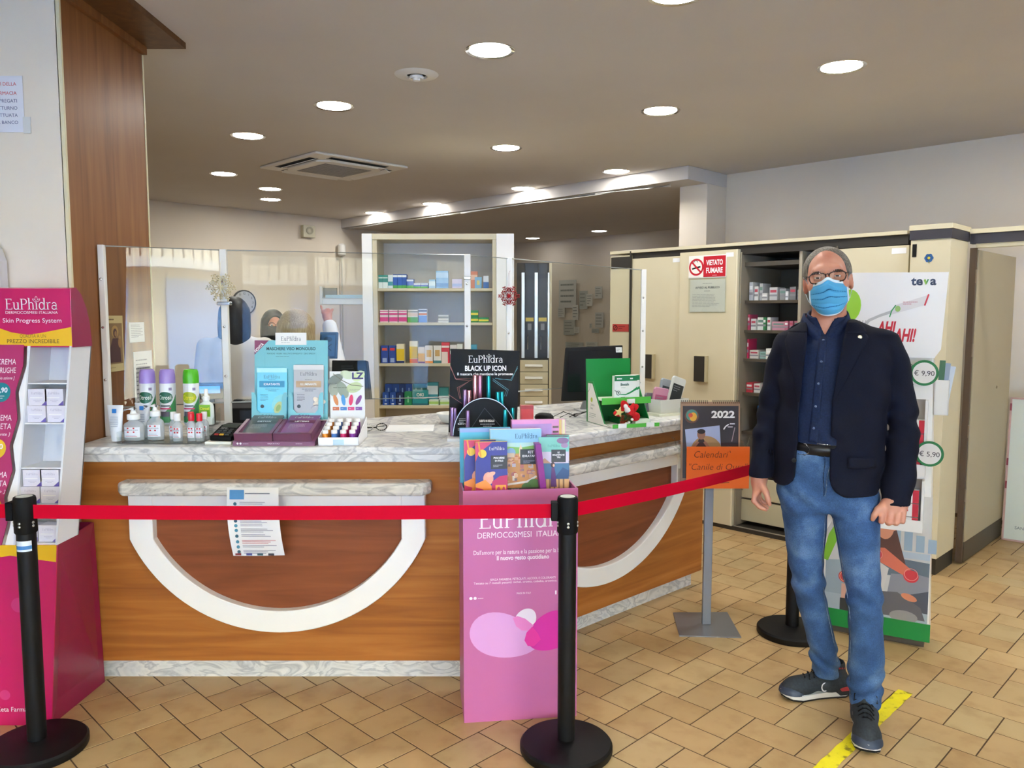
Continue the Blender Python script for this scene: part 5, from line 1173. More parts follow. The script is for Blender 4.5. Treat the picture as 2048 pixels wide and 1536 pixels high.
g.disc(-.092, .325, .035, -.005, mat('#6a4a3c', .5)); g.disc(-.092, .33, .028, -.0053, mat('#4f8a80', .5)); g.disc(-.085, .322, .018, -.0056, mat('#e0a83a', .5), rz=.022); g.disc(-.098, .33, .011, -.0058, mat('#c8503a', .5))
ph = [(-.125, .26), (.045, .28), (.06, .05), (-.105, .03)]
g.flat(ph, -.005, mat('#a9b4d6', .5)); g.disc(-.02, .15, .078, -.0053, mat('#b08a5c', .5)); g.flat([(-.113, .13), (.055, .13), (.06, .05), (-.107, .03)], -.0054, mat('#c2a070', .5)); g.flat([(-.085, .16), (-.055, .215), (-.035, .215), (-.005, .16), (-.01, .10), (-.075, .10)], -.0058, mat('#3a2a2c', .5)); g.disc(-.045, .235, .02, -.0060, mat('#9a6a52', .5), rz=.025); g.disc(-.045, .25, .02, -.0062, mat('#2c2428', .5), rz=.012); g.ribbon([(-.03, .20), (.0, .16), (.005, .11)], .014, -.0061, mat('#a8705a', .5)); g.ribbon([(-.06, .20), (-.088, .165), (-.08, .13)], .013, -.0061, mat('#a8705a', .5)); g.disc(-.055, .085, .045, -.0064, mat('#e2ddd8', .5), rz=.02); g.disc(.02, .09, .03, -.0064, mat('#dcd6d0', .5), rz=.022); g.disc(-.085, .09, .012, -.0066, mat('#2c2a2c', .5)); g.disc(.028, .125, .018, -.0066, mat('#8a5a40', .5)); g.disc(.04, .09, .01, -.0067, mat('#332c2c', .5)); g.disc(-.02, .09, .012, -.0067, mat('#3a3230', .5))
g.ribbon([(.065, .26), (.075, .275), (.09, .285)], .006, -.005, W); g.rect(.095, .12, .285, .29, -.005, W); g.rect(.085, .11, .27, .275, -.005, mat('#d0c8c8', .5)); g.ribbon([(.12, .27), (.105, .20)], .004, -.005, mat('#b8a0a0', .5)); g.disc(.09, .14, .038, -.005, mat('#5c5660', .5)); g.disc(.09, .14, .034, -.0053, mat('#6d6872', .5)); g.build('page_print', parent=cal)
g = G(); g.T = Matrix.Rotation(R(-4), 4, 'X')
for k in range(30):
    if k in (14, 15): continue
    x = -.14+.28*k/29; g.tube([(x, -.006, .388), (x, -.006, .402), (x, .010, .402), (x, .010, .388)], .0014, BLACK, 4, True)
g.build('wire_binding', parent=cal)
os_ = thing('orange_sign', (.985, 3.803, .705), R(0), label='orange paper sign with handwritten lettering on the clear pocket', cat='sign')
G().box(-.135, .172, -.0015, 0, .005, .212, mat('#ee6a12', .6)).build('sheet', parent=os_)
HI = mat('#5a2410', .6)
g = G(); g.text('Calendari', -.015, .158, .032, -.0022, HI, w=.165, shear=.25, bold=-.012); g.ribbon([(.075, .192), (.078, .182)], .003, -.0022, HI); g.text('"Canile di Ours"', .02, .098, .030, -.0022, HI, w=.285, shear=.22, bold=-.012); g.text('10', .045, .040, .032, -.0022, HI, shear=.2, bold=-.01, w=.05); g.ribbon([(.01, .03), (.075, .036)], .003, -.0022, HI); g.build('handwriting', parent=os_)

# ---------------------------------------------------------------- tall white shelf behind the counter
SY = 6.2; PPM = 1580/SY*.999
def sx_(px): return (px-1024)/PPM
ws = thing('shelf_unit', (-.575, SY, 0), 0, label='tall white open shelf unit full of medicine boxes', cat='shelf')
for a, b, nm in ((728, 748, 'side_panel'), (993, 1028, 'side_panel')): G().box(sx_(a)+.575, sx_(b)+.575, -.02, .36, 0, 2.185, ENAMEL).build(nm, parent=ws, bevel=.003)
for a, b in ((748, 757), (985, 993)): G().box(sx_(a)+.575, sx_(b)+.575, .0, .33, 0, 2.18, CREAM).build('frame_stile', parent=ws, bevel=.003)
G().box(sx_(748)+.575, sx_(993)+.575, -.01, .36, 2.14, 2.185, CREAM).build('top_board', parent=ws, bevel=.003)
G().box(sx_(757)+.575, sx_(985)+.575, .32, .335, 0, 2.14, mat('#c3bdb6', .6)).build('back_panel', parent=ws)
SHZ = [1.766, 1.499, 1.177, .843, .45]
for z in SHZ: G().box(sx_(757)+.575, sx_(985)+.575, .01, .32, z-.022, z, CREAM).build('shelf_board', parent=ws, bevel=.002)
def goods(level, items, y0, names):
    """items: (px left, px right, px top, carton depth offset, base colour, bands, description)"""
    zb = SHZ[level]
    for a, b, top, off, body, bs, lab in items:
        h = (lambda yy: (1.55 - (top-632)/1580*(SY+.06+off)*1.0) - zb)(0)
        base = off > .1 and level == 3
        w = (b-a)/1580*(SY+.06+off)
        z0 = zb + (.0)
        carton('medicine_box', ((a+b)/2-1024)/1580*(SY+.06+off), SY+.05+off, z0+.0005, w*.96, max(.03, h), .07, mat(body, .4), lab + ' on the ' + names, 'medicine box', group='medicine boxes on the white shelf unit', deco=bands(*bs) if bs else None)
goods(0, [(758, 768, 551, 0, '#3d8f86', [(.0, .45, '#dfe9e6'), (.75, .82, '#e8efec')], 'first teal and white box'), (768, 778, 551, 0, '#3d8f86', [(.0, .45, '#dfe9e6'), (.75, .82, '#e8efec')], 'second teal and white box'), (778, 788, 551, 0, '#d5dfe2', [(.2, .5, '#4a9aa0')], 'white box with teal patch'),
    (788, 797, 550, 0, '#1f57b0', [(0, .22, '#4fa64a'), (.8, .95, '#e4ecf4')], 'first tall blue and green box'), (797, 806, 550, 0, '#1f57b0', [(0, .22, '#4fa64a'), (.8, .95, '#e4ecf4')], 'second tall blue and green box'), (806, 815, 550, 0, '#1f57b0', [(0, .22, '#4fa64a'), (.8, .95, '#e4ecf4')], 'third tall blue and green box'),
    (815, 829, 559, 0, '#1f4fa8', [(0, .3, '#4fa64a'), (.75, .95, '#e4ecf4')], 'middle height blue and green box'), (829, 843, 567, 0, '#1f4fa8', [(0, .35, '#4fa64a'), (.7, .92, '#e4ecf4')], 'first low blue and green box'), (843, 858, 567, 0, '#1f4fa8', [(0, .35, '#4fa64a'), (.7, .92, '#e4ecf4')], 'second low blue and green box'),
    (859, 872, 560, 0, '#9fc3df', [(.3, .8, '#c9dcea')], 'pale blue box'), (873, 898, 543, .02, '#7fb0dd', [(.1, .3, '#4a86c4'), (.6, .9, '#a9cdee')], 'wide light blue box'), (905, 925, 559, 0, '#b9b4d8', [(.2, .5, '#8fa0d2')], 'lilac box'),
    (942, 956, 544, .05, '#df8a6a', [(.5, .8, '#f0c4a8')], 'orange box'), (950, 964, 555, 0, '#7fb0d0', [(.3, .7, '#d9c97a', .3, .7)], 'blue box with yellow mark'), (967, 978, 553, 0, '#d6dcE6', [(0, .5, '#3f6fb5')], 'white and blue box')], 0, 'top shelf of the white unit')
PKB = [(.08, .42, '#d6428a'), (.6, .75, '#d6428a'), (.85, .92, '#d6428a')]
goods(1, [(761, 778, 620, 0, '#e6dcdc', PKB, 'first pink and white box'), (779, 797, 620, 0, '#e6dcdc', PKB, 'second pink and white box'), (798, 815, 620, 0, '#e6dcdc', PKB, 'third pink and white box'), (816, 837, 620, 0, '#e2dfd4', [(0, .42, '#5fa84a'), (.5, .75, '#e0c8b4'), (.8, .9, '#8a8a80')], 'white box with green foot'), (838, 855, 618, 0, '#dfe4ec', [(0, .5, '#7f9fd8'), (.55, .68, '#d98a6a'), (.8, .9, '#5a6a90')], 'white and blue box with orange stripe'),
    (877, 898, 630, 0, '#dedacd', [(.55, .8, '#8a8a80'), (.2, .3, '#b0aaa0')], 'low white box'), (942, 957, 621, .02, '#1f8a4a', [(.12, .3, '#e3d23a'), (.62, .8, '#e3d23a')], 'green and yellow double box'), (957, 978, 635, 0, '#1f8a4a', [(.25, .6, '#e3d23a')], 'flat green and yellow box')], 0, 'second shelf of the white unit')
goods(2, [(762, 777, 691, 0, '#22459c', [(.05, .3, '#9fb2da', .2, .8), (.72, .86, '#d9563e', .15, .85)], 'first dark blue box with red mark'), (778, 792, 691, 0, '#22459c', [(.05, .3, '#9fb2da', .2, .8), (.72, .86, '#d9323e', .15, .85)], 'second dark blue box with red mark'), (793, 809, 688, 0, '#e8dfc0', [(.15, .75, '#ecc822'), (0, .12, '#2a3a70')], 'white and yellow box'),
    (819, 836, 682, .03, '#e9e2ca', [(.2, .75, '#e9c62a'), (0, .18, '#e0703a')], 'tall yellow and orange box'), (836, 850, 694, 0, '#e6dccb', [(.1, .6, '#e6b03a'), (0, .1, '#6a2a50')], 'small box with orange print'), (850, 866, 691, 0, '#e4e0da', [(.35, .75, '#d9b06a', .2, .8), (.0, .12, '#e08a3a')], 'white box with flower print'), (867, 883, 691, 0, '#e4e0da', [(.4, .75, '#c9a060', .2, .8), (0, .15, '#3f7a80')], 'white box with flower print and teal foot'), (883, 899, 685, 0, '#d8384e', [(.0, .55, '#e6d2cc', 0, .8), (.75, .85, '#f0dede')], 'red and cream box'), (900, 914, 690, 0, '#e6e0e0', [(.0, .5, '#e0648a'), (.7, .8, '#5a7a5a')], 'white and pink box'), (914, 925, 688, 0, '#e0e2da', [(.3, .6, '#5a8a4a')], 'white box with green leaf'), (942, 954, 689, 0, '#2f8fae', [(.4, .6, '#d0e4ea')], 'teal box behind the screen post')], 0, 'third shelf of the white unit')
BLU = [(.3, .8, '#8fb0e0', .4, .6), (.05, .15, '#dfe6f2', .3, .7)]
goods(3, [(769, 784, 768, .14, '#2452a8', BLU, 'rear blue box first'), (784, 798, 768, .14, '#2452a8', BLU, 'rear blue box second'), (798, 811, 768, .14, '#1f3f80', BLU, 'rear navy box'), (811, 824, 768, .14, '#2452a8', BLU, 'rear blue box third'), (824, 853, 768, .14, '#2a7a72', [(.3, .8, '#8fc0b0', .2, .3), (.3, .8, '#8fc0b0', .6, .7)], 'rear wide teal box'),
    (764, 777, 785, 0, '#2250a6', BLU, 'front blue box first'), (778, 791, 785, 0, '#2250a6', BLU, 'front blue box second'), (792, 806, 786, 0, '#1b2b5c', BLU, 'front navy box'), (808, 823, 784, 0, '#1f8a58', [(.2, .7, '#7fd0a0', .4, .6)], 'front green box'), (854, 876, 765, .08, '#4a9fae', [(.45, .85, '#dfe9ec'), (.0, .1, '#8ac050')], 'tall teal and white box'), (877, 897, 775, .08, '#3f8f92', [(.25, .5, '#dfe9ec'), (0, .2, '#8ac050')], 'teal and white box at the end'), (857, 877, 800, 0, '#cfe0d0', [(.2, .7, '#9fc86a')], 'flat white and green box first'), (879, 905, 801, 0, '#cfe0d0', [(.2, .7, '#9fc86a')], 'flat white and green box second')], 0, 'fourth shelf of the white unit')
c_ = carton('medicine_box', (839.5-1024)/1580*6.26, SY+.05, SHZ[3]+.0005, .122, .118, .06, mat('#1f8f94', .4), 'turquoise lettered pack front centre on the fourth shelf of the white unit', 'medicine box', group='medicine boxes on the white shelf unit', deco=lambda g, w, h: (g.text('OKI', 0, h*.6, h*.2, -.0008, W, bold=.03), g.text('dolore e febbre', 0, h*.42, h*.1, -.0008, W, w=w*.8), g.rect(-w/2, w/2, 0, h*.12, -.0006, mat('#2b6a78', .4))))
# white sliding arm fixed beside the shelf
t = thing('wall_lamp', (-1.33, SY+.05, 1.64), 0, label='white horizontal lamp bracket fixed beside the tall shelf', cat='lamp')
G().box(-.16, .165, -.03, .03, .0, .05, mat('#d6d8d6', .4)).build('arm', parent=t, bevel=.004); G().box(-.175, -.155, -.04, .05, .0, .14, mat('#cfd0cc', .4)).build('end_plate', parent=t, bevel=.003); G().box(-.155, -.05, .0, .03, .06, .13, mat('#8b8a80', .5)).build('back_plate', parent=t); G().box(-.13, .16, -.034, -.03, .05, .075, mat('#a9c0c8', .3)).build('glass_strip', parent=t)

# ---------------------------------------------------------------- tall drawer cabinet behind the screens
DY = 7.4
t = thing('drawer_cabinet', (.20, DY, 0), 0, label='tall cabinet with black doors above cream drawers behind the screen', cat='cabinet')
def dx_(px): return (px-1024)/1580*DY*.999-.20
G().box(dx_(1034), dx_(1098), .0, .5, 0, 2.04, DARKB).build('carcass', parent=t)
G().box(dx_(1098), dx_(1103), -.01, .5, 0, 2.04, CREAM).build('side_panel', parent=t)
for a, b in ((1043, 1049), (1069, 1075), (1095, 1098)): G().box(dx_(a), dx_(b), -.03, 0, 1.16, 1.95, ALU).build('pilaster', parent=t)
for a, b in ((1050, 1068), (1076, 1094)):
    d_ = G().box(dx_(a), dx_(b), -.02, 0, 1.16, 2.03, mat('#26262a', .3)).build('door', parent=t)
    G().box(dx_(a)+.005, dx_(b)-.005, -.022, -.02, 1.50, 1.535, mat('#c9b45a', .5)).build('door_label', parent=d_); G().box(dx_(a)+.025, dx_(b)-.025, -.022, -.02, 1.42, 1.48, mat('#7f8084', .4)).build('name_tag', parent=d_)
    G().tube([(dx_(a)+.025, -.02, 1.37), (dx_(a)+.025, -.05, 1.36), (dx_(a)+.025, -.05, 1.24), (dx_(a)+.025, -.02, 1.23)], .005, CHROME, 6).build('handle', parent=d_, smooth=True)
for k in range(6):
    z1 = 1.14 - .115*k
    d_ = G().box(dx_(1040), dx_(1096), -.02, 0, z1-.11, z1, CREAM).build('drawer', parent=t, bevel=.003); G().prism([(-.045, z1-.06), (-.02, z1-.07), (-.02, z1-.04), (-.03, z1-.045)], dx_(1050), dx_(1085), WHITE, 'x').build('handle', parent=d_)
# notes on the alcove wall
nt = [(1136, 588, 30, 55), (1168, 600, 14, 36), (1180, 600, 10, 24), (1124, 625, 12, 20), (1140, 655, 20, 30), (1155, 660, 9, 12), (1183, 652, 4, 10), (1192, 662, 12, 8), (1152, 625, 10, 30), (1198, 585, 12, 24), (1150, 695, 30, 20), (1185, 692, 20, 16), (1200, 640, 14, 30)]
NOTEL = ['largest typed note at the upper left', 'tall note just right of the largest one', 'narrow note between two taller ones', 'small note under the largest one', 'square note at lower left', 'tiny note right of the lower left one', 'slim upright slip at the lower middle', 'small flat slip at the lower right', 'long note overlapping its taller neighbour', 'note at the upper right', 'wide note lowest of all on the left', 'wide note lowest of all on the right', 'upright note nearest the cabinets']
for k, (px, py, w, h) in enumerate(nt):
    kx = (px-1024)/1580/1.0037; Y_ = 9.55*1.41421356/(1+kx) - .03; X = kx*Y_; s_ = Y_/1580
    zz = 1.55 - (py-632)*s_*.99
    t = G().box(-w*s_*.75, w*s_*.75, -.004, 0, -h*s_/2, h*s_/2, mat(('#c9cac4', '#b4b8b2', '#d4d4cc')[k % 3], .6)); t.lines(-w*s_*.6, w*s_*.6, h*s_*.3, h*s_*.2, 4, -.005, mat('#8a8f8a', .6), seed=k)
    t.build('pinned_note', loc=(X-.01, Y_-.01, zz), rz=RW, label=NOTEL[k] + ' on the alcove wall behind the screen', cat='paper', group='paper notes on the alcove wall')

# ---------------------------------------------------------------- sliding cabinets on the right
KX, KY = .799, 6.461
def kpt(t, d=0.0):       # point on the cabinet line: t along, d in front
    q = 2**-.5; return KX + t*q - d*q, KY - t*q - d*q
def kthing(name, t, lab, cat, d=0.0): return thing(name, (*kpt(t, d), 0), RW, label=lab, cat=cat)
c0 = kthing('sliding_cabinet', 0, 'narrow cream cabinet at the far end with red sticker', 'cabinet')
G().box(0, .205, 0, .6, .03, 2.03, CREAM).build('body', parent=c0); G().box(.01, .2, -.006, 0, 1.93, 2.02, DARKB).build('top_band', parent=c0); G().box(.2, .212, -.012, 0, 0.02, 2.06, DARKB).build('edge_gap', parent=c0)
g = G(); g.box(.03, .19, -.004, 0, 1.425, 1.485, mat('#b8302c', .5)); g.build('warning_sticker', parent=c0, label='red warning sticker'); g = G(); g.disc(.058, 1.455, .022, -.0045, BLACK); g.disc(.058, 1.455, .016, -.005, mat('#b8302c', .5)); g.ribbon([(.045, 1.44), (.071, 1.47)], .005, -.0055, BLACK); g.lines(.09, .18, 1.462, .014, 2, -.0045, BLACK); g.build('sticker_print', parent=c0)
def hdl(p, x, z, y=0):
    h = G().box(x, x+.10, y-.03, y, z, z+.195, CREAMD).build('handle_block', parent=p, bevel=.002); G().box(x-.002, x+.085, y-.033, y-.03, z+.004, z+.191, DARKB).build('handle_face', parent=h)
cA = kthing('sliding_cabinet', .215, 'plain cream sliding cabinet with dark handle left of the no smoking sign', 'cabinet')
G().box(0, .45, 0, .6, .03, 2.0, CREAM).build('body', parent=cA, bevel=.003); hdl(cA, .135, 1.06); G().box(.38, .44, -.002, 0, 1.955, 1.985, PAPER).build('index_label', parent=cA)
cB = kthing('sliding_cabinet', .675, 'cream sliding cabinet carrying the no smoking sign', 'cabinet', .03)
G().box(0, .465, 0, .63, .03, 2.02, CREAM).build('body', parent=cB, bevel=.003); G().box(.465, .475, .0, .63, .03, 2.02, mat('#e0d8bd', .5)).build('edge_strip', parent=cB); hdl(cB, .16, 1.065); G().box(.385, .445, -.002, 0, 1.97, 2.0, PAPER).build('index_label', parent=cB)
ns = thing('no_smoking_sign', (*kpt(.755, .031), 1.825), RW, label='red and white no smoking sign on the cream cabinet', cat='sign')
g = G(); g.box(0, .31, -.003, 0, 0, .165, mat('#e9e5df', .4)); g.build('plate', parent=ns)
RS = mat('#c0162a', .4); g = G(); g.disc(.065, .082, .062, -.0035, RS, seg=32); g.disc(.065, .082, .048, -.0038, mat('#e9e5df', .4), seg=32); g.ribbon([(.03, .07), (.10, .085)], .012, -.0041, BLACK); g.ribbon(arc(.06, .11, .018, .02, 200, 20, 8), .005, -.0041, mat('#555', .4)); g.ribbon([(.025, .122), (.105, .042)], .013, -.0044, RS); g.rect(.125, .305, .008, .157, -.0035, RS); g.text('VIETATO', .215, .093, .036, -.004, W, w=.135, bold=.03); g.text('FUMARE', .215, .037, .036, -.004, W, w=.135, bold=.03); g.lines(.20, .28, .018, .008, 1, -.004, W); g.build('sign_print', parent=ns)
nn_ = thing('public_notice', (*kpt(.77, .031), 1.58), RW, label='white printed notice in a plastic sleeve under the no smoking sign', cat='notice')
G().box(0, .29, -.003, 0, 0, .235, mat('#d8d6ca', .4)).build('sheet', parent=nn_); g = G(); g.text('AVVISO AL PUBBLICO', .145, .17, .014, -.0035, mat('#3a3d44', .6), w=.20, bold=.02); g.lines(.06, .23, .205, .012, 1, -.0035, mat('#8b8b88', .6), align='c'); g.lines(.09, .2, .15, .012, 1, -.0035, mat('#6b6b6a', .6), align='c'); g.lines(.02, .27, .125, .011, 9, -.0035, mat('#a6a6a2', .6)); g.build('notice_print', parent=nn_); G().box(-.012, .302, -.0062, -.0048, -.01, .255, ACRYL).build('sleeve', parent=nn_)
# open bay with shelves
bay = kthing('open_cabinet', 1.155, 'open dark cabinet bay with shelves of medicine boxes behind the man', 'cabinet')
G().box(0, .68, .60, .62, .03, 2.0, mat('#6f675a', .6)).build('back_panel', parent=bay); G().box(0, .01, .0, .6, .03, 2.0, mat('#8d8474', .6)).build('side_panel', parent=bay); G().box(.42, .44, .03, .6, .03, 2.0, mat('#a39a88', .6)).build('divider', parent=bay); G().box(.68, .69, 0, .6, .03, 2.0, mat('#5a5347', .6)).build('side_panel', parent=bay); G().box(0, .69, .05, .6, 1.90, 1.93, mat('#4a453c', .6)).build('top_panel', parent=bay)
BS = [1.66, 1.45, 1.245, 1.00, .72]
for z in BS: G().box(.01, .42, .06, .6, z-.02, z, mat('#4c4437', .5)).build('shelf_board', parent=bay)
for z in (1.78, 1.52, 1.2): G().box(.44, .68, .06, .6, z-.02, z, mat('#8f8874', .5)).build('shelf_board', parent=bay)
for k in range(2): 
    d_ = G().box(.01, .68, .08, .10, .06+.17*k, .215+.17*k, mat('#b9b193', .5)).build('drawer', parent=bay, bevel=.003)
rnd = random.Random(11); cnt = 0
ordn = ('first', 'second', 'third', 'fourth', 'fifth', 'sixth', 'seventh', 'eighth', 'ninth', 'tenth', 'eleventh', 'twelfth', 'thirteenth')
ROWS = ((BS[0], 'top', [(.02, .03, .13, '#b9bcc0'), (.055, .03, .10, '#cfd0d2'), (.09, .025, .12, '#a8abb0'), (.12, .04, .05, '#c9c9c8'), (.17, .06, .09, '#bcbcbe'), (.24, .05, .08, '#8d8f92'), (.295, .02, .06, '#d6d6d6'), (.32, .045, .09, '#7a7c80'), (.37, .04, .07, '#98999c')]),
        (BS[1], 'second', [(.015, .015, .11, '#c0486a'), (.035, .04, .08, '#cfd2d0'), (.08, .05, .09, '#d9dcd8'), (.135, .02, .09, '#2f7a4a'), (.16, .025, .09, '#d4d8d4'), (.19, .10, .06, '#c08a98'), (.295, .025, .065, '#b86a80'), (.325, .025, .065, '#b86a80'), (.355, .025, .065, '#c07a8c'), (.385, .025, .065, '#b86a80')]),
        (BS[2], 'third', [(.015, .012, .14, '#c0325a'), (.03, .07, .06, '#cfcbc4'), (.105, .05, .05, '#8fb0a8'), (.16, .07, .075, '#d4d2c8'), (.235, .03, .075, '#dcdad2'), (.27, .03, .075, '#c9c7be'), (.31, .09, .07, '#d2d0c6')]),
        (BS[3], 'fourth', [(.015, .05, .07, '#c03a48'), (.07, .05, .065, '#d6d4ce'), (.125, .05, .06, '#c8b4b4'), (.18, .10, .065, '#d2ccc4'), (.29, .07, .09, '#c4c4c0')]))
for z, nm, row in ROWS:
    for k, (x, w, h, c_) in enumerate(row):
        X, Y_ = kpt(1.155 + x + w/2, -.10 - .01*(k % 3))
        carton('medicine_box', X, Y_, z+.0005, w*.95, h, .12, mat(c_, .5), '%s pack from the left on the %s shelf of the open bay' % (ordn[k], nm), 'medicine box', rz=RW, group='medicine boxes in the open bay', deco=bands((.3, .45, '#8a8a90'), (.6, .8, ('#e6e6e4', '#b04a5a', '#6a8a80')[k % 3], .1, .9)))
X, Y_ = kpt(1.155+.22, -.08); carton('medicine_box', X, Y_, BS[4]+.001, .20, .19, .3, mat('#1f5fa8', .4), 'large blue carton on the lowest shelf behind the calendar', 'carton', rz=RW, deco=lambda g, w, h: (g.text('Danacol', -w*.1, h*.75, h*.08, -.0008, mat('#a8c0dc', .5), w=w*.5) if False else None, g.rect(-w/2, w/2, h*.55, h*.58, -.0006, mat('#6fa0d0', .4)), g.rect(-w*.4, w*.2, h*.42, h*.45, -.0006, mat('#6fa0d0', .4)), g.rect(-w*.4, w*.1, h*.3, h*.32, -.0006, mat('#9fc0e0', .4)), g.lines(-w*.4, w*.1, h*.72, h*.1, 1, -.0006, mat('#a8c4e0', .4), th=.8)))
for k, (x, z, c_, lab) in enumerate(((.46, 1.52, '#c0203a', 'flat red pack on the shelf beside the man\'s head'), (.54, 1.52, '#2f4a90', 'flat blue pack next to the red one beside the man\'s head'))):
    X, Y_ = kpt(1.155+x+.03, -.08); carton('medicine_box', X, Y_, z+.001, .075, .035, .2, mat(c_, .4), lab, 'medicine box', rz=RW)
ck_ = kthing('cabinet_track', 0, 'dark floor track under the sliding cabinets', 'floor track'); G().box(0, 2.26, -.02, .6, 0, .028, DARKB).build('track_board', parent=ck_); G().box(.2, 2.24, -.012, -.004, .0282, .034, ALU).build('rail', parent=ck_)
# cornice over the whole row
cn = kthing('cabinet_cornice', 0, 'cream cornice with dark band running along the cabinet tops', 'cornice')
G().box(0, 2.27, -.01, .6, 2.045, 2.068, CREAM).build('top_rail', parent=cn, bevel=.002); G().box(.21, 2.27, .01, .6, 1.985, 2.045, DARKB).build('dark_band', parent=cn)
cC = kthing('sliding_cabinet', 1.85, 'plain cream sliding cabinet panel directly behind the man', 'cabinet')
G().box(0, .43, 0, .6, .03, 1.98, CREAM).build('body', parent=cC, bevel=.003); G().box(.33, .415, -.002, 0, 1.93, 1.965, PAPER).build('index_label', parent=cC)
G().box(.06, .30, -.004, 0, 1.72, 1.76, PAPER).build('paper_strip', parent=cC)
# end cabinet with flower sticker
q = 2**-.5
def wpt(u, w): return (u+w)*q, (w-u)*q
eD = thing('end_cabinet', (*wpt(-1.69, 5.056), 0), RW, label='cream end cabinet with a blue flower sticker', cat='cabinet')
G().box(0, .22, 0, .33, .10, 2.0, CREAM).build('body', parent=eD, bevel=.003); G().box(.005, .215, .01, .33, 0, .10, DARKB).build('kick_plate', parent=eD); G().box(-.005, .225, -.008, .34, 2.0, 2.055, mat('#34323a', .5)).build('dark_band', parent=eD); G().box(-.008, .23, -.012, .34, 2.055, 2.085, CREAM).build('top_rail', parent=eD, bevel=.002)
G().box(.012, .035, -.004, 0, 1.90, 1.975, BLACK).build('lock_plate', parent=eD)
g = G()
for k in range(6): g.disc(.105+.014*math.cos(k*PI/3), 1.89+.014*math.sin(k*PI/3), .012, -.002, mat('#2b5f9a', .5), seg=12)
g.disc(.105, 1.89, .008, -.0026, mat('#d8c23a', .5), seg=12); g.ribbon([(.105, 1.875), (.107, 1.86)], .004, -.0024, mat('#6a8a4a', .5)); g.build('flower_sticker', parent=eD, label='blue flower sticker')
ph_ = thing('passage_header', (*wpt(-1.46, 5.38), 0), RW, label='dark banded header spanning the passage beside the end cabinet', cat='header')
G().box(0, 3.0, 0, .06, 1.985, 2.045, mat('#34323a', .5)).build('dark_band', parent=ph_); G().box(0, 3.0, -.01, .06, 2.045, 2.072, CREAM).build('top_rail', parent=ph_); G().box(0.03, 3.0, .01, .06, 1.96, 1.985, CREAM).build('under_rail', parent=ph_)
d2 = thing('door_2', (*wpt(-1.455, 5.42), 0), RW, kind='structure', label='beige cabinet door folded back into the passage')
G().box(0, .035, 0, .88, .14, 1.95, mat('#a99d80', .5)).build('door_leaf', parent=d2, bevel=.002); G().box(.002, .033, .0, .88, .01, .14, mat('#4a4234', .5)).build('kick_plate', parent=d2); G().box(-.005, .03, -.03, -.005, .01, 1.96, mat('#5c4a3a', .5, .3)).build('hinge_post', parent=d2)
for z in (1.75, 1.3, .8, .4): G().box(.03, .036, -.028, -.008, z, z+.08, mat('#8a7a66', .3, .6)).build('hinge', parent=d2)
G().lathe([(.001, .006), (.008, .005), (.01, 0)], mat('#7a6a50', .4, .5), seg=10, cap=False).build('door_knob', parent=d2, loc=(.035, .55, 1.08), rot=(0, R(90), 0))
G().box(0, 2.5, 0, .012, 0, .09, DARKB).build('baseboard_right', loc=(*wpt(-1.3, 6.79), 0), rz=RW, kind='structure')
t = thing('leaning_frame', (*wpt(-1.40, 6.22), 0), R(-38), label='pale framed panel with pink edge leaning at the right picture edge', cat='frame')
g = G(); g.T = Matrix.Rotation(R(-6), 4, 'X'); g.box(.012, .60, -.008, .004, .012, .98, mat('#c3c9bf', .35)); g.build('panel', parent=t)
g = G(); g.T = Matrix.Rotation(R(-6), 4, 'X'); 
for a in ((0, .012, 0, .99), (.60, .612, 0, .99), (0, .612, 0, .012), (0, .612, .98, .992)): g.box(a[0], a[1], -.014, .01, a[2], a[3], mat('#b9948c', .5))
g.build('frame_edge', parent=t)
g = G(); g.T = Matrix.Rotation(R(-6), 4, 'X'); g.text('SANOFLEX', .13, .085, .02, -.0085, mat('#55606a', .5), w=.17) if False else g.text('SAN', .10, .085, .02, -.0085, mat('#55606a', .5))
g.build('panel_print', parent=t)
for z in (.36, .52, .9):
    g = G(); g.T = Matrix.Rotation(R(-6), 4, 'X'); g.rect(.0005, .012, z, z+.05, -.0146, mat('#7a2030', .5)); g.build('edge_mark', parent=t)

# ---------------------------------------------------------------- pain gel stand behind the man
tv = thing('poster_stand', (1.535, 3.80, 0), R(-30.3), label='tall white gel advertising stand with green foot behind the man', cat='stand')
TW = .47; TWH = mat('#dedad4', .45)
G().prism([(0, .06), (TW, .06), (TW-.035, 1.42), (0, 1.42)], 0, .16, TWH).build('body', parent=tv, bevel=.003); G().box(.02, TW-.02, .02, .14, 0, .06, mat('#4a4034', .6)).build('foot_block', parent=tv); G().box(-.004, TW+.004, -.006, 0, .035, .12, GRN).build('foot_strip', parent=tv)
hd_ = G(); hd_.prism([(-.03, 1.36), (TW-.03, 1.36), (TW-.005, 1.40), (TW+.012, 1.745), (-.03, 1.755)], -.012, -.004, mat('#e3e0de', .45)); hd_.build('header_card', parent=tv)
g = G(); yy = -.0126; NV = mat('#1c2c4c', .45)
g.T = Matrix.Diagonal((.82, 1, 1, 1)); g.text('te', .435, 1.69, .038, yy, NV, w=.058, bold=.03); g.flat([(.468, 1.71), (.478, 1.69), (.484, 1.695), (.479, 1.712), (.474, 1.718)], yy, mat('#7fae3a', .4)); g.flat([(.482, 1.69), (.494, 1.715), (.487, 1.716), (.481, 1.705)], yy, mat('#2f7a3a', .4)); g.text('a', .515, 1.69, .038, yy, NV, w=.03, bold=.03)
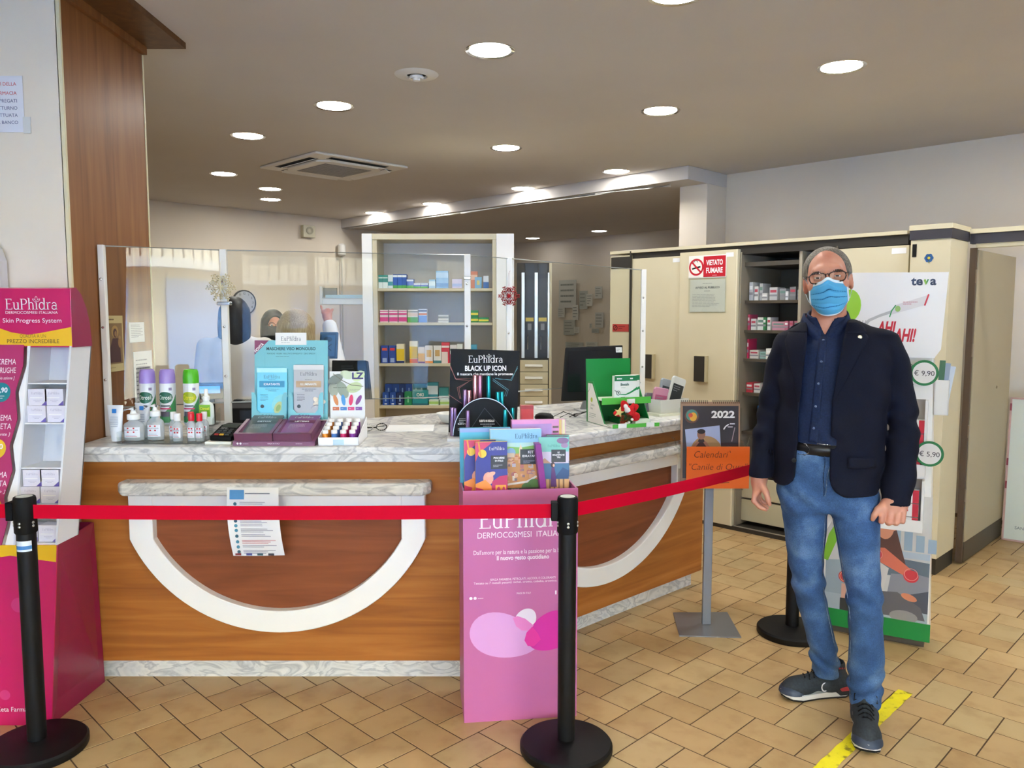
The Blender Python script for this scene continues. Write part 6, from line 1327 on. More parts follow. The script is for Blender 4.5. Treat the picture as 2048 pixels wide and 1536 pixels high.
g.disc(.095, 1.60, .06, yy, mat('#8fc22a', .4), rz=.075); g.ribbon([(.17, 1.50), (.20, 1.53), (.25, 1.55), (.33, 1.575)], [.02, .014, .012, .014], yy, mat('#b4b2b0', .3)); g.flat([(.31, 1.555), (.48, 1.60), (.495, 1.645), (.33, 1.60)], yy-.0003, mat('#cfc9c8', .4)); g.ribbon([(.478, 1.597), (.496, 1.648)], .008, yy-.0006, RS); g.lines(.37, .47, 1.612, .009, 2, yy-.0006, mat('#b04a58', .4)); g.disc(.345, 1.583, .014, yy-.0006, mat('#8fb05a', .4)); g.ribbon([(.305, 1.545), (.315, 1.575), (.335, 1.60)], .006, yy-.0006, mat('#2f8a4a', .4))
for k in range(4): g.ribbon([(.135+.016*k, 1.53), (.13+.016*k, 1.49), (.128+.017*k, 1.46)], .004, yy, mat('#a8a4a4', .3))
g.text('AHI', .29, 1.468, .055, yy, RS, w=.10, shear=.25, bold=.04); g.text('AHI!', .385, 1.435, .055, yy, RS, w=.115, shear=.25, bold=.04)
g.build('header_print', parent=tv)
g = G(); yb = -.001
g.text('Trattamento per:', .25, 1.315, .024, yb, mat('#3a5a4a', .5), w=.30); g.text('DOLORI MUSCOLARI', .24, 1.262, .024, yb, mat('#23262a', .5), w=.34, bold=.03); g.text('E ARTICOLAZIONI', .22, 1.215, .024, yb, mat('#23262a', .5), w=.28, bold=.03)
g.build('body_print', parent=tv)
# compartments
for z0, z1 in ((.80, 1.18), (.70, .90)): pass
for nm, z0, z1 in (('compartment', .86, 1.17), ('compartment', .60, .80)):
    c_ = G().box(.05, TW-.055, -.004, -.0005, z0, z1, mat('#9a948c', .6)).build(nm, parent=tv)
    for a in ((.04, .05), (TW-.055, TW-.045)): G().box(a[0], a[1], -.05, -.0005, z0-.04, z1, TWH).build('divider', parent=c_)
    G().box(.04, TW-.045, -.054, -.05, z0-.04, z0+.015, TWH).build('shelf_lip', parent=c_); G().box(.04, TW-.045, -.05, -.0005, z0-.04, z0-.036, TWH).build('shelf_floor', parent=c_)
def on_stand(x, y): 
    c, s_ = math.cos(R(-30.3)), math.sin(R(-30.3)); return 1.535 + x*c - y*s_, 3.80 + x*s_ + y*c
def d_gel(g, w, h): g.rect(w*.32, w/2, 0, h, -.0005, RS); g.lines(-w*.4, w*.25, h*.7, h*.18, 3, -.0006, mat('#9a8a8a', .5)); g.rect(-w*.2, w*.2, h*.4, h*.55, -.0007, RS)
for k, (x, z, lab) in enumerate(((.335, .822, 'lowest'), (.335, .886, 'second'), (.335, .950, 'third'), (.335, 1.014, 'topmost'))):
    X, Y_ = on_stand(x+.004*k, -.046); carton('gel_box', X, Y_, z+.004, .14, .06, .038, mat('#ded9d5', .4), '%s red and white gel box in the upper compartment of the stand' % lab, 'gel box', rz=R(-30.3), group='gel boxes in the stand', deco=d_gel)
for k, z in enumerate((.562, .626, .69)):
    X, Y_ = on_stand(.335, -.046); carton('gel_box', X, Y_, z+.004, .14, .06, .038, mat('#ded9d5', .4), '%s red and white gel box in the lower compartment of the stand' % ('bottom', 'middle', 'upper')[k], 'gel box', rz=R(-30.3), group='gel boxes in the stand', deco=d_gel)
for z, s_, x in ((1.295, '\u20ac 9,90', .405), (.93, '\u20ac 5,90', .44)):
    p = thing('price_disc', (*on_stand(x, -.060), z), R(-30.3), label='%s round green rimmed price tag on the gel stand' % ('upper' if z > 1 else 'lower'), cat='price tag')
    g = G(); g.T = Matrix.Rotation(R(90), 4, 'X'); g.lathe([(.001, 0), (.058, 0), (.058, .003), (.001, .003)], mat('#1b7038', .45), seg=40, cap=False); g.build('rim', parent=p)
    g = G(); g.disc(0, 0, .047, -.0034, mat('#d9d4ce', .5), seg=36); g.text(s_, 0, -.012, .022, -.0038, mat('#3a3034', .5), w=.082, bold=.004); g.build('tag_face', parent=p)
t = thing('leaflet_holder', (*on_stand(TW-.025, .04), 1.10), R(-30.3), label='small white pocket with leaflets on the side of the stand', cat='holder')
G().box(0, .06, -.03, -.026, 0, .16, TWH).build('pocket_wall', parent=t); G().box(0, .06, -.03, .02, 0, .004, TWH).build('pocket_floor', parent=t); G().box(0, .004, -.03, .02, 0, .16, TWH).build('pocket_wall', parent=t); G().box(.056, .06, -.03, .02, 0, .16, TWH).build('pocket_wall', parent=t)
for k, c_ in enumerate(('#3f6a4a', '#9aa4b4', '#c3c9d2')):
    g = G(); g.T = Matrix.Rotation(R(2+3*k), 4, 'Y'); g.box(.008+.009*k, .032+.009*k, -.02+.008*k, -.017+.008*k, .006, .25-.01*k, mat(c_, .5)); g.build('leaflet', parent=t)
# the printed picture on the lower front
g = G(); z0 = .12; yb = -.0012
def pz(t): return .12 + t*.60
g.rect(.01, TW-.01, pz(0), pz(1), yb, mat('#bcb8b4', .5)); g.rect(.22, TW-.01, pz(.5), pz(.9), yb-.0002, mat('#a9b3bd', .5)); g.rect(.28, TW-.01, pz(.55), pz(1), yb-.0004, mat('#c2bdb6', .5))
for k in range(4): g.rect(.30+.05*k, .335+.05*k, pz(.56), pz(.56+.17-.02*k), yb-.0006, mat('#93a5b4', .5))
g.flat([(.22, pz(.34)), (TW-.01, pz(.36)), (TW-.01, pz(.48)), (.22, pz(.50))], yb-.0005, mat('#5e6a74', .5)); g.flat([(.28, pz(.12)), (.30, pz(.36)), (.42, pz(.38)), (TW-.01, pz(.37)), (TW-.01, pz(.10))], yb-.0007, mat('#84848c', .5)); g.rect(.01, TW-.01, pz(0), pz(.13), yb-.0008, mat('#9fa9b0', .5)); g.flat([(.01, pz(.13)), (.01, pz(.4)), (.1, pz(.42)), (.19, pz(.25)), (.19, pz(.13))], yb-.0008, mat('#8f9ba2', .5))
g.ribbon([(.005, pz(.40)), (.04, pz(.60)), (.10, pz(.78)), (.17, pz(.9))], [.03, .045, .05, .05], yb-.0010, mat('#79b02a', .4)); g.flat([(.01, pz(.65)), (.06, pz(.82)), (.12, pz(.98)), (.01, pz(.98))], yb-.0009, mat('#e6e2dc', .4))
HRB = mat('#5a3528', .5); g.disc(.26, pz(.76), .05, yb-.0012, mat('#3a2420', .5), rz=.075); g.flat([(.24, pz(.8)), (.30, pz(.82)), (.335, pz(.6)), (.36, pz(.45)), (.33, pz(.38)), (.28, pz(.42)), (.25, pz(.55))], yb-.0013, HRB); g.disc(.268, pz(.73), .038, yb-.0016, mat('#d08a68', .5), rz=.06); g.flat([(.302, pz(.74)), (.318, pz(.715)), (.302, pz(.70))], yb-.0017, mat('#d08a68', .5)); g.rect(.275, .30, pz(.755), pz(.762), yb-.0019, mat('#3a2420', .5))
g.flat([(.2, pz(.55)), (.27, pz(.56)), (.38, pz(.42)), (.39, pz(.37)), (.36, pz(.355)), (.24, pz(.45)), (.2, pz(.45))], yb-.0018, mat('#cf6a50', .5)); g.flat([(.19, pz(.5)), (.29, pz(.40)), (.26, pz(.12)), (.19, pz(.12))], yb-.0017, mat('#c3bcb6', .5)); g.disc(.385, pz(.36), .032, yb-.0021, mat('#c8323a', .5), rz=.03); g.ribbon(arc(.385, pz(.375), .028, .028, 0, 360, 24), .003, yb-.0024, mat('#e08a80', .5)); g.disc(.235, pz(.50), .026, yb-.0021, mat('#cc3a40', .5)); g.ribbon(arc(.235, pz(.50), .025, .025, 0, 360, 20), .003, yb-.0024, mat('#e08a80', .5)); g.disc(.10, pz(.28), .03, yb-.0019, mat('#b5383c', .5)); g.ribbon(arc(.10, pz(.28), .024, .024, 0, 360, 20), .003, yb-.0022, mat('#e0a080', .5)); g.rect(.085, .125, pz(.05), pz(.22), yb-.0018, mat('#c99a86', .5)); g.rect(.08, .13, pz(0), pz(.10), yb-.0020, mat('#34322f', .5))
g.flat([(.22, pz(.02)), (.22, pz(.2)), (.33, pz(.22)), (.43, pz(.12)), (.45, pz(.02))], yb-.0019, mat('#5f5b5e', .5)); g.flat([(.36, pz(.2)), (TW-.01, pz(.26)), (TW-.01, pz(.08)), (.44, pz(.08))], yb-.0018, mat('#4a4d55', .5)); g.disc(.38, pz(.19), .035, yb-.0023, mat('#cf7f5c', .5), rz=.016, rot=-.3); g.disc(.36, pz(.03), .06, yb-.0022, mat('#8f8a86', .5), rz=.03); g.build('poster_print', parent=tv, label='photo of a seated woman with red pain spots')
# ---------------------------------------------------------------- people: smooth bodies grown from distance fields
def hermite(keys, z):
    k = np.array(sorted(keys), float); zz = k[:, 0]; out = []
    zc = np.clip(z, zz[0], zz[-1]); i = np.clip(np.searchsorted(zz, zc, 'right')-1, 0, len(zz)-2)
    h = zz[i+1]-zz[i]; t = (zc-zz[i])/h
    for c in range(1, k.shape[1]):
        v = k[:, c]; d = np.diff(v)/np.diff(zz); m = np.concatenate([[d[0]], (d[1:]+d[:-1])/2, [d[-1]]])
        out.append((2*t**3-3*t**2+1)*v[i] + (t**3-2*t**2+t)*h*m[i] + (-2*t**3+3*t**2)*v[i+1] + (t**3-t**2)*h*m[i+1])
    return out
class Field:
    def __init__(s, lo, hi, h):
        s.lo = np.array(lo, float); s.h = h
        s.n = [int(math.ceil((b-a)/h))+1 for a, b in zip(lo, hi)]
        s.D = np.full(s.n, 0.2, np.float32)
    def sub(s, lo, hi):
        i0 = [max(0, int((a-l)/s.h)) for a, l in zip(lo, s.lo)]; i1 = [min(n, int((b-l)/s.h)+2) for b, l, n in zip(hi, s.lo, s.n)]
        if any(b <= a for a, b in zip(i0, i1)): return None
        ax = [np.float32(s.lo[k]) + np.arange(i0[k], i1[k], dtype=np.float32)*np.float32(s.h) for k in range(3)]
        X, Y, Z = ax[0][:, None, None], ax[1][None, :, None], ax[2][None, None, :]
        return (slice(i0[0], i1[0]), slice(i0[1], i1[1]), slice(i0[2], i1[2])), X, Y, Z
    def mix(s, fn, lo, hi, k=0.0, op='u', pad=0.03):
        r = s.sub([a-pad for a in lo], [b+pad for b in hi])
        if r is None: return s
        sl, X, Y, Z = r
        d = np.asarray(fn(X, Y, Z), np.float32); c = s.D[sl]; d = np.broadcast_to(d, c.shape)
        if op == 'd': d = -d
        if op == 'u':
            if k: q = np.clip(.5+.5*(c-d)/k, 0, 1); s.D[sl] = c*(1-q)+d*q-k*q*(1-q)
            else: s.D[sl] = np.minimum(c, d)
        else:
            if k: q = np.clip(.5-.5*(c-d)/k, 0, 1); s.D[sl] = c*(1-q)+d*q+k*q*(1-q)
            else: s.D[sl] = np.maximum(c, d)
        return s
    def cone(s, a, b, r1, r2, k=0.0, op='u', flat=None):
        a = np.array(a, float); b = np.array(b, float); ab = b-a; L = float(ab@ab) or 1e-9
        def fn(X, Y, Z):
            t = np.clip(((X-a[0])*ab[0]+(Y-a[1])*ab[1]+(Z-a[2])*ab[2])/L, 0, 1)
            return np.sqrt((X-a[0]-t*ab[0])**2+(Y-a[1]-t*ab[1])**2+(Z-a[2]-t*ab[2])**2)-(r1+(r2-r1)*t)
        r = max(r1, r2); return s.mix(fn, np.minimum(a, b)-r, np.maximum(a, b)+r, k, op)
    def ell(s, c, r, k=0.0, op='u', M=None):
        c = np.array(c, float); rm = max(r)
        def fn(X, Y, Z):
            x, y, z = X-c[0], Y-c[1], Z-c[2]
            if M is not None: x, y, z = (M[0][0]*x+M[1][0]*y+M[2][0]*z, M[0][1]*x+M[1][1]*y+M[2][1]*z, M[0][2]*x+M[1][2]*y+M[2][2]*z)
            k0 = np.sqrt((x/r[0])**2+(y/r[1])**2+(z/r[2])**2); k1 = np.sqrt((x/r[0]**2)**2+(y/r[1]**2)**2+(z/r[2]**2)**2)
            return k0*(k0-1)/np.maximum(k1, 1e-6)
        rr = rm if M is not None else np.array(r); return s.mix(fn, c-rr, c+rr, k, op)
    def loft(s, keys, k=0.0, op='u', n=2.0, disp=None, grow=0.0, cap=0.012):
        K = np.array(keys); lo = [float((K[:, 1]-K[:, 3]).min())-grow, float((K[:, 2]-K[:, 4]).min())-grow, float(K[:, 0].min())]; hi = [float((K[:, 1]+K[:, 3]).max())+grow, float((K[:, 2]+K[:, 4]).max())+grow, float(K[:, 0].max())]
        z0, z1 = lo[2], hi[2]
        def fn(X, Y, Z):
            cx, cy, rx, ry = hermite(keys, Z.ravel()); sh = (1, 1, -1); cx, cy, rx, ry = [q.reshape(sh).astype(np.float32) for q in (cx, cy, rx, ry)]
            rx = rx+grow; ry = ry+grow
            e = (np.abs((X-cx)/rx)**n+np.abs((Y-cy)/ry)**n)**(1/n)
            d = (e-1)*np.minimum(rx, ry)
            if disp is not None: d = d-disp(X, Y, Z)
            dz = np.maximum(z0-Z, Z-z1); q = np.clip(.5-.5*(d-dz)/cap, 0, 1)
            return d*(1-q)+dz*q+cap*q*(1-q)
        return s.mix(fn, lo, hi, k, op)
    def mesh(s, name, m, parent, loc=(0, 0, 0), rz=0.0, smooth_it=1):
        D = s.D; ins = D < 0; nx, ny, nz = [q-1 for q in D.shape]
        cnt = np.zeros((nx, ny, nz), np.uint8)
        for i in (0, 1):
            for j in (0, 1):
                for k in (0, 1): cnt += ins[i:i+nx, j:j+ny, k:k+nz]
        act = (cnt > 0) & (cnt < 8); A = np.argwhere(act); N = len(A)
        idx = np.full((nx, ny, nz), -1, np.int32); idx[act] = np.arange(N)
        P = np.zeros((N, 3)); C = np.zeros(N)
        cor = [(i, j, k) for i in (0, 1) for j in (0, 1) for k in (0, 1)]
        val = {c: D[A[:, 0]+c[0], A[:, 1]+c[1], A[:, 2]+c[2]] for c in cor}
        for c in cor:
            for ax in range(3):
                if c[ax]: continue
                e = list(c); e[ax] = 1; e = tuple(e); a, b = val[c], val[e]
                cr = (a < 0) != (b < 0); t = np.where(cr, a/np.where(cr, a-b, 1), 0)
                p = np.array(c, float)[None, :].repeat(N, 0); p[:, ax] += t
                P += p*cr[:, None]; C += cr
        V = (A + P/C[:, None])*s.h + s.lo
        F = []
        for ax in range(3):
            o = [q for q in range(3) if q != ax]
            sl0 = [slice(None)]*3; sl1 = [slice(None)]*3; sl0[ax] = slice(0, -1); sl1[ax] = slice(1, None)
            a, b = ins[tuple(sl0)], ins[tuple(sl1)]
            E = np.argwhere(a != b)
            ok = (E[:, o[0]] > 0) & (E[:, o[1]] > 0) & (E[:, o[0]] < D.shape[o[0]]-1) & (E[:, o[1]] < D.shape[o[1]]-1); E = E[ok]
            fl_ = a[tuple(E.T)]
            q = []
            for d0, d1 in ((-1, -1), (0, -1), (0, 0), (-1, 0)):
                e = E.copy(); e[:, o[0]] += d0; e[:, o[1]] += d1; q.append(idx[tuple(e.T)])
            q = np.stack(q, 1); flip = fl_ if ax != 1 else ~fl_
            q[~flip] = q[~flip][:, ::-1]; F.append(q)
        F = np.concatenate(F)
        for _ in range(smooth_it):                              # light smoothing
            S = np.zeros_like(V); c = np.zeros(N)
            for i in range(4):
                a, b = F[:, i], F[:, (i+1) % 4]
                np.add.at(S, a, V[b]); np.add.at(c, a, 1)
            V = V*.5 + .5*S/np.maximum(c, 1)[:, None]
        me = bpy.data.meshes.new(name); me.vertices.add(N); me.vertices.foreach_set('co', V.astype(np.float32).ravel())
        me.loops.add(len(F)*4); me.loops.foreach_set('vertex_index', F.astype(np.int32).ravel()); me.polygons.add(len(F))
        me.polygons.foreach_set('loop_start', np.arange(0, len(F)*4, 4, dtype=np.int32)); me.polygons.foreach_set('loop_total', np.full(len(F), 4, np.int32))
        me.update(calc_edges=True); me.validate(); me.materials.append(m); me.polygons.foreach_set('use_smooth', np.ones(len(me.polygons), bool))
        o = bpy.data.objects.new(name, me); COL.objects.link(o); o.parent = parent; o.location = loc; o.rotation_euler = (0, 0, rz)
        return o
def rotm(ax, ang): return [list(r) for r in Matrix.Rotation(ang, 3, ax)]
def ipl(pts):
    p = sorted(pts); zs = [q[0] for q in p]; xs = [q[1] for q in p]
    return lambda z: np.interp(z, zs, xs)

MAN = thing('person', (1.2, 2.95, 0), R(-21.6), label='man in navy blazer, jeans and blue face mask standing by the barrier', cat='person')
TORSO = [(0.846, -0.016, 0, 0.182, 0.145), (0.95, -0.012, 0, 0.189, 0.142), (1.084, -0.006, 0, 0.193, 0.14), (1.198, 0.001, 0, 0.194, 0.138), (1.349, 0.006, 0, 0.197, 0.13), (1.442, 0.006, 0.01, 0.196, 0.115), (1.483, 0.006, 0.02, 0.175, 0.1), (1.512, 0.000, 0.03, 0.13, 0.085), (1.54, -0.012, 0.035, 0.085, 0.07)]
SHIRT = [(1.037, -0.005, -0.003, 0.160, 0.122), (1.085, -0.006, -0.004, 0.166, 0.125), (1.198, 0.001, -0.002, 0.174, 0.122), (1.349, 0.006, 0, 0.176, 0.113), (1.442, 0.006, 0.01, 0.17, 0.10), (1.49, -0.005, 0.03, 0.125, 0.082), (1.53, -.016, .033, .078, .066)]
ARML = [(0.929, -0.247, -0.02, 0.041, 0.045), (1.065, -0.237, 0, 0.044, 0.05), (1.193, -0.217, 0.015, 0.048, 0.055), (1.347, -0.191, 0.02, 0.051, 0.06), (1.42, -0.168, 0.02, 0.053, 0.06), (1.468, -0.148, 0.02, 0.045, 0.055)]
ARMR = [(0.868, 0.226, -0.045, 0.052, 0.046), (0.956, 0.235, -0.03, 0.055, 0.049), (1.067, 0.246, -0.01, 0.052, 0.051), (1.141, 0.246, 0.0, 0.052, 0.054), (1.246, 0.234, 0.015, 0.052, 0.056), (1.36, 0.214, 0.02, 0.05, 0.06), (1.43, 0.194, 0.02, 0.05, 0.06), (1.475, 0.165, 0.02, 0.044, 0.055)]
LEGL = [(0.085, 0.02, 0.2, 0.053, 0.062), (0.182, 0.005, 0.17, 0.055, 0.066), (0.349, -0.028, 0.11, 0.055, 0.066), (0.465, -0.056, 0.075, 0.060, 0.07), (0.577, -0.07, 0.05, 0.065, 0.075), (0.721, -0.078, 0.02, 0.076, 0.088), (0.883, -0.087, 0.002, 0.092, 0.096), (1.05, -0.076, 0, 0.095, 0.115)]
LEGR = [(0.075, 0.155, 0.0, 0.055, 0.062), (0.204, 0.153, -0.01, 0.064, 0.07), (0.382, 0.147, -0.03, 0.060, 0.07), (0.486, 0.138, -0.035, 0.062, 0.074), (0.601, 0.122, -0.03, 0.068, 0.078), (0.731, 0.107, -0.02, 0.076, 0.088), (0.885, 0.08, -0.004, 0.092, 0.096), (1.05, 0.07, 0, 0.091, 0.115)]
HC = np.array([-.029, -.0, 1.69]); ROLL = R(-6); HM = rotm('Y', ROLL)
def hp(x, y, z):
    return tuple(HC + np.array([HM[0][0]*x+HM[0][1]*y+HM[0][2]*z, HM[1][0]*x+HM[1][1]*y+HM[1][2]*z, HM[2][0]*x+HM[2][1]*y+HM[2][2]*z]))
def shrink(keys, d): return [(z, cx, cy, max(.02, rx-d), max(.02, ry-d)) for z, cx, cy, rx, ry in keys]
def head_field(f):
    f.ell(hp(0, .014, .022), (.077, .097, .092), M=HM)
    f.ell(hp(0, -.028, -.038), (.066, .070, .088), .03, M=HM)
    f.ell(hp(0, -.030, -.082), (.058, .058, .040), .03, M=HM)
    f.ell(hp(0, -.060, -.108), (.036, .032, .026), .025, M=HM)
    f.cone(hp(-.036, -.079, .026), hp(.036, -.079, .026), .013, .013, .02)
    for s_ in (-1, 1):
        f.ell(hp(s_*.042, -.066, -.03), (.026, .024, .024), .02, M=HM)
        f.ell(hp(s_*.033, -.106, .003), (.022, .014, .015), .012, 'd', M=HM)
        f.ell(hp(s_*.079, .004, -.018), (.011, .023, .034), .008, M=HM)
        f.ell(hp(s_*.087, -.002, -.014), (.006, .012, .020), .006, 'd', M=HM)
    f.cone(hp(0, -.094, .012), hp(0, -.112, -.028), .009, .014, .012)
    f.cone(hp(0, .02, -.09), (-.018, .035, 1.46), .058, .070, .03)
def man_body():
    f = Field((-.33, -.18, .05), (.33, .30, 1.83), .0045)
    f.loft(shrink(SHIRT, .012), .02); f.loft(shrink(ARML, .016), .03); f.loft(shrink(ARMR, .016), .03); f.loft(shrink(LEGL, .026), .03); f.loft(shrink(LEGR, .026), .03)
    f.ell((0, 0, 1.0), (.13, .09, .07), .03)
    head_field(f)
    # his right hand: relaxed, thumb forward
    f.cone((-.249, -.02, .965), (-.25, -.022, .915), .029, .030, .02)
    f.ell((-.255, -.022, .893), (.020, .040, .040), .02)
    for k, (dy, L, rr) in enumerate(((-.052, .95, .0098), (-.032, 1.05, .0102), (-.012, 1.0, .0098), (.008, .85, .0088))):
        x0 = -.262+.003*k; a = (x0, dy+.008, .878); b = (x0-.004+.002*k, dy+.004-.004, .878-.042*L); c = (x0+.018, dy-.002, .878-.064*L); d_ = (x0+.038, dy-.002, .878-.070*L)
        f.cone(a, b, rr*1.1, rr, .006); f.cone(b, c, rr, rr*.92, .004); f.cone(c, d_, rr*.92, rr*.8, .004)
    f.cone((-.243, -.048, .912), (-.222, -.064, .880), .016, .0125, .012); f.cone((-.222, -.064, .880), (-.213, -.068, .852), .0118, .0105, .004); f.cone((-.213, -.068, .852), (-.207, -.068, .834), .0105, .0085, .004)
    # his left hand: loose fist, back of the hand to the camera
    f.cone((.226, -.046, .90), (.226, -.052, .875), .032, .034, .02)
    f.ell((.222, -.064, .866), (.043, .022, .034), .018)
    for k, (x, z, L, rr) in enumerate(((.184, .850, .95, .0108), (.208, .848, 1.0, .0112), (.231, .848, .97, .0108), (.252, .851, .85, .0095))):
        a = (x, -.076, z); b = (x-.003, -.088, z-.040*L); c = (x-.004, -.066, z-.046*L); d_ = (x-.003, -.052, z-.026)
        f.cone(a, b, rr*1.15, rr, .005); f.cone(b, c, rr, rr*.95, .003); f.cone(c, d_, rr*.95, rr*.85, .003)
    f.cone((.192, -.060, .868), (.167, -.084, .852), .016, .0125, .012); f.cone((.167, -.084, .852), (.156, -.092, .832), .0118, .0108, .004); f.cone((.156, -.092, .832), (.151, -.09, .815), .0108, .0085, .004)
    b = f.mesh('body', SKIN, MAN); return b
man_body()
def fold(X, Y, Z):
    ank = np.exp(-((Z-.16)/.07)**2)*np.clip((Z-.09)*22, 0, 1); kn = np.exp(-((Z-.50)/.08)**2); hip = np.exp(-((Z-.86)/.07)**2)
    return .006*ank*np.sin(Z*95+6*np.sin(X*14)+Y*10)+.005*kn*np.sin(Z*75+X*38+Y*12)+.005*hip*np.sin(Z*62-np.abs(X+.0)*55+1.0)+.0015*np.sin(Z*28+X*30)
f = Field((-.21, -.16, .06), (.25, .30, 1.09), .0055)
f.loft(LEGL, disp=fold, cap=.006); f.loft(LEGR, .012, disp=fold, cap=.006)
f.loft([(.82, -.003, .0, .155, .098), (.90, -.003, .0, .163, .110), (1.0, -.003, 0, .162, .116), (1.09, -.003, 0, .160, .120)], .03, disp=fold)
f.mix(lambda X, Y, Z: Z-1.062, (-.3, -.3, 1.0), (.3, .3, 1.12), 0, 'd' if False else 'i')
jn = f.mesh('jeans', DENIM, MAN)
def front(keys, x, z, n=2.0):
    cx, cy, rx, ry = hermite(keys, np.atleast_1d(np.float64(z))); e = np.clip(1-np.abs((x-cx)/rx)**n, 0, 1)**(1/n); return float((cy-ry*e)[0])
def drape(keys, zs, xl, xr, m, off, name, parent, cols=8, n=2.0, th=.003, label=None):
    g = G(); vs = []; fs = []
    for j, z in enumerate(zs):
        a, b = float(xl(z)), float(xr(z))
        for i in range(cols+1):
            x = a+(b-a)*i/cols; vs.append((x, front(keys, x, z, n)-off, z))
    w = cols+1
    fs = [(j*w+i, j*w+i+1, (j+1)*w+i+1, (j+1)*w+i) for j in range(len(zs)-1) for i in range(cols)]
    g.add(vs, fs, m); o = g.build(name, parent=parent, smooth='all', label=label)
    md_ = o.modifiers.new('solid', 'SOLIDIFY'); md_.thickness = th; md_.offset = 1
    return o
# seams of the jeans
g = G()
for K, s_ in ((LEGL, 1), (LEGR, -1)):
    pts = []
    for z in np.linspace(.12, .80, 40):
        cx, cy, rx, ry = [float(q[0]) for q in hermite(K, np.array([z]))]; a = R(-28) if s_ > 0 else R(208); pts.append((cx+(rx+.0015)*math.cos(a), cy+(ry+.0015)*math.sin(a), z))
    g.tube(pts, .0016, mat('#8f9fb8', .8), 5)
g.build('inseam', parent=jn, smooth='all')
g = G()
HIPF = [(.80, .0, -.005, .175, .118), (.93, -.003, 0, .178, .122), (1.06, -.003, 0, .166, .122)]
pts = [(-.018+.002*math.sin(q*9), front(HIPF, -.02, 1.05-.17*q)-.004, 1.045-.15*q) for q in np.linspace(0, 1, 12)]
g.tube(pts, .0022, mat('#2c4468', .8), 5); g.tube([(p[0]+.022*(1-k/14), p[1]-.0005, p[2]) for k, p in enumerate(pts)], .0014, mat('#9aa9c0', .8), 5); g.build('fly_seam', parent=jn, smooth='all')
# belt
g = G()
BLT = [(1.03, -.004, -.002, .168, .126), (1.10, -.005, -.003, .168, .128)]
for z0, z1, off, m in ((1.043, 1.083, .003, mat('#131214', .4)),):
    vs = []; n = 40
    for k in range(n):
        a = 2*PI*k/n; vs += [(-.004+.172*math.cos(a), -.002+.131*math.sin(a), z0), (-.004+.172*math.cos(a), -.002+.131*math.sin(a), z1)]
    g.add(vs, [(2*k, 2*((k+1) % n), 2*((k+1) % n)+1, 2*k+1) for k in range(n)], m)
bl = g.build('belt', parent=MAN, smooth='all'); md_ = bl.modifiers.new('solid', 'SOLIDIFY'); md_.thickness = .004
def bpt(x, z): return (x, front(BLT, x, z)-.009, z)
g = G().tube([bpt(-.108, 1.085), bpt(-.085, 1.083), bpt(-.072, 1.072), bpt(-.072, 1.052), bpt(-.085, 1.041), bpt(-.11, 1.042)], .0022, CHROME, 6); g.tube([bpt(-.045, 1.088), bpt(-.02, 1.087), bpt(0, 1.086)], .0018, CHROME, 6); g.build('buckle', parent=bl, smooth='all')
# shirt
def creas(X, Y, Z): return .002*np.sin(Z*70+X*25+3*np.sin(X*18))*np.clip((1.36-Z)*5, 0, 1)+.0015*np.sin(X*60+Z*20)
f = Field((-.2, -.16, 1.03), (.2, .13, 1.60), .005)
f.loft(SHIRT, disp=creas)
f.cone((-.022, .032, 1.47), (-.024, .026, 1.565), .080, .074, .02)
f.mix(lambda X, Y, Z: Z-(1.556+.3*(Y-.0)), (-.2, -.2, 1.45), (.2, .2, 1.62), 0, 'i', pad=.0)
f.cone((-.020, .030, 1.45), (-.024, .02, 1.65), .066, .067, 0, 'd')
f.mix(lambda X, Y, Z: np.maximum(np.abs(X+.031)-(Z-1.478)*.45, Y+.015), (-.12, -.2, 1.47), (.06, 0, 1.62), .004, 'd', pad=.0)
sh_ = f.mesh('shirt', NAVYS, MAN)
# collar wings and buttons
def collar(sgn):
    c = (-.03, .02)
    g = G(); vs = []; n = 10
    for k in range(n+1):
        t = k/n; a = R(-90+sgn*(12+105*t)); r0 = .0775; rb = r0+.001
        zt = 1.538+.045*t if k else 1.512; drop = .058*(1-t*.55) if k else .075
        zt = 1.500+.060*min(1, t*1.6)
        vs += [(c[0]+r0*math.cos(a), c[1]+r0*1.0*math.sin(a), zt), (c[0]+(rb+.010)*math.cos(a-sgn*R(6)*(1-t)), c[1]+(rb+.016)*math.sin(a-sgn*R(6)*(1-t)), zt-drop)]
    g.add(vs, [(2*k, 2*k+2, 2*k+3, 2*k+1) for k in range(n)], NAVYS); o = g.build('collar', parent=sh_, smooth='all'); m_ = o.modifiers.new('solid', 'SOLIDIFY'); m_.thickness = .004; m_.offset = 0
collar(-1); collar(1)
for z, x in ((1.462, -.036), (1.385, -.040), (1.305, -.047), (1.222, -.054), (1.142, -.058)):
    G().lathe([(.001, .002), (.0045, .0018), (.0052, 0)], mat('#3b4560', .25), seg=12, cap=False).build('button', parent=sh_, loc=(x, front(SHIRT, x, z)-.002, z), rot=(R(90), 0, 0))
drape(SHIRT, np.linspace(1.09, 1.475, 30), lambda z: np.interp(z, [1.09, 1.475], [-.076, -.050]), lambda z: np.interp(z, [1.09, 1.475], [-.044, -.022]), NAVYS, .0016, 'placket', sh_, cols=4, th=.0012)
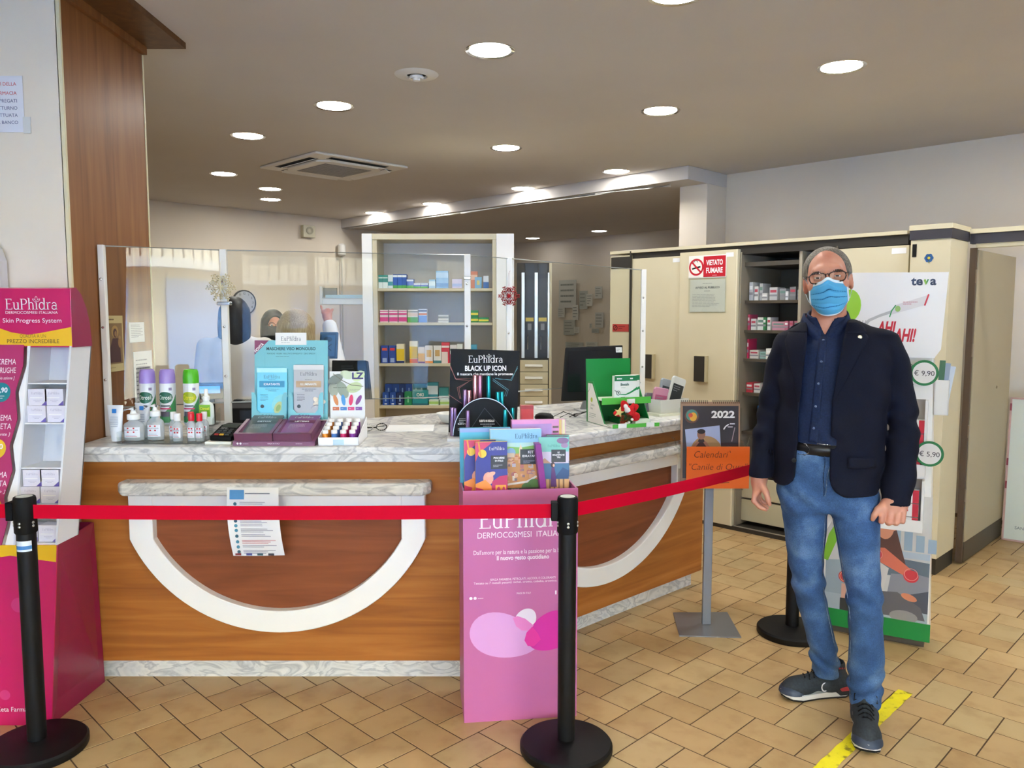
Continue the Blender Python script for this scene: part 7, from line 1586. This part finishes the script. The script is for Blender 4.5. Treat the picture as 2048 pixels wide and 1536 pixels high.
# jacket
XL_ = ipl([(.80, -.116), (.98, -.116), (1.09, -.112), (1.234, -.110), (1.36, -.100), (1.46, -.092), (1.50, -.094), (1.54, -.100), (1.6, -.105)])
XR_ = ipl([(.80, .0), (.98, .0), (1.09, -.003), (1.234, .001), (1.36, .017), (1.46, .031), (1.50, .040), (1.54, .048), (1.6, .05)])
def jf(X, Y, Z): return .0028*np.sin(Z*34+X*22+2*np.sin(Z*9))*np.clip((1.45-Z)*6, 0, 1)+.0018*np.sin(X*40+Z*50)
def af(X, Y, Z): return .0045*np.exp(-((Z-1.15)/.09)**2)*np.sin(Z*80+X*40+Y*25)+.003*np.sin(Z*42+Y*30)
f = Field((-.32, -.17, .84), (.33, .18, 1.60), .0048)
f.loft(TORSO, n=2.25, disp=jf); f.loft(ARML, .012, disp=af, cap=.005); f.loft(ARMR, .012, disp=af, cap=.005)
f.ell((-.150, .02, 1.442), (.062, .066, .052), .03); f.ell((.166, .02, 1.45), (.06, .066, .05), .03)
f.loft(SHIRT, 0, 'd', grow=.004); 
f.loft([(z-.02, a, b, c-.009, d_-.009) for z, a, b, c, d_ in ARML[:2]], 0, 'd', cap=.002); f.loft([(z-.02, a, b, c-.009, d_-.009) for z, a, b, c, d_ in ARMR[:2]], 0, 'd', cap=.002)
f.loft([(z, a, b, c-.012, d_-.012) for z, a, b, c, d_ in TORSO[:4]], 0, 'd', n=2.25)
f.mix(lambda X, Y, Z: np.maximum(np.maximum(XL_(Z.ravel()).reshape(1, 1, -1)-X, X-XR_(Z.ravel()).reshape(1, 1, -1)), Y-.0), (-.21, -.2, .84), (.2, .0, 1.6), .004, 'd', pad=0)
def hem(X):                 # rounded front corners of the open jacket
    r1, r2 = .075, .055
    zr = .893+r1-np.sqrt(np.clip(r1**2-np.clip(r1-X, 0, r1)**2, 0, None)); zl = .912+r2-np.sqrt(np.clip(r2**2-np.clip(X+.116+r2, 0, r2)**2, 0, None))
    return np.where(X > -.05, zr, zl)
f.mix(lambda X, Y, Z: np.maximum(np.maximum((Z-hem(X))*.7, X-.177+0*Z), -.203-X), (-.203, -.2, .80), (.177, .2, 1.0), .007, 'd', pad=0)
f.cone((-.022, .04, 1.45), (-.026, .015, 1.64), .079, .084, .006, 'd')
jk = f.mesh('jacket', NAVYJ, MAN)
LAP = NAVYJ
drape(TORSO, np.linspace(1.236, 1.502, 26), lambda z: XR_(z)-.001, ipl([(1.236, .004), (1.36, .064), (1.45, .106), (1.478, .117), (1.484, .10), (1.502, .092)]), LAP, .0075, 'lapel', jk, n=2.25, th=.004)
drape(TORSO, np.linspace(1.236, 1.502, 26), ipl([(1.236, -.114), (1.36, -.142), (1.45, -.168), (1.478, -.172), (1.484, -.158), (1.502, -.148)]), lambda z: XL_(z)+.001, LAP, .0075, 'lapel', jk, n=2.25, th=.004)
drape(TORSO, np.linspace(1.488, 1.528, 8), lambda z: XR_(z)-.002, ipl([(1.488, .108), (1.51, .10), (1.528, .072)]), LAP, .009, 'jacket_collar', jk, n=2.25, th=.004)
drape(TORSO, np.linspace(1.488, 1.528, 8), ipl([(1.488, -.166), (1.51, -.150), (1.528, -.118)]), lambda z: XL_(z)+.002, LAP, .009, 'jacket_collar', jk, n=2.25, th=.004)
drape(TORSO, np.linspace(1.005, 1.045, 5), lambda z: .06, lambda z: .155, LAP, .004, 'pocket_flap', jk, n=2.25, th=.003)
G().lathe([(.001, .003), (.006, .0026), (.008, 0)], mat('#d8c89a', .3, .6), seg=12, cap=False).build('lapel_pin', parent=jk, loc=(.086, front(TORSO, .086, 1.474, 2.25)-.012, 1.474), rot=(R(90), 0, 0))
for z in (1.02,): G().lathe([(.001, .004), (.008, .003), (.009, 0)], BLACK, seg=14, cap=False).build('button', parent=jk, loc=(-.122, front(TORSO, -.122, z, 2.25)-.004, z), rot=(R(90), 0, 0))
# hair
HAIR = noise_mat('grey_brown_hair', [(.3, '#3b352c'), (.5, '#5f574b'), (.72, '#9a9488')], (60, 60, 6), nscale=6, detail=3, rough=.6, bumps=.5, bdist=.002)
f = Field((-.15, -.13, 1.56), (.09, .15, 1.83), .004)
f.ell(hp(0, .022, .020), (.0870, .101, .0990), M=HM)
f.ell(hp(0, -.13, .0), (.082, .134, .093), .010, 'd', M=HM); f.ell(hp(0, -.12, .034), (.079, .119, .066), .010, 'd', M=HM)
f.ell(hp(0, -.10, -.09), (.11, .125, .085), .01, 'd', M=HM)
for s_ in (-1, 1): f.ell(hp(s_*.086, .0, -.028), (.03, .03, .036), .008, 'd', M=HM)
f.mix(lambda X, Y, Z: 1.605-Z, (-.2, -.2, 1.5), (.2, .2, 1.62), .004, 'd' if False else 'i', pad=0)
f.mesh('hair', HAIR, MAN)
# eyes, brows, glasses
for s_ in (-1, 1):
    e = hp(s_*.033, -.0815, .001)
    ey = G().lathe([(.001, -.0115), (.006, -.010), (.0105, -.005), (.0118, 0), (.0105, .005), (.006, .010), (.001, .0115)], mat('#e2d9d2', .25), seg=14, cap=False).build('eye', parent=MAN, loc=e, smooth='all')
    g = G(); g.disc(0, 0, .0058, -.0118, mat('#3f342c', .2)); g.disc(0, 0, .0026, -.0121, BLACK); g.build('iris', parent=ey)
    for nm, e0, e1 in (('upper_lid', 9, 100), ('lower_lid', -100, -14)):
        g = G(); n1, n2, rr = 8, 16, .0132; vs = []
        for j in range(n1+1):
            el = R(e0+(e1-e0)*j/n1)
            for i in range(n2+1):
                az = R(-180*i/n2); vs.append((rr*1.06*math.cos(az)*(1 if True else 0)*math.cos(el*0)*1.0*max(.2, math.cos(el*.5)), rr*math.sin(az)*math.cos(el), rr*math.sin(el)))
        g.add(vs, [(j*(n2+1)+i, j*(n2+1)+i+1, (j+1)*(n2+1)+i+1, (j+1)*(n2+1)+i) for j in range(n1) for i in range(n2)], SKIN); g.build(nm, parent=ey, smooth='all')
    g = G(); pts = [hp(s_*(.034+q*.021), -.0935+.010*abs(q)**2, .0215-.005*q*q*(1 if q*1 > 0 else .3)) for q in np.linspace(-1, 1, 9)]; g.tube(pts, [.0015, .0035, .004, .0042, .0042, .004, .0035, .003, .0012], mat('#4a3a30', .8), 6); g.build('eyebrow', parent=MAN, smooth='all')
gl = thing('spectacles', (0, 0, 0)); gl.parent = MAN; FRM = mat('#241a20', .3)
def rimpt(s_, a):
    c, d_ = math.cos(a), math.sin(a); ex = 3.2
    x = .0285*np.sign(c)*abs(c)**(2/ex); z = .0180*np.sign(d_)*abs(d_)**(2/ex)
    if z < 0: x *= .93
    return hp(s_*.0335+x, -.1085+.010*((s_*.0335+x)/.06)**2, -.002+z)
for s_ in (-1, 1):
    G().tube([rimpt(s_, a) for a in np.linspace(0, 2*PI, 33)[:-1]], .0030, FRM, 7, True).build('rim', parent=gl, smooth='all')
    g = G(); ring = [rimpt(s_, a) for a in np.linspace(0, 2*PI, 25)[:-1]]; g.add(ring, [tuple(range(24))], PLEXI); g.build('lens', parent=gl)
    G().tube([hp(s_*.061, -.098, .008), hp(s_*.073, -.085, .009), hp(s_*.081, -.03, .006), hp(s_*.082, .005, .002), hp(s_*.081, .02, -.012)], .0022, FRM, 6).build('temple', parent=gl, smooth='all')
G().tube([hp(-.0075, -.109, .008), hp(0, -.112, .011), hp(.0075, -.109, .008)], .003, FRM, 6).build('bridge', parent=gl, smooth='all')
# face mask
def mask_pt(u, v, off=0.0):
    """u -1..1 across, v 0 (bottom) .. 1 (top)"""
    x = u*(.066 - .010*(v < .0) - .008*abs(v-.55)**2)
    if v < .25: x = u*(.064-.030*(.25-v)*2.2*abs(u))
    zb = -.140 + .028*abs(u)**2.2; zt = -.013 + .012*math.exp(-(u/.22)**2) - .014*abs(u)**2
    z = zb+(zt-zb)*v
    y = -.124 + .052*abs(u)**2.0 + .006*abs(u)**4 + .020*max(0, .35-v)**1.3*3 - .004*math.sin(PI*v) + .022*max(0, v-.7)*(.3+.7*abs(u))
    y += .0055*(2*abs(((v*3.1+.08*math.sin(3*u)+.12*u*u) % 1)-.5)-.5)*max(0, 1-abs(u)**4)*2*(1 if .12 < v < .85 else .2)
    return hp(x, y-off, z)
def mask_piece(us, vs_, m, name, par, off=0.0, th=.002):
    g = G(); P_ = [mask_pt(u, v, off) for v in vs_ for u in us]; w = len(us)
    g.add(P_, [(j*w+i, j*w+i+1, (j+1)*w+i+1, (j+1)*w+i) for j in range(len(vs_)-1) for i in range(w-1)], m); o = g.build(name, parent=par, smooth='all'); md_ = o.modifiers.new('s', 'SOLIDIFY'); md_.thickness = th; md_.offset = 1; return o
fm = thing('face_mask', (0, 0, 0)); fm.parent = MAN; fm['label'] = 'pale blue pleated surgical mask'
MB = mat('#4fa3cf', .75); MW = mat('#d3e1ea', .75)
mask_piece(np.linspace(-.93, .93, 31), np.linspace(.03, .92, 48), MB, 'mask_cloth', fm)
mask_piece(np.linspace(-1, 1, 33), np.linspace(.915, 1.0, 4), MW, 'mask_border', fm, .0008); mask_piece(np.linspace(-1, 1, 33), np.linspace(0, .035, 3), MW, 'mask_border', fm, .0008)
for a, b in ((-1, -.92), (.92, 1)): mask_piece(np.linspace(a, b, 3), np.linspace(0, 1, 40), MW, 'mask_border', fm, .0008)
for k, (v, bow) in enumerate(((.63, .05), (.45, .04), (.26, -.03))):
    g = G(); g.tube([mask_pt(u, v+bow*(1-u*u)+.01*math.sin(5*u), .0024) for u in np.linspace(-.86, .86, 21)], .0024, mat('#2a78aa', .8), 5); g.build('pleat_shade', parent=fm, smooth='all')  # darker blue tubes paint the shade of the mask folds
for s_ in (-1, 1):
    G().tube([mask_pt(s_*.97, .93, .001), hp(s_*.074, -.045, .000), hp(s_*.083, -.004, .012), hp(s_*.082, .016, .006)], .0016, MW, 6).build('ear_loop', parent=fm, smooth='all')
    G().tube([mask_pt(s_*.97, .12, .001), hp(s_*.070, -.045, -.080), hp(s_*.080, -.004, -.052), hp(s_*.082, .012, -.04)], .0016, MW, 6).build('ear_loop', parent=fm, smooth='all')
# shoes
SHOE = noise_mat('shoe_fabric', [(.3, '#20262d'), (.7, '#2d353c')], (1, 1, 1), nscale=120, rough=.8, bumps=.2, bdist=.001); SHOEN = mat('#2b374c', .5); SOLE = mat('#d6d4d2', .5); OUT = mat('#1d1f23', .7); SRED = mat('#a02a30', .6)
def shoe(heel, toe, lab, mirror=1):
    h_, t_ = Vector(heel), Vector(toe); L = (t_-h_).length; ang = math.atan2(t_.y-h_.y, t_.x-h_.x)
    s = thing('shoe', (h_.x, h_.y, 0), ang); s.parent = MAN; s['label'] = lab
    f = Field((-.03, -.075, .01), (L+.03, .075, .17), .004)
    f.cone((.045, 0, .055), (.10, 0, .06), .040, .042); f.cone((.10, 0, .058), (L-.06, 0, .046), .043, .038, .03)
    f.ell((L-.07, 0, .040), (.07, .049, .034), .02); f.ell((.05, 0, .05), (.055, .040, .055), .02)
    f.cone((.055, 0, .075), (.060, 0, .125), .040, .042, .02); f.cone((.11, 0, .09), (.10, 0, .135), .022, .020, .02)
    f.cone((.058, 0, .10), (.062, 0, .20), .033, .036, .004, 'd'); f.mix(lambda X, Y, Z: .024-Z, (-.1, -.1, 0), (L+.1, .1, .05), 0, 'i', pad=0)
    up = f.mesh('upper', SHOE, s)
    def outline(gx, gw):
        p = [(-.012-gx, 0), (-.006-gx, .026+gw), (.03, .041+gw), (.09, .037+gw), (.15, .040+gw), (L-.07, .051+gw), (L-.03, .043+gw), (L-.006+gx, .024+gw), (L+.002+gx, 0)]
        return p + [(a, -b) for a, b in p[-2:0:-1]]
    def slab(z0, z1, m, nm, a0, a1, wave=0.0):
        g = G(); o0, o1 = outline(a0, a0), outline(a1, a1); n = len(o0)
        def zt(x): return z1 + wave*(max(0, 1-x/.11)*.020 + max(0, (x-L+.06)/.06)*.012)
        def zb(x): return z0 + (.012*max(0, (x-L+.06)/.06)**2 + .006*max(0, 1-x/.05)**2)
        vs = [(a, b, zb(a)) for a, b in o0] + [(a, b, max(zt(a), zb(a)+.004)) for a, b in o1]
        g.add(vs, [(i, (i+1) % n, n+(i+1) % n, n+i) for i in range(n)] + [tuple(range(n))[::-1], tuple(range(n, 2*n))], m)
        return g.build(nm, parent=s, smooth=True)
    slab(0, .008, OUT, 'outsole', -.002, .0); slab(.008, .028, SOLE, 'midsole', .0, .002, 1.0)
    for sg in (-1, 1):
        g = G(); g.prism([(-.004, .016), (.055, .014), (.075, .030), (.05, .046), (.0, .046)], sg*.0425-.0015, sg*.0425+.0015, OUT); g.build('heel_cup', parent=s)
        g = G(); g.prism([(.0, .034), (.05, .032), (.062, .046), (.01, .052)], sg*.0445-.001, sg*.0445+.001, SRED); g.build('heel_stripe', parent=s)
    g = G(); g.T = Matrix.Translation((L-.05, 0, .032)); g.lathe([(.058, -.006), (.056, .006), (.050, .016), (.042, .024)], SHOEN, seg=20, sx=.98, sy=.92, cap=False); g.build('toe_cap', parent=s, smooth='all')
    G().tube([(.062+.040*math.cos(a), .041*math.sin(a), .128-.012*math.cos(a)**2) for a in np.linspace(0, 2*PI, 21)[:-1]], .005, SRED, 6, True).build('collar_lining', parent=s, smooth='all')
    def topz(x): return .134 - (x-.085)*.40
    lace = thing('laces', (0, 0, 0)); lace.parent = s
    for k in range(6):
        x = .095+.019*k; z = topz(x)-.006
        G().tube([(x-.006, -.026, z-.012), (x, -.012, z+.004), (x+.003, .0, z+.007), (x+.006, .012, z+.004), (x+.01, .026, z-.012)], .0034, BLACK, 6).build('lace', parent=lace, smooth='all')
    for sg in (-1, 1): G().tube([(.092, 0, .137), (.10, sg*.018, .15), (.115, sg*.038, .14), (.118, sg*.040, .115), (.105, sg*.025, .118), (.095, sg*.004, .134)], .0022, BLACK, 6).build('lace_loop', parent=lace, smooth='all')
    g = G(); g.T = Matrix.Translation((.112, 0, .0)) @ Matrix.Rotation(R(-62), 4, 'Y'); 
    tg = G(); tg.T = Matrix.Translation((.094, 0, .128)) @ Matrix.Rotation(R(-20), 4, 'Y') @ Matrix.Rotation(R(90), 4, 'Z'); tg.prism([(-.026, 0), (.026, 0), (.022, .045), (-.022, .045)], -.006, .0, SHOE); tg.build('tongue', parent=s, bevel=.002)
    tb = G(); tb.T = Matrix.Translation((.102, 0, .136)) @ Matrix.Rotation(R(-20), 4, 'Y') @ Matrix.Rotation(R(90), 4, 'Z'); tb.disc(0, .018, .0085, .0002, mat('#c9848a', .5), seg=18); tb.disc(0, .018, .006, -.0002+.0008, mat('#8a2530', .5), seg=18); tb.build('tongue_badge', parent=s)
    sd = G(); 
    for sg in (-1, 1): sd.T = Matrix.Translation((.125, sg*.0445, .055)) @ Matrix.Rotation(R(0 if sg < 0 else 180), 4, 'Z'); sd.ribbon(arc(0, 0, .013, .017, 40, 320, 14), .005, 0, mat('#ddd8d8', .5)); sd.disc(0, 0, .008, .0003, mat('#7a2028', .5), rz=.011)
    sd.build('side_badge', parent=s)
shoe((.100, .242), (-.150, .098), 'dark trainer on the foot set back, toe to the left')
shoe((.150, .055), (.158, -.235), 'dark trainer on the forward foot stepping on the tape')

# ---------------------------------------------------------------- the three assistants behind the counter
def assistant(loc, rz, lab, height, hairm, hair, arm=None, mask=False):
    p = thing('person', (*loc, 0), rz, label=lab, cat='person')
    s = height/1.66; top = height
    COAT = [(z*s, 0, y*s, a*s, b*s) for z, y, a, b in ((.38, 0, .20, .15), (.75, 0, .195, .145), (.98, 0, .165, .125), (1.12, 0, .165, .12), (1.28, 0, .18, .118), (1.36, .005, .175, .10), (1.40, .01, .13, .08), (1.43, .012, .07, .06))]
    f = Field((-.42, -.55, .0), (.52, .25, top+.03), .009)
    f.loft(shrink(COAT, .03)); hz = top-.125*s
    f.ell((0, .012, hz+.02), (.074*s, .092*s, .092*s)); f.ell((0, -.03, hz-.035), (.06, .065, .08), .03); f.ell((0, -.058, hz-.092), (.03, .028, .022), .025); f.cone((0, -.088, hz+.0), (0, -.105, hz-.035), .008, .012, .01); f.cone((0, .02, hz-.08), (0, .03, 1.38*s), .05, .056, .03)
    for s_ in (-1, 1): f.ell((s_*.033, -.096, hz-.004), (.018, .012, .010), .01, 'd'); f.cone((s_*.07, .02, .40), (s_*.07, .02, .06), .05, .036, .02); f.cone((s_*.07, .03, .05), (s_*.07, -.13, .035), .035, .03, .02)
    sh0 = 1.345*s
    limbs = []
    for s_ in (-1, 1):
        if arm and s_ == arm[0]: pts = arm[1]
        else: pts = [(s_*.175*s, .01, sh0), (s_*.215*s, .03, 1.08*s), (s_*.20*s, -.12, .90*s), (s_*.19*s, -.19, .86*s)]
        limbs.append(pts); f.cone(pts[0], pts[1], .04, .034, .02); f.cone(pts[1], pts[2], .034, .025, .02); f.cone(pts[2], pts[3], .026, .026, .015)
        d = (Vector(pts[3])-Vector(pts[2])).normalized(); sidev = Vector((0, 1, 0)).cross(d); sidev = sidev.normalized() if sidev.length > .1 else Vector((1, 0, 0))
        for k in range(4):
            o = Vector(pts[3])+sidev*(.014*(k-1.5)); L_ = .075 if (arm and s_ == arm[0] and k == (3 if arm[2] else 0)) else .04; f.cone(o, o+d*L_, .0095, .008, .006)
        f.cone(Vector(pts[3])-sidev*.02, Vector(pts[3])-sidev*.045+d*.03, .011, .008, .008)
    f.mesh('body', SKIN, p)
    c = Field((-.42, -.5, .3), (.52, .25, 1.68), .009)
    c.loft(COAT, disp=lambda X, Y, Z: .004*np.sin(X*30+Z*18)+.003*np.sin(Z*40+X*20))
    for pts in limbs: c.cone(pts[0], pts[1], .062, .052, .03); c.cone(pts[1], pts[2], .052, .042, .03)
    c.cone((0, .02, 1.38*s), (0, .0, 1.5*s), .062, .075, .0, 'd'); c.mesh('lab_coat', COATW, p)
    G().box(-.10, -.02, .0, .0, 0, 0, BLACK) if False else None
    hr = Field((-.2, -.2, 1.0*s), (.2, .2, top+.03), .007); hair(hr, hz, s); hr.mesh('hair', hairm, p)
    for s_ in (-1, 1):
        e = G().lathe([(.001, -.011), (.0075, -.008), (.011, 0), (.0075, .008), (.001, .011)], mat('#dcd2cc', .3), seg=12, cap=False).build('eye', parent=p, loc=(s_*.033, -.080, hz-.004), smooth='all'); q = G(); q.disc(0, 0, .0055, -.0112, mat('#2c221e', .3)); q.build('iris', parent=e)
        G().tube([(s_*(.033+q_*.02), -.088+.008*q_*q_, hz+.018-.004*q_*q_) for q_ in np.linspace(-1, 1, 6)], .0028, mat('#2a1e1a', .8), 5).build('eyebrow', parent=p, smooth='all')
    g = G(); w = 9; mm = mat('#17171c', .7) if mask == 'black' else mat('#a9d0e4', .7); P_ = []
    for j in range(7):
        for i in range(w): u = -1+2*i/(w-1); v = j/6; P_.append((u*.062*(1-.25*max(0, .4-v)*abs(u)), -.118+.055*u*u+.03*max(0, .35-v), hz-.125+.115*v+.02*(1-v)*u*u))
    g.add(P_, [(j*w+i, j*w+i+1, (j+1)*w+i+1, (j+1)*w+i) for j in range(6) for i in range(w-1)], mm); mk = g.build('face_mask', parent=p, smooth='all'); m_ = mk.modifiers.new('s', 'SOLIDIFY'); m_.thickness = .002
    if mask == 'black':
        gg = thing('spectacles'); gg.parent = p
        for s_ in (-1, 1): G().tube([(s_*.034+.026*math.cos(a), -.105, hz-.002+.017*math.sin(a)) for a in np.linspace(0, 2*PI, 17)[:-1]], .0022, BLACK, 5, True).build('rim', parent=gg, smooth='all'); G().tube([(s_*.06, -.103, hz), (s_*.078, -.05, hz), (s_*.08, .0, hz)], .002, BLACK, 5).build('temple', parent=gg)
        G().tube([(-.009, -.106, hz), (.009, -.106, hz)], .002, BLACK, 5).build('bridge', parent=gg)
    return p
BLKH = noise_mat('black_hair', [(.3, '#0d0c0f'), (.7, '#1b191d')], (20, 20, 3), nscale=9, rough=.5, bumps=.3)
FAIRH = noise_mat('fair_hair', [(.25, '#7d6848'), (.5, '#a28c68'), (.8, '#c6b48e')], (40, 40, 3), nscale=7, rough=.55, bumps=.4)
def hair_long(f, hz, s):
    f.ell((0, .022, hz+.022), (.090, .105, .105)); f.loft([(hz-.20, 0, .05, .085, .045), (hz-.12, 0, .045, .098, .065), (hz-.02, 0, .035, .098, .085), (hz+.05, 0, .025, .086, .085)], .02); f.ell((0, -.10, -.03+hz), (.064, .10, .10), .01, 'd')
def hair_side(f, hz, s):
    hair_long(f, hz, s)
    for s_ in (-1, 1): f.cone((s_*.07, -.02, hz+.03), (s_*.088, -.03, hz-.22), .028, .035, .02)
def hair_bob(f, hz, s):
    f.ell((0, .020, hz+.020), (.094, .108, .103)); f.loft([(hz-.15, 0, .03, .10, .085), (hz-.06, 0, .03, .108, .098), (hz+.04, 0, .022, .096, .098)], .03); f.ell((0, -.11, hz-.03), (.066, .10, .11), .01, 'd')
assistant((-1.745, 5.0), R(180+8), 'assistant with long black hair and white coat, back to the camera', 1.672, BLKH, hair_long)
assistant((-1.925, 6.4), R(28), 'assistant with black hair, black mask and glasses facing the shop', 1.60, BLKH, hair_side, mask='black')
assistant((-1.205, 4.45), R(180-8), 'assistant with fair bobbed hair and raised pointing hand', 1.59, FAIRH, hair_bob, arm=(-1, [(-.155, .01, 1.29), (-.215, -.06, 1.22), (-.115, -.19, 1.49), (-.095, -.205, 1.55)], True))
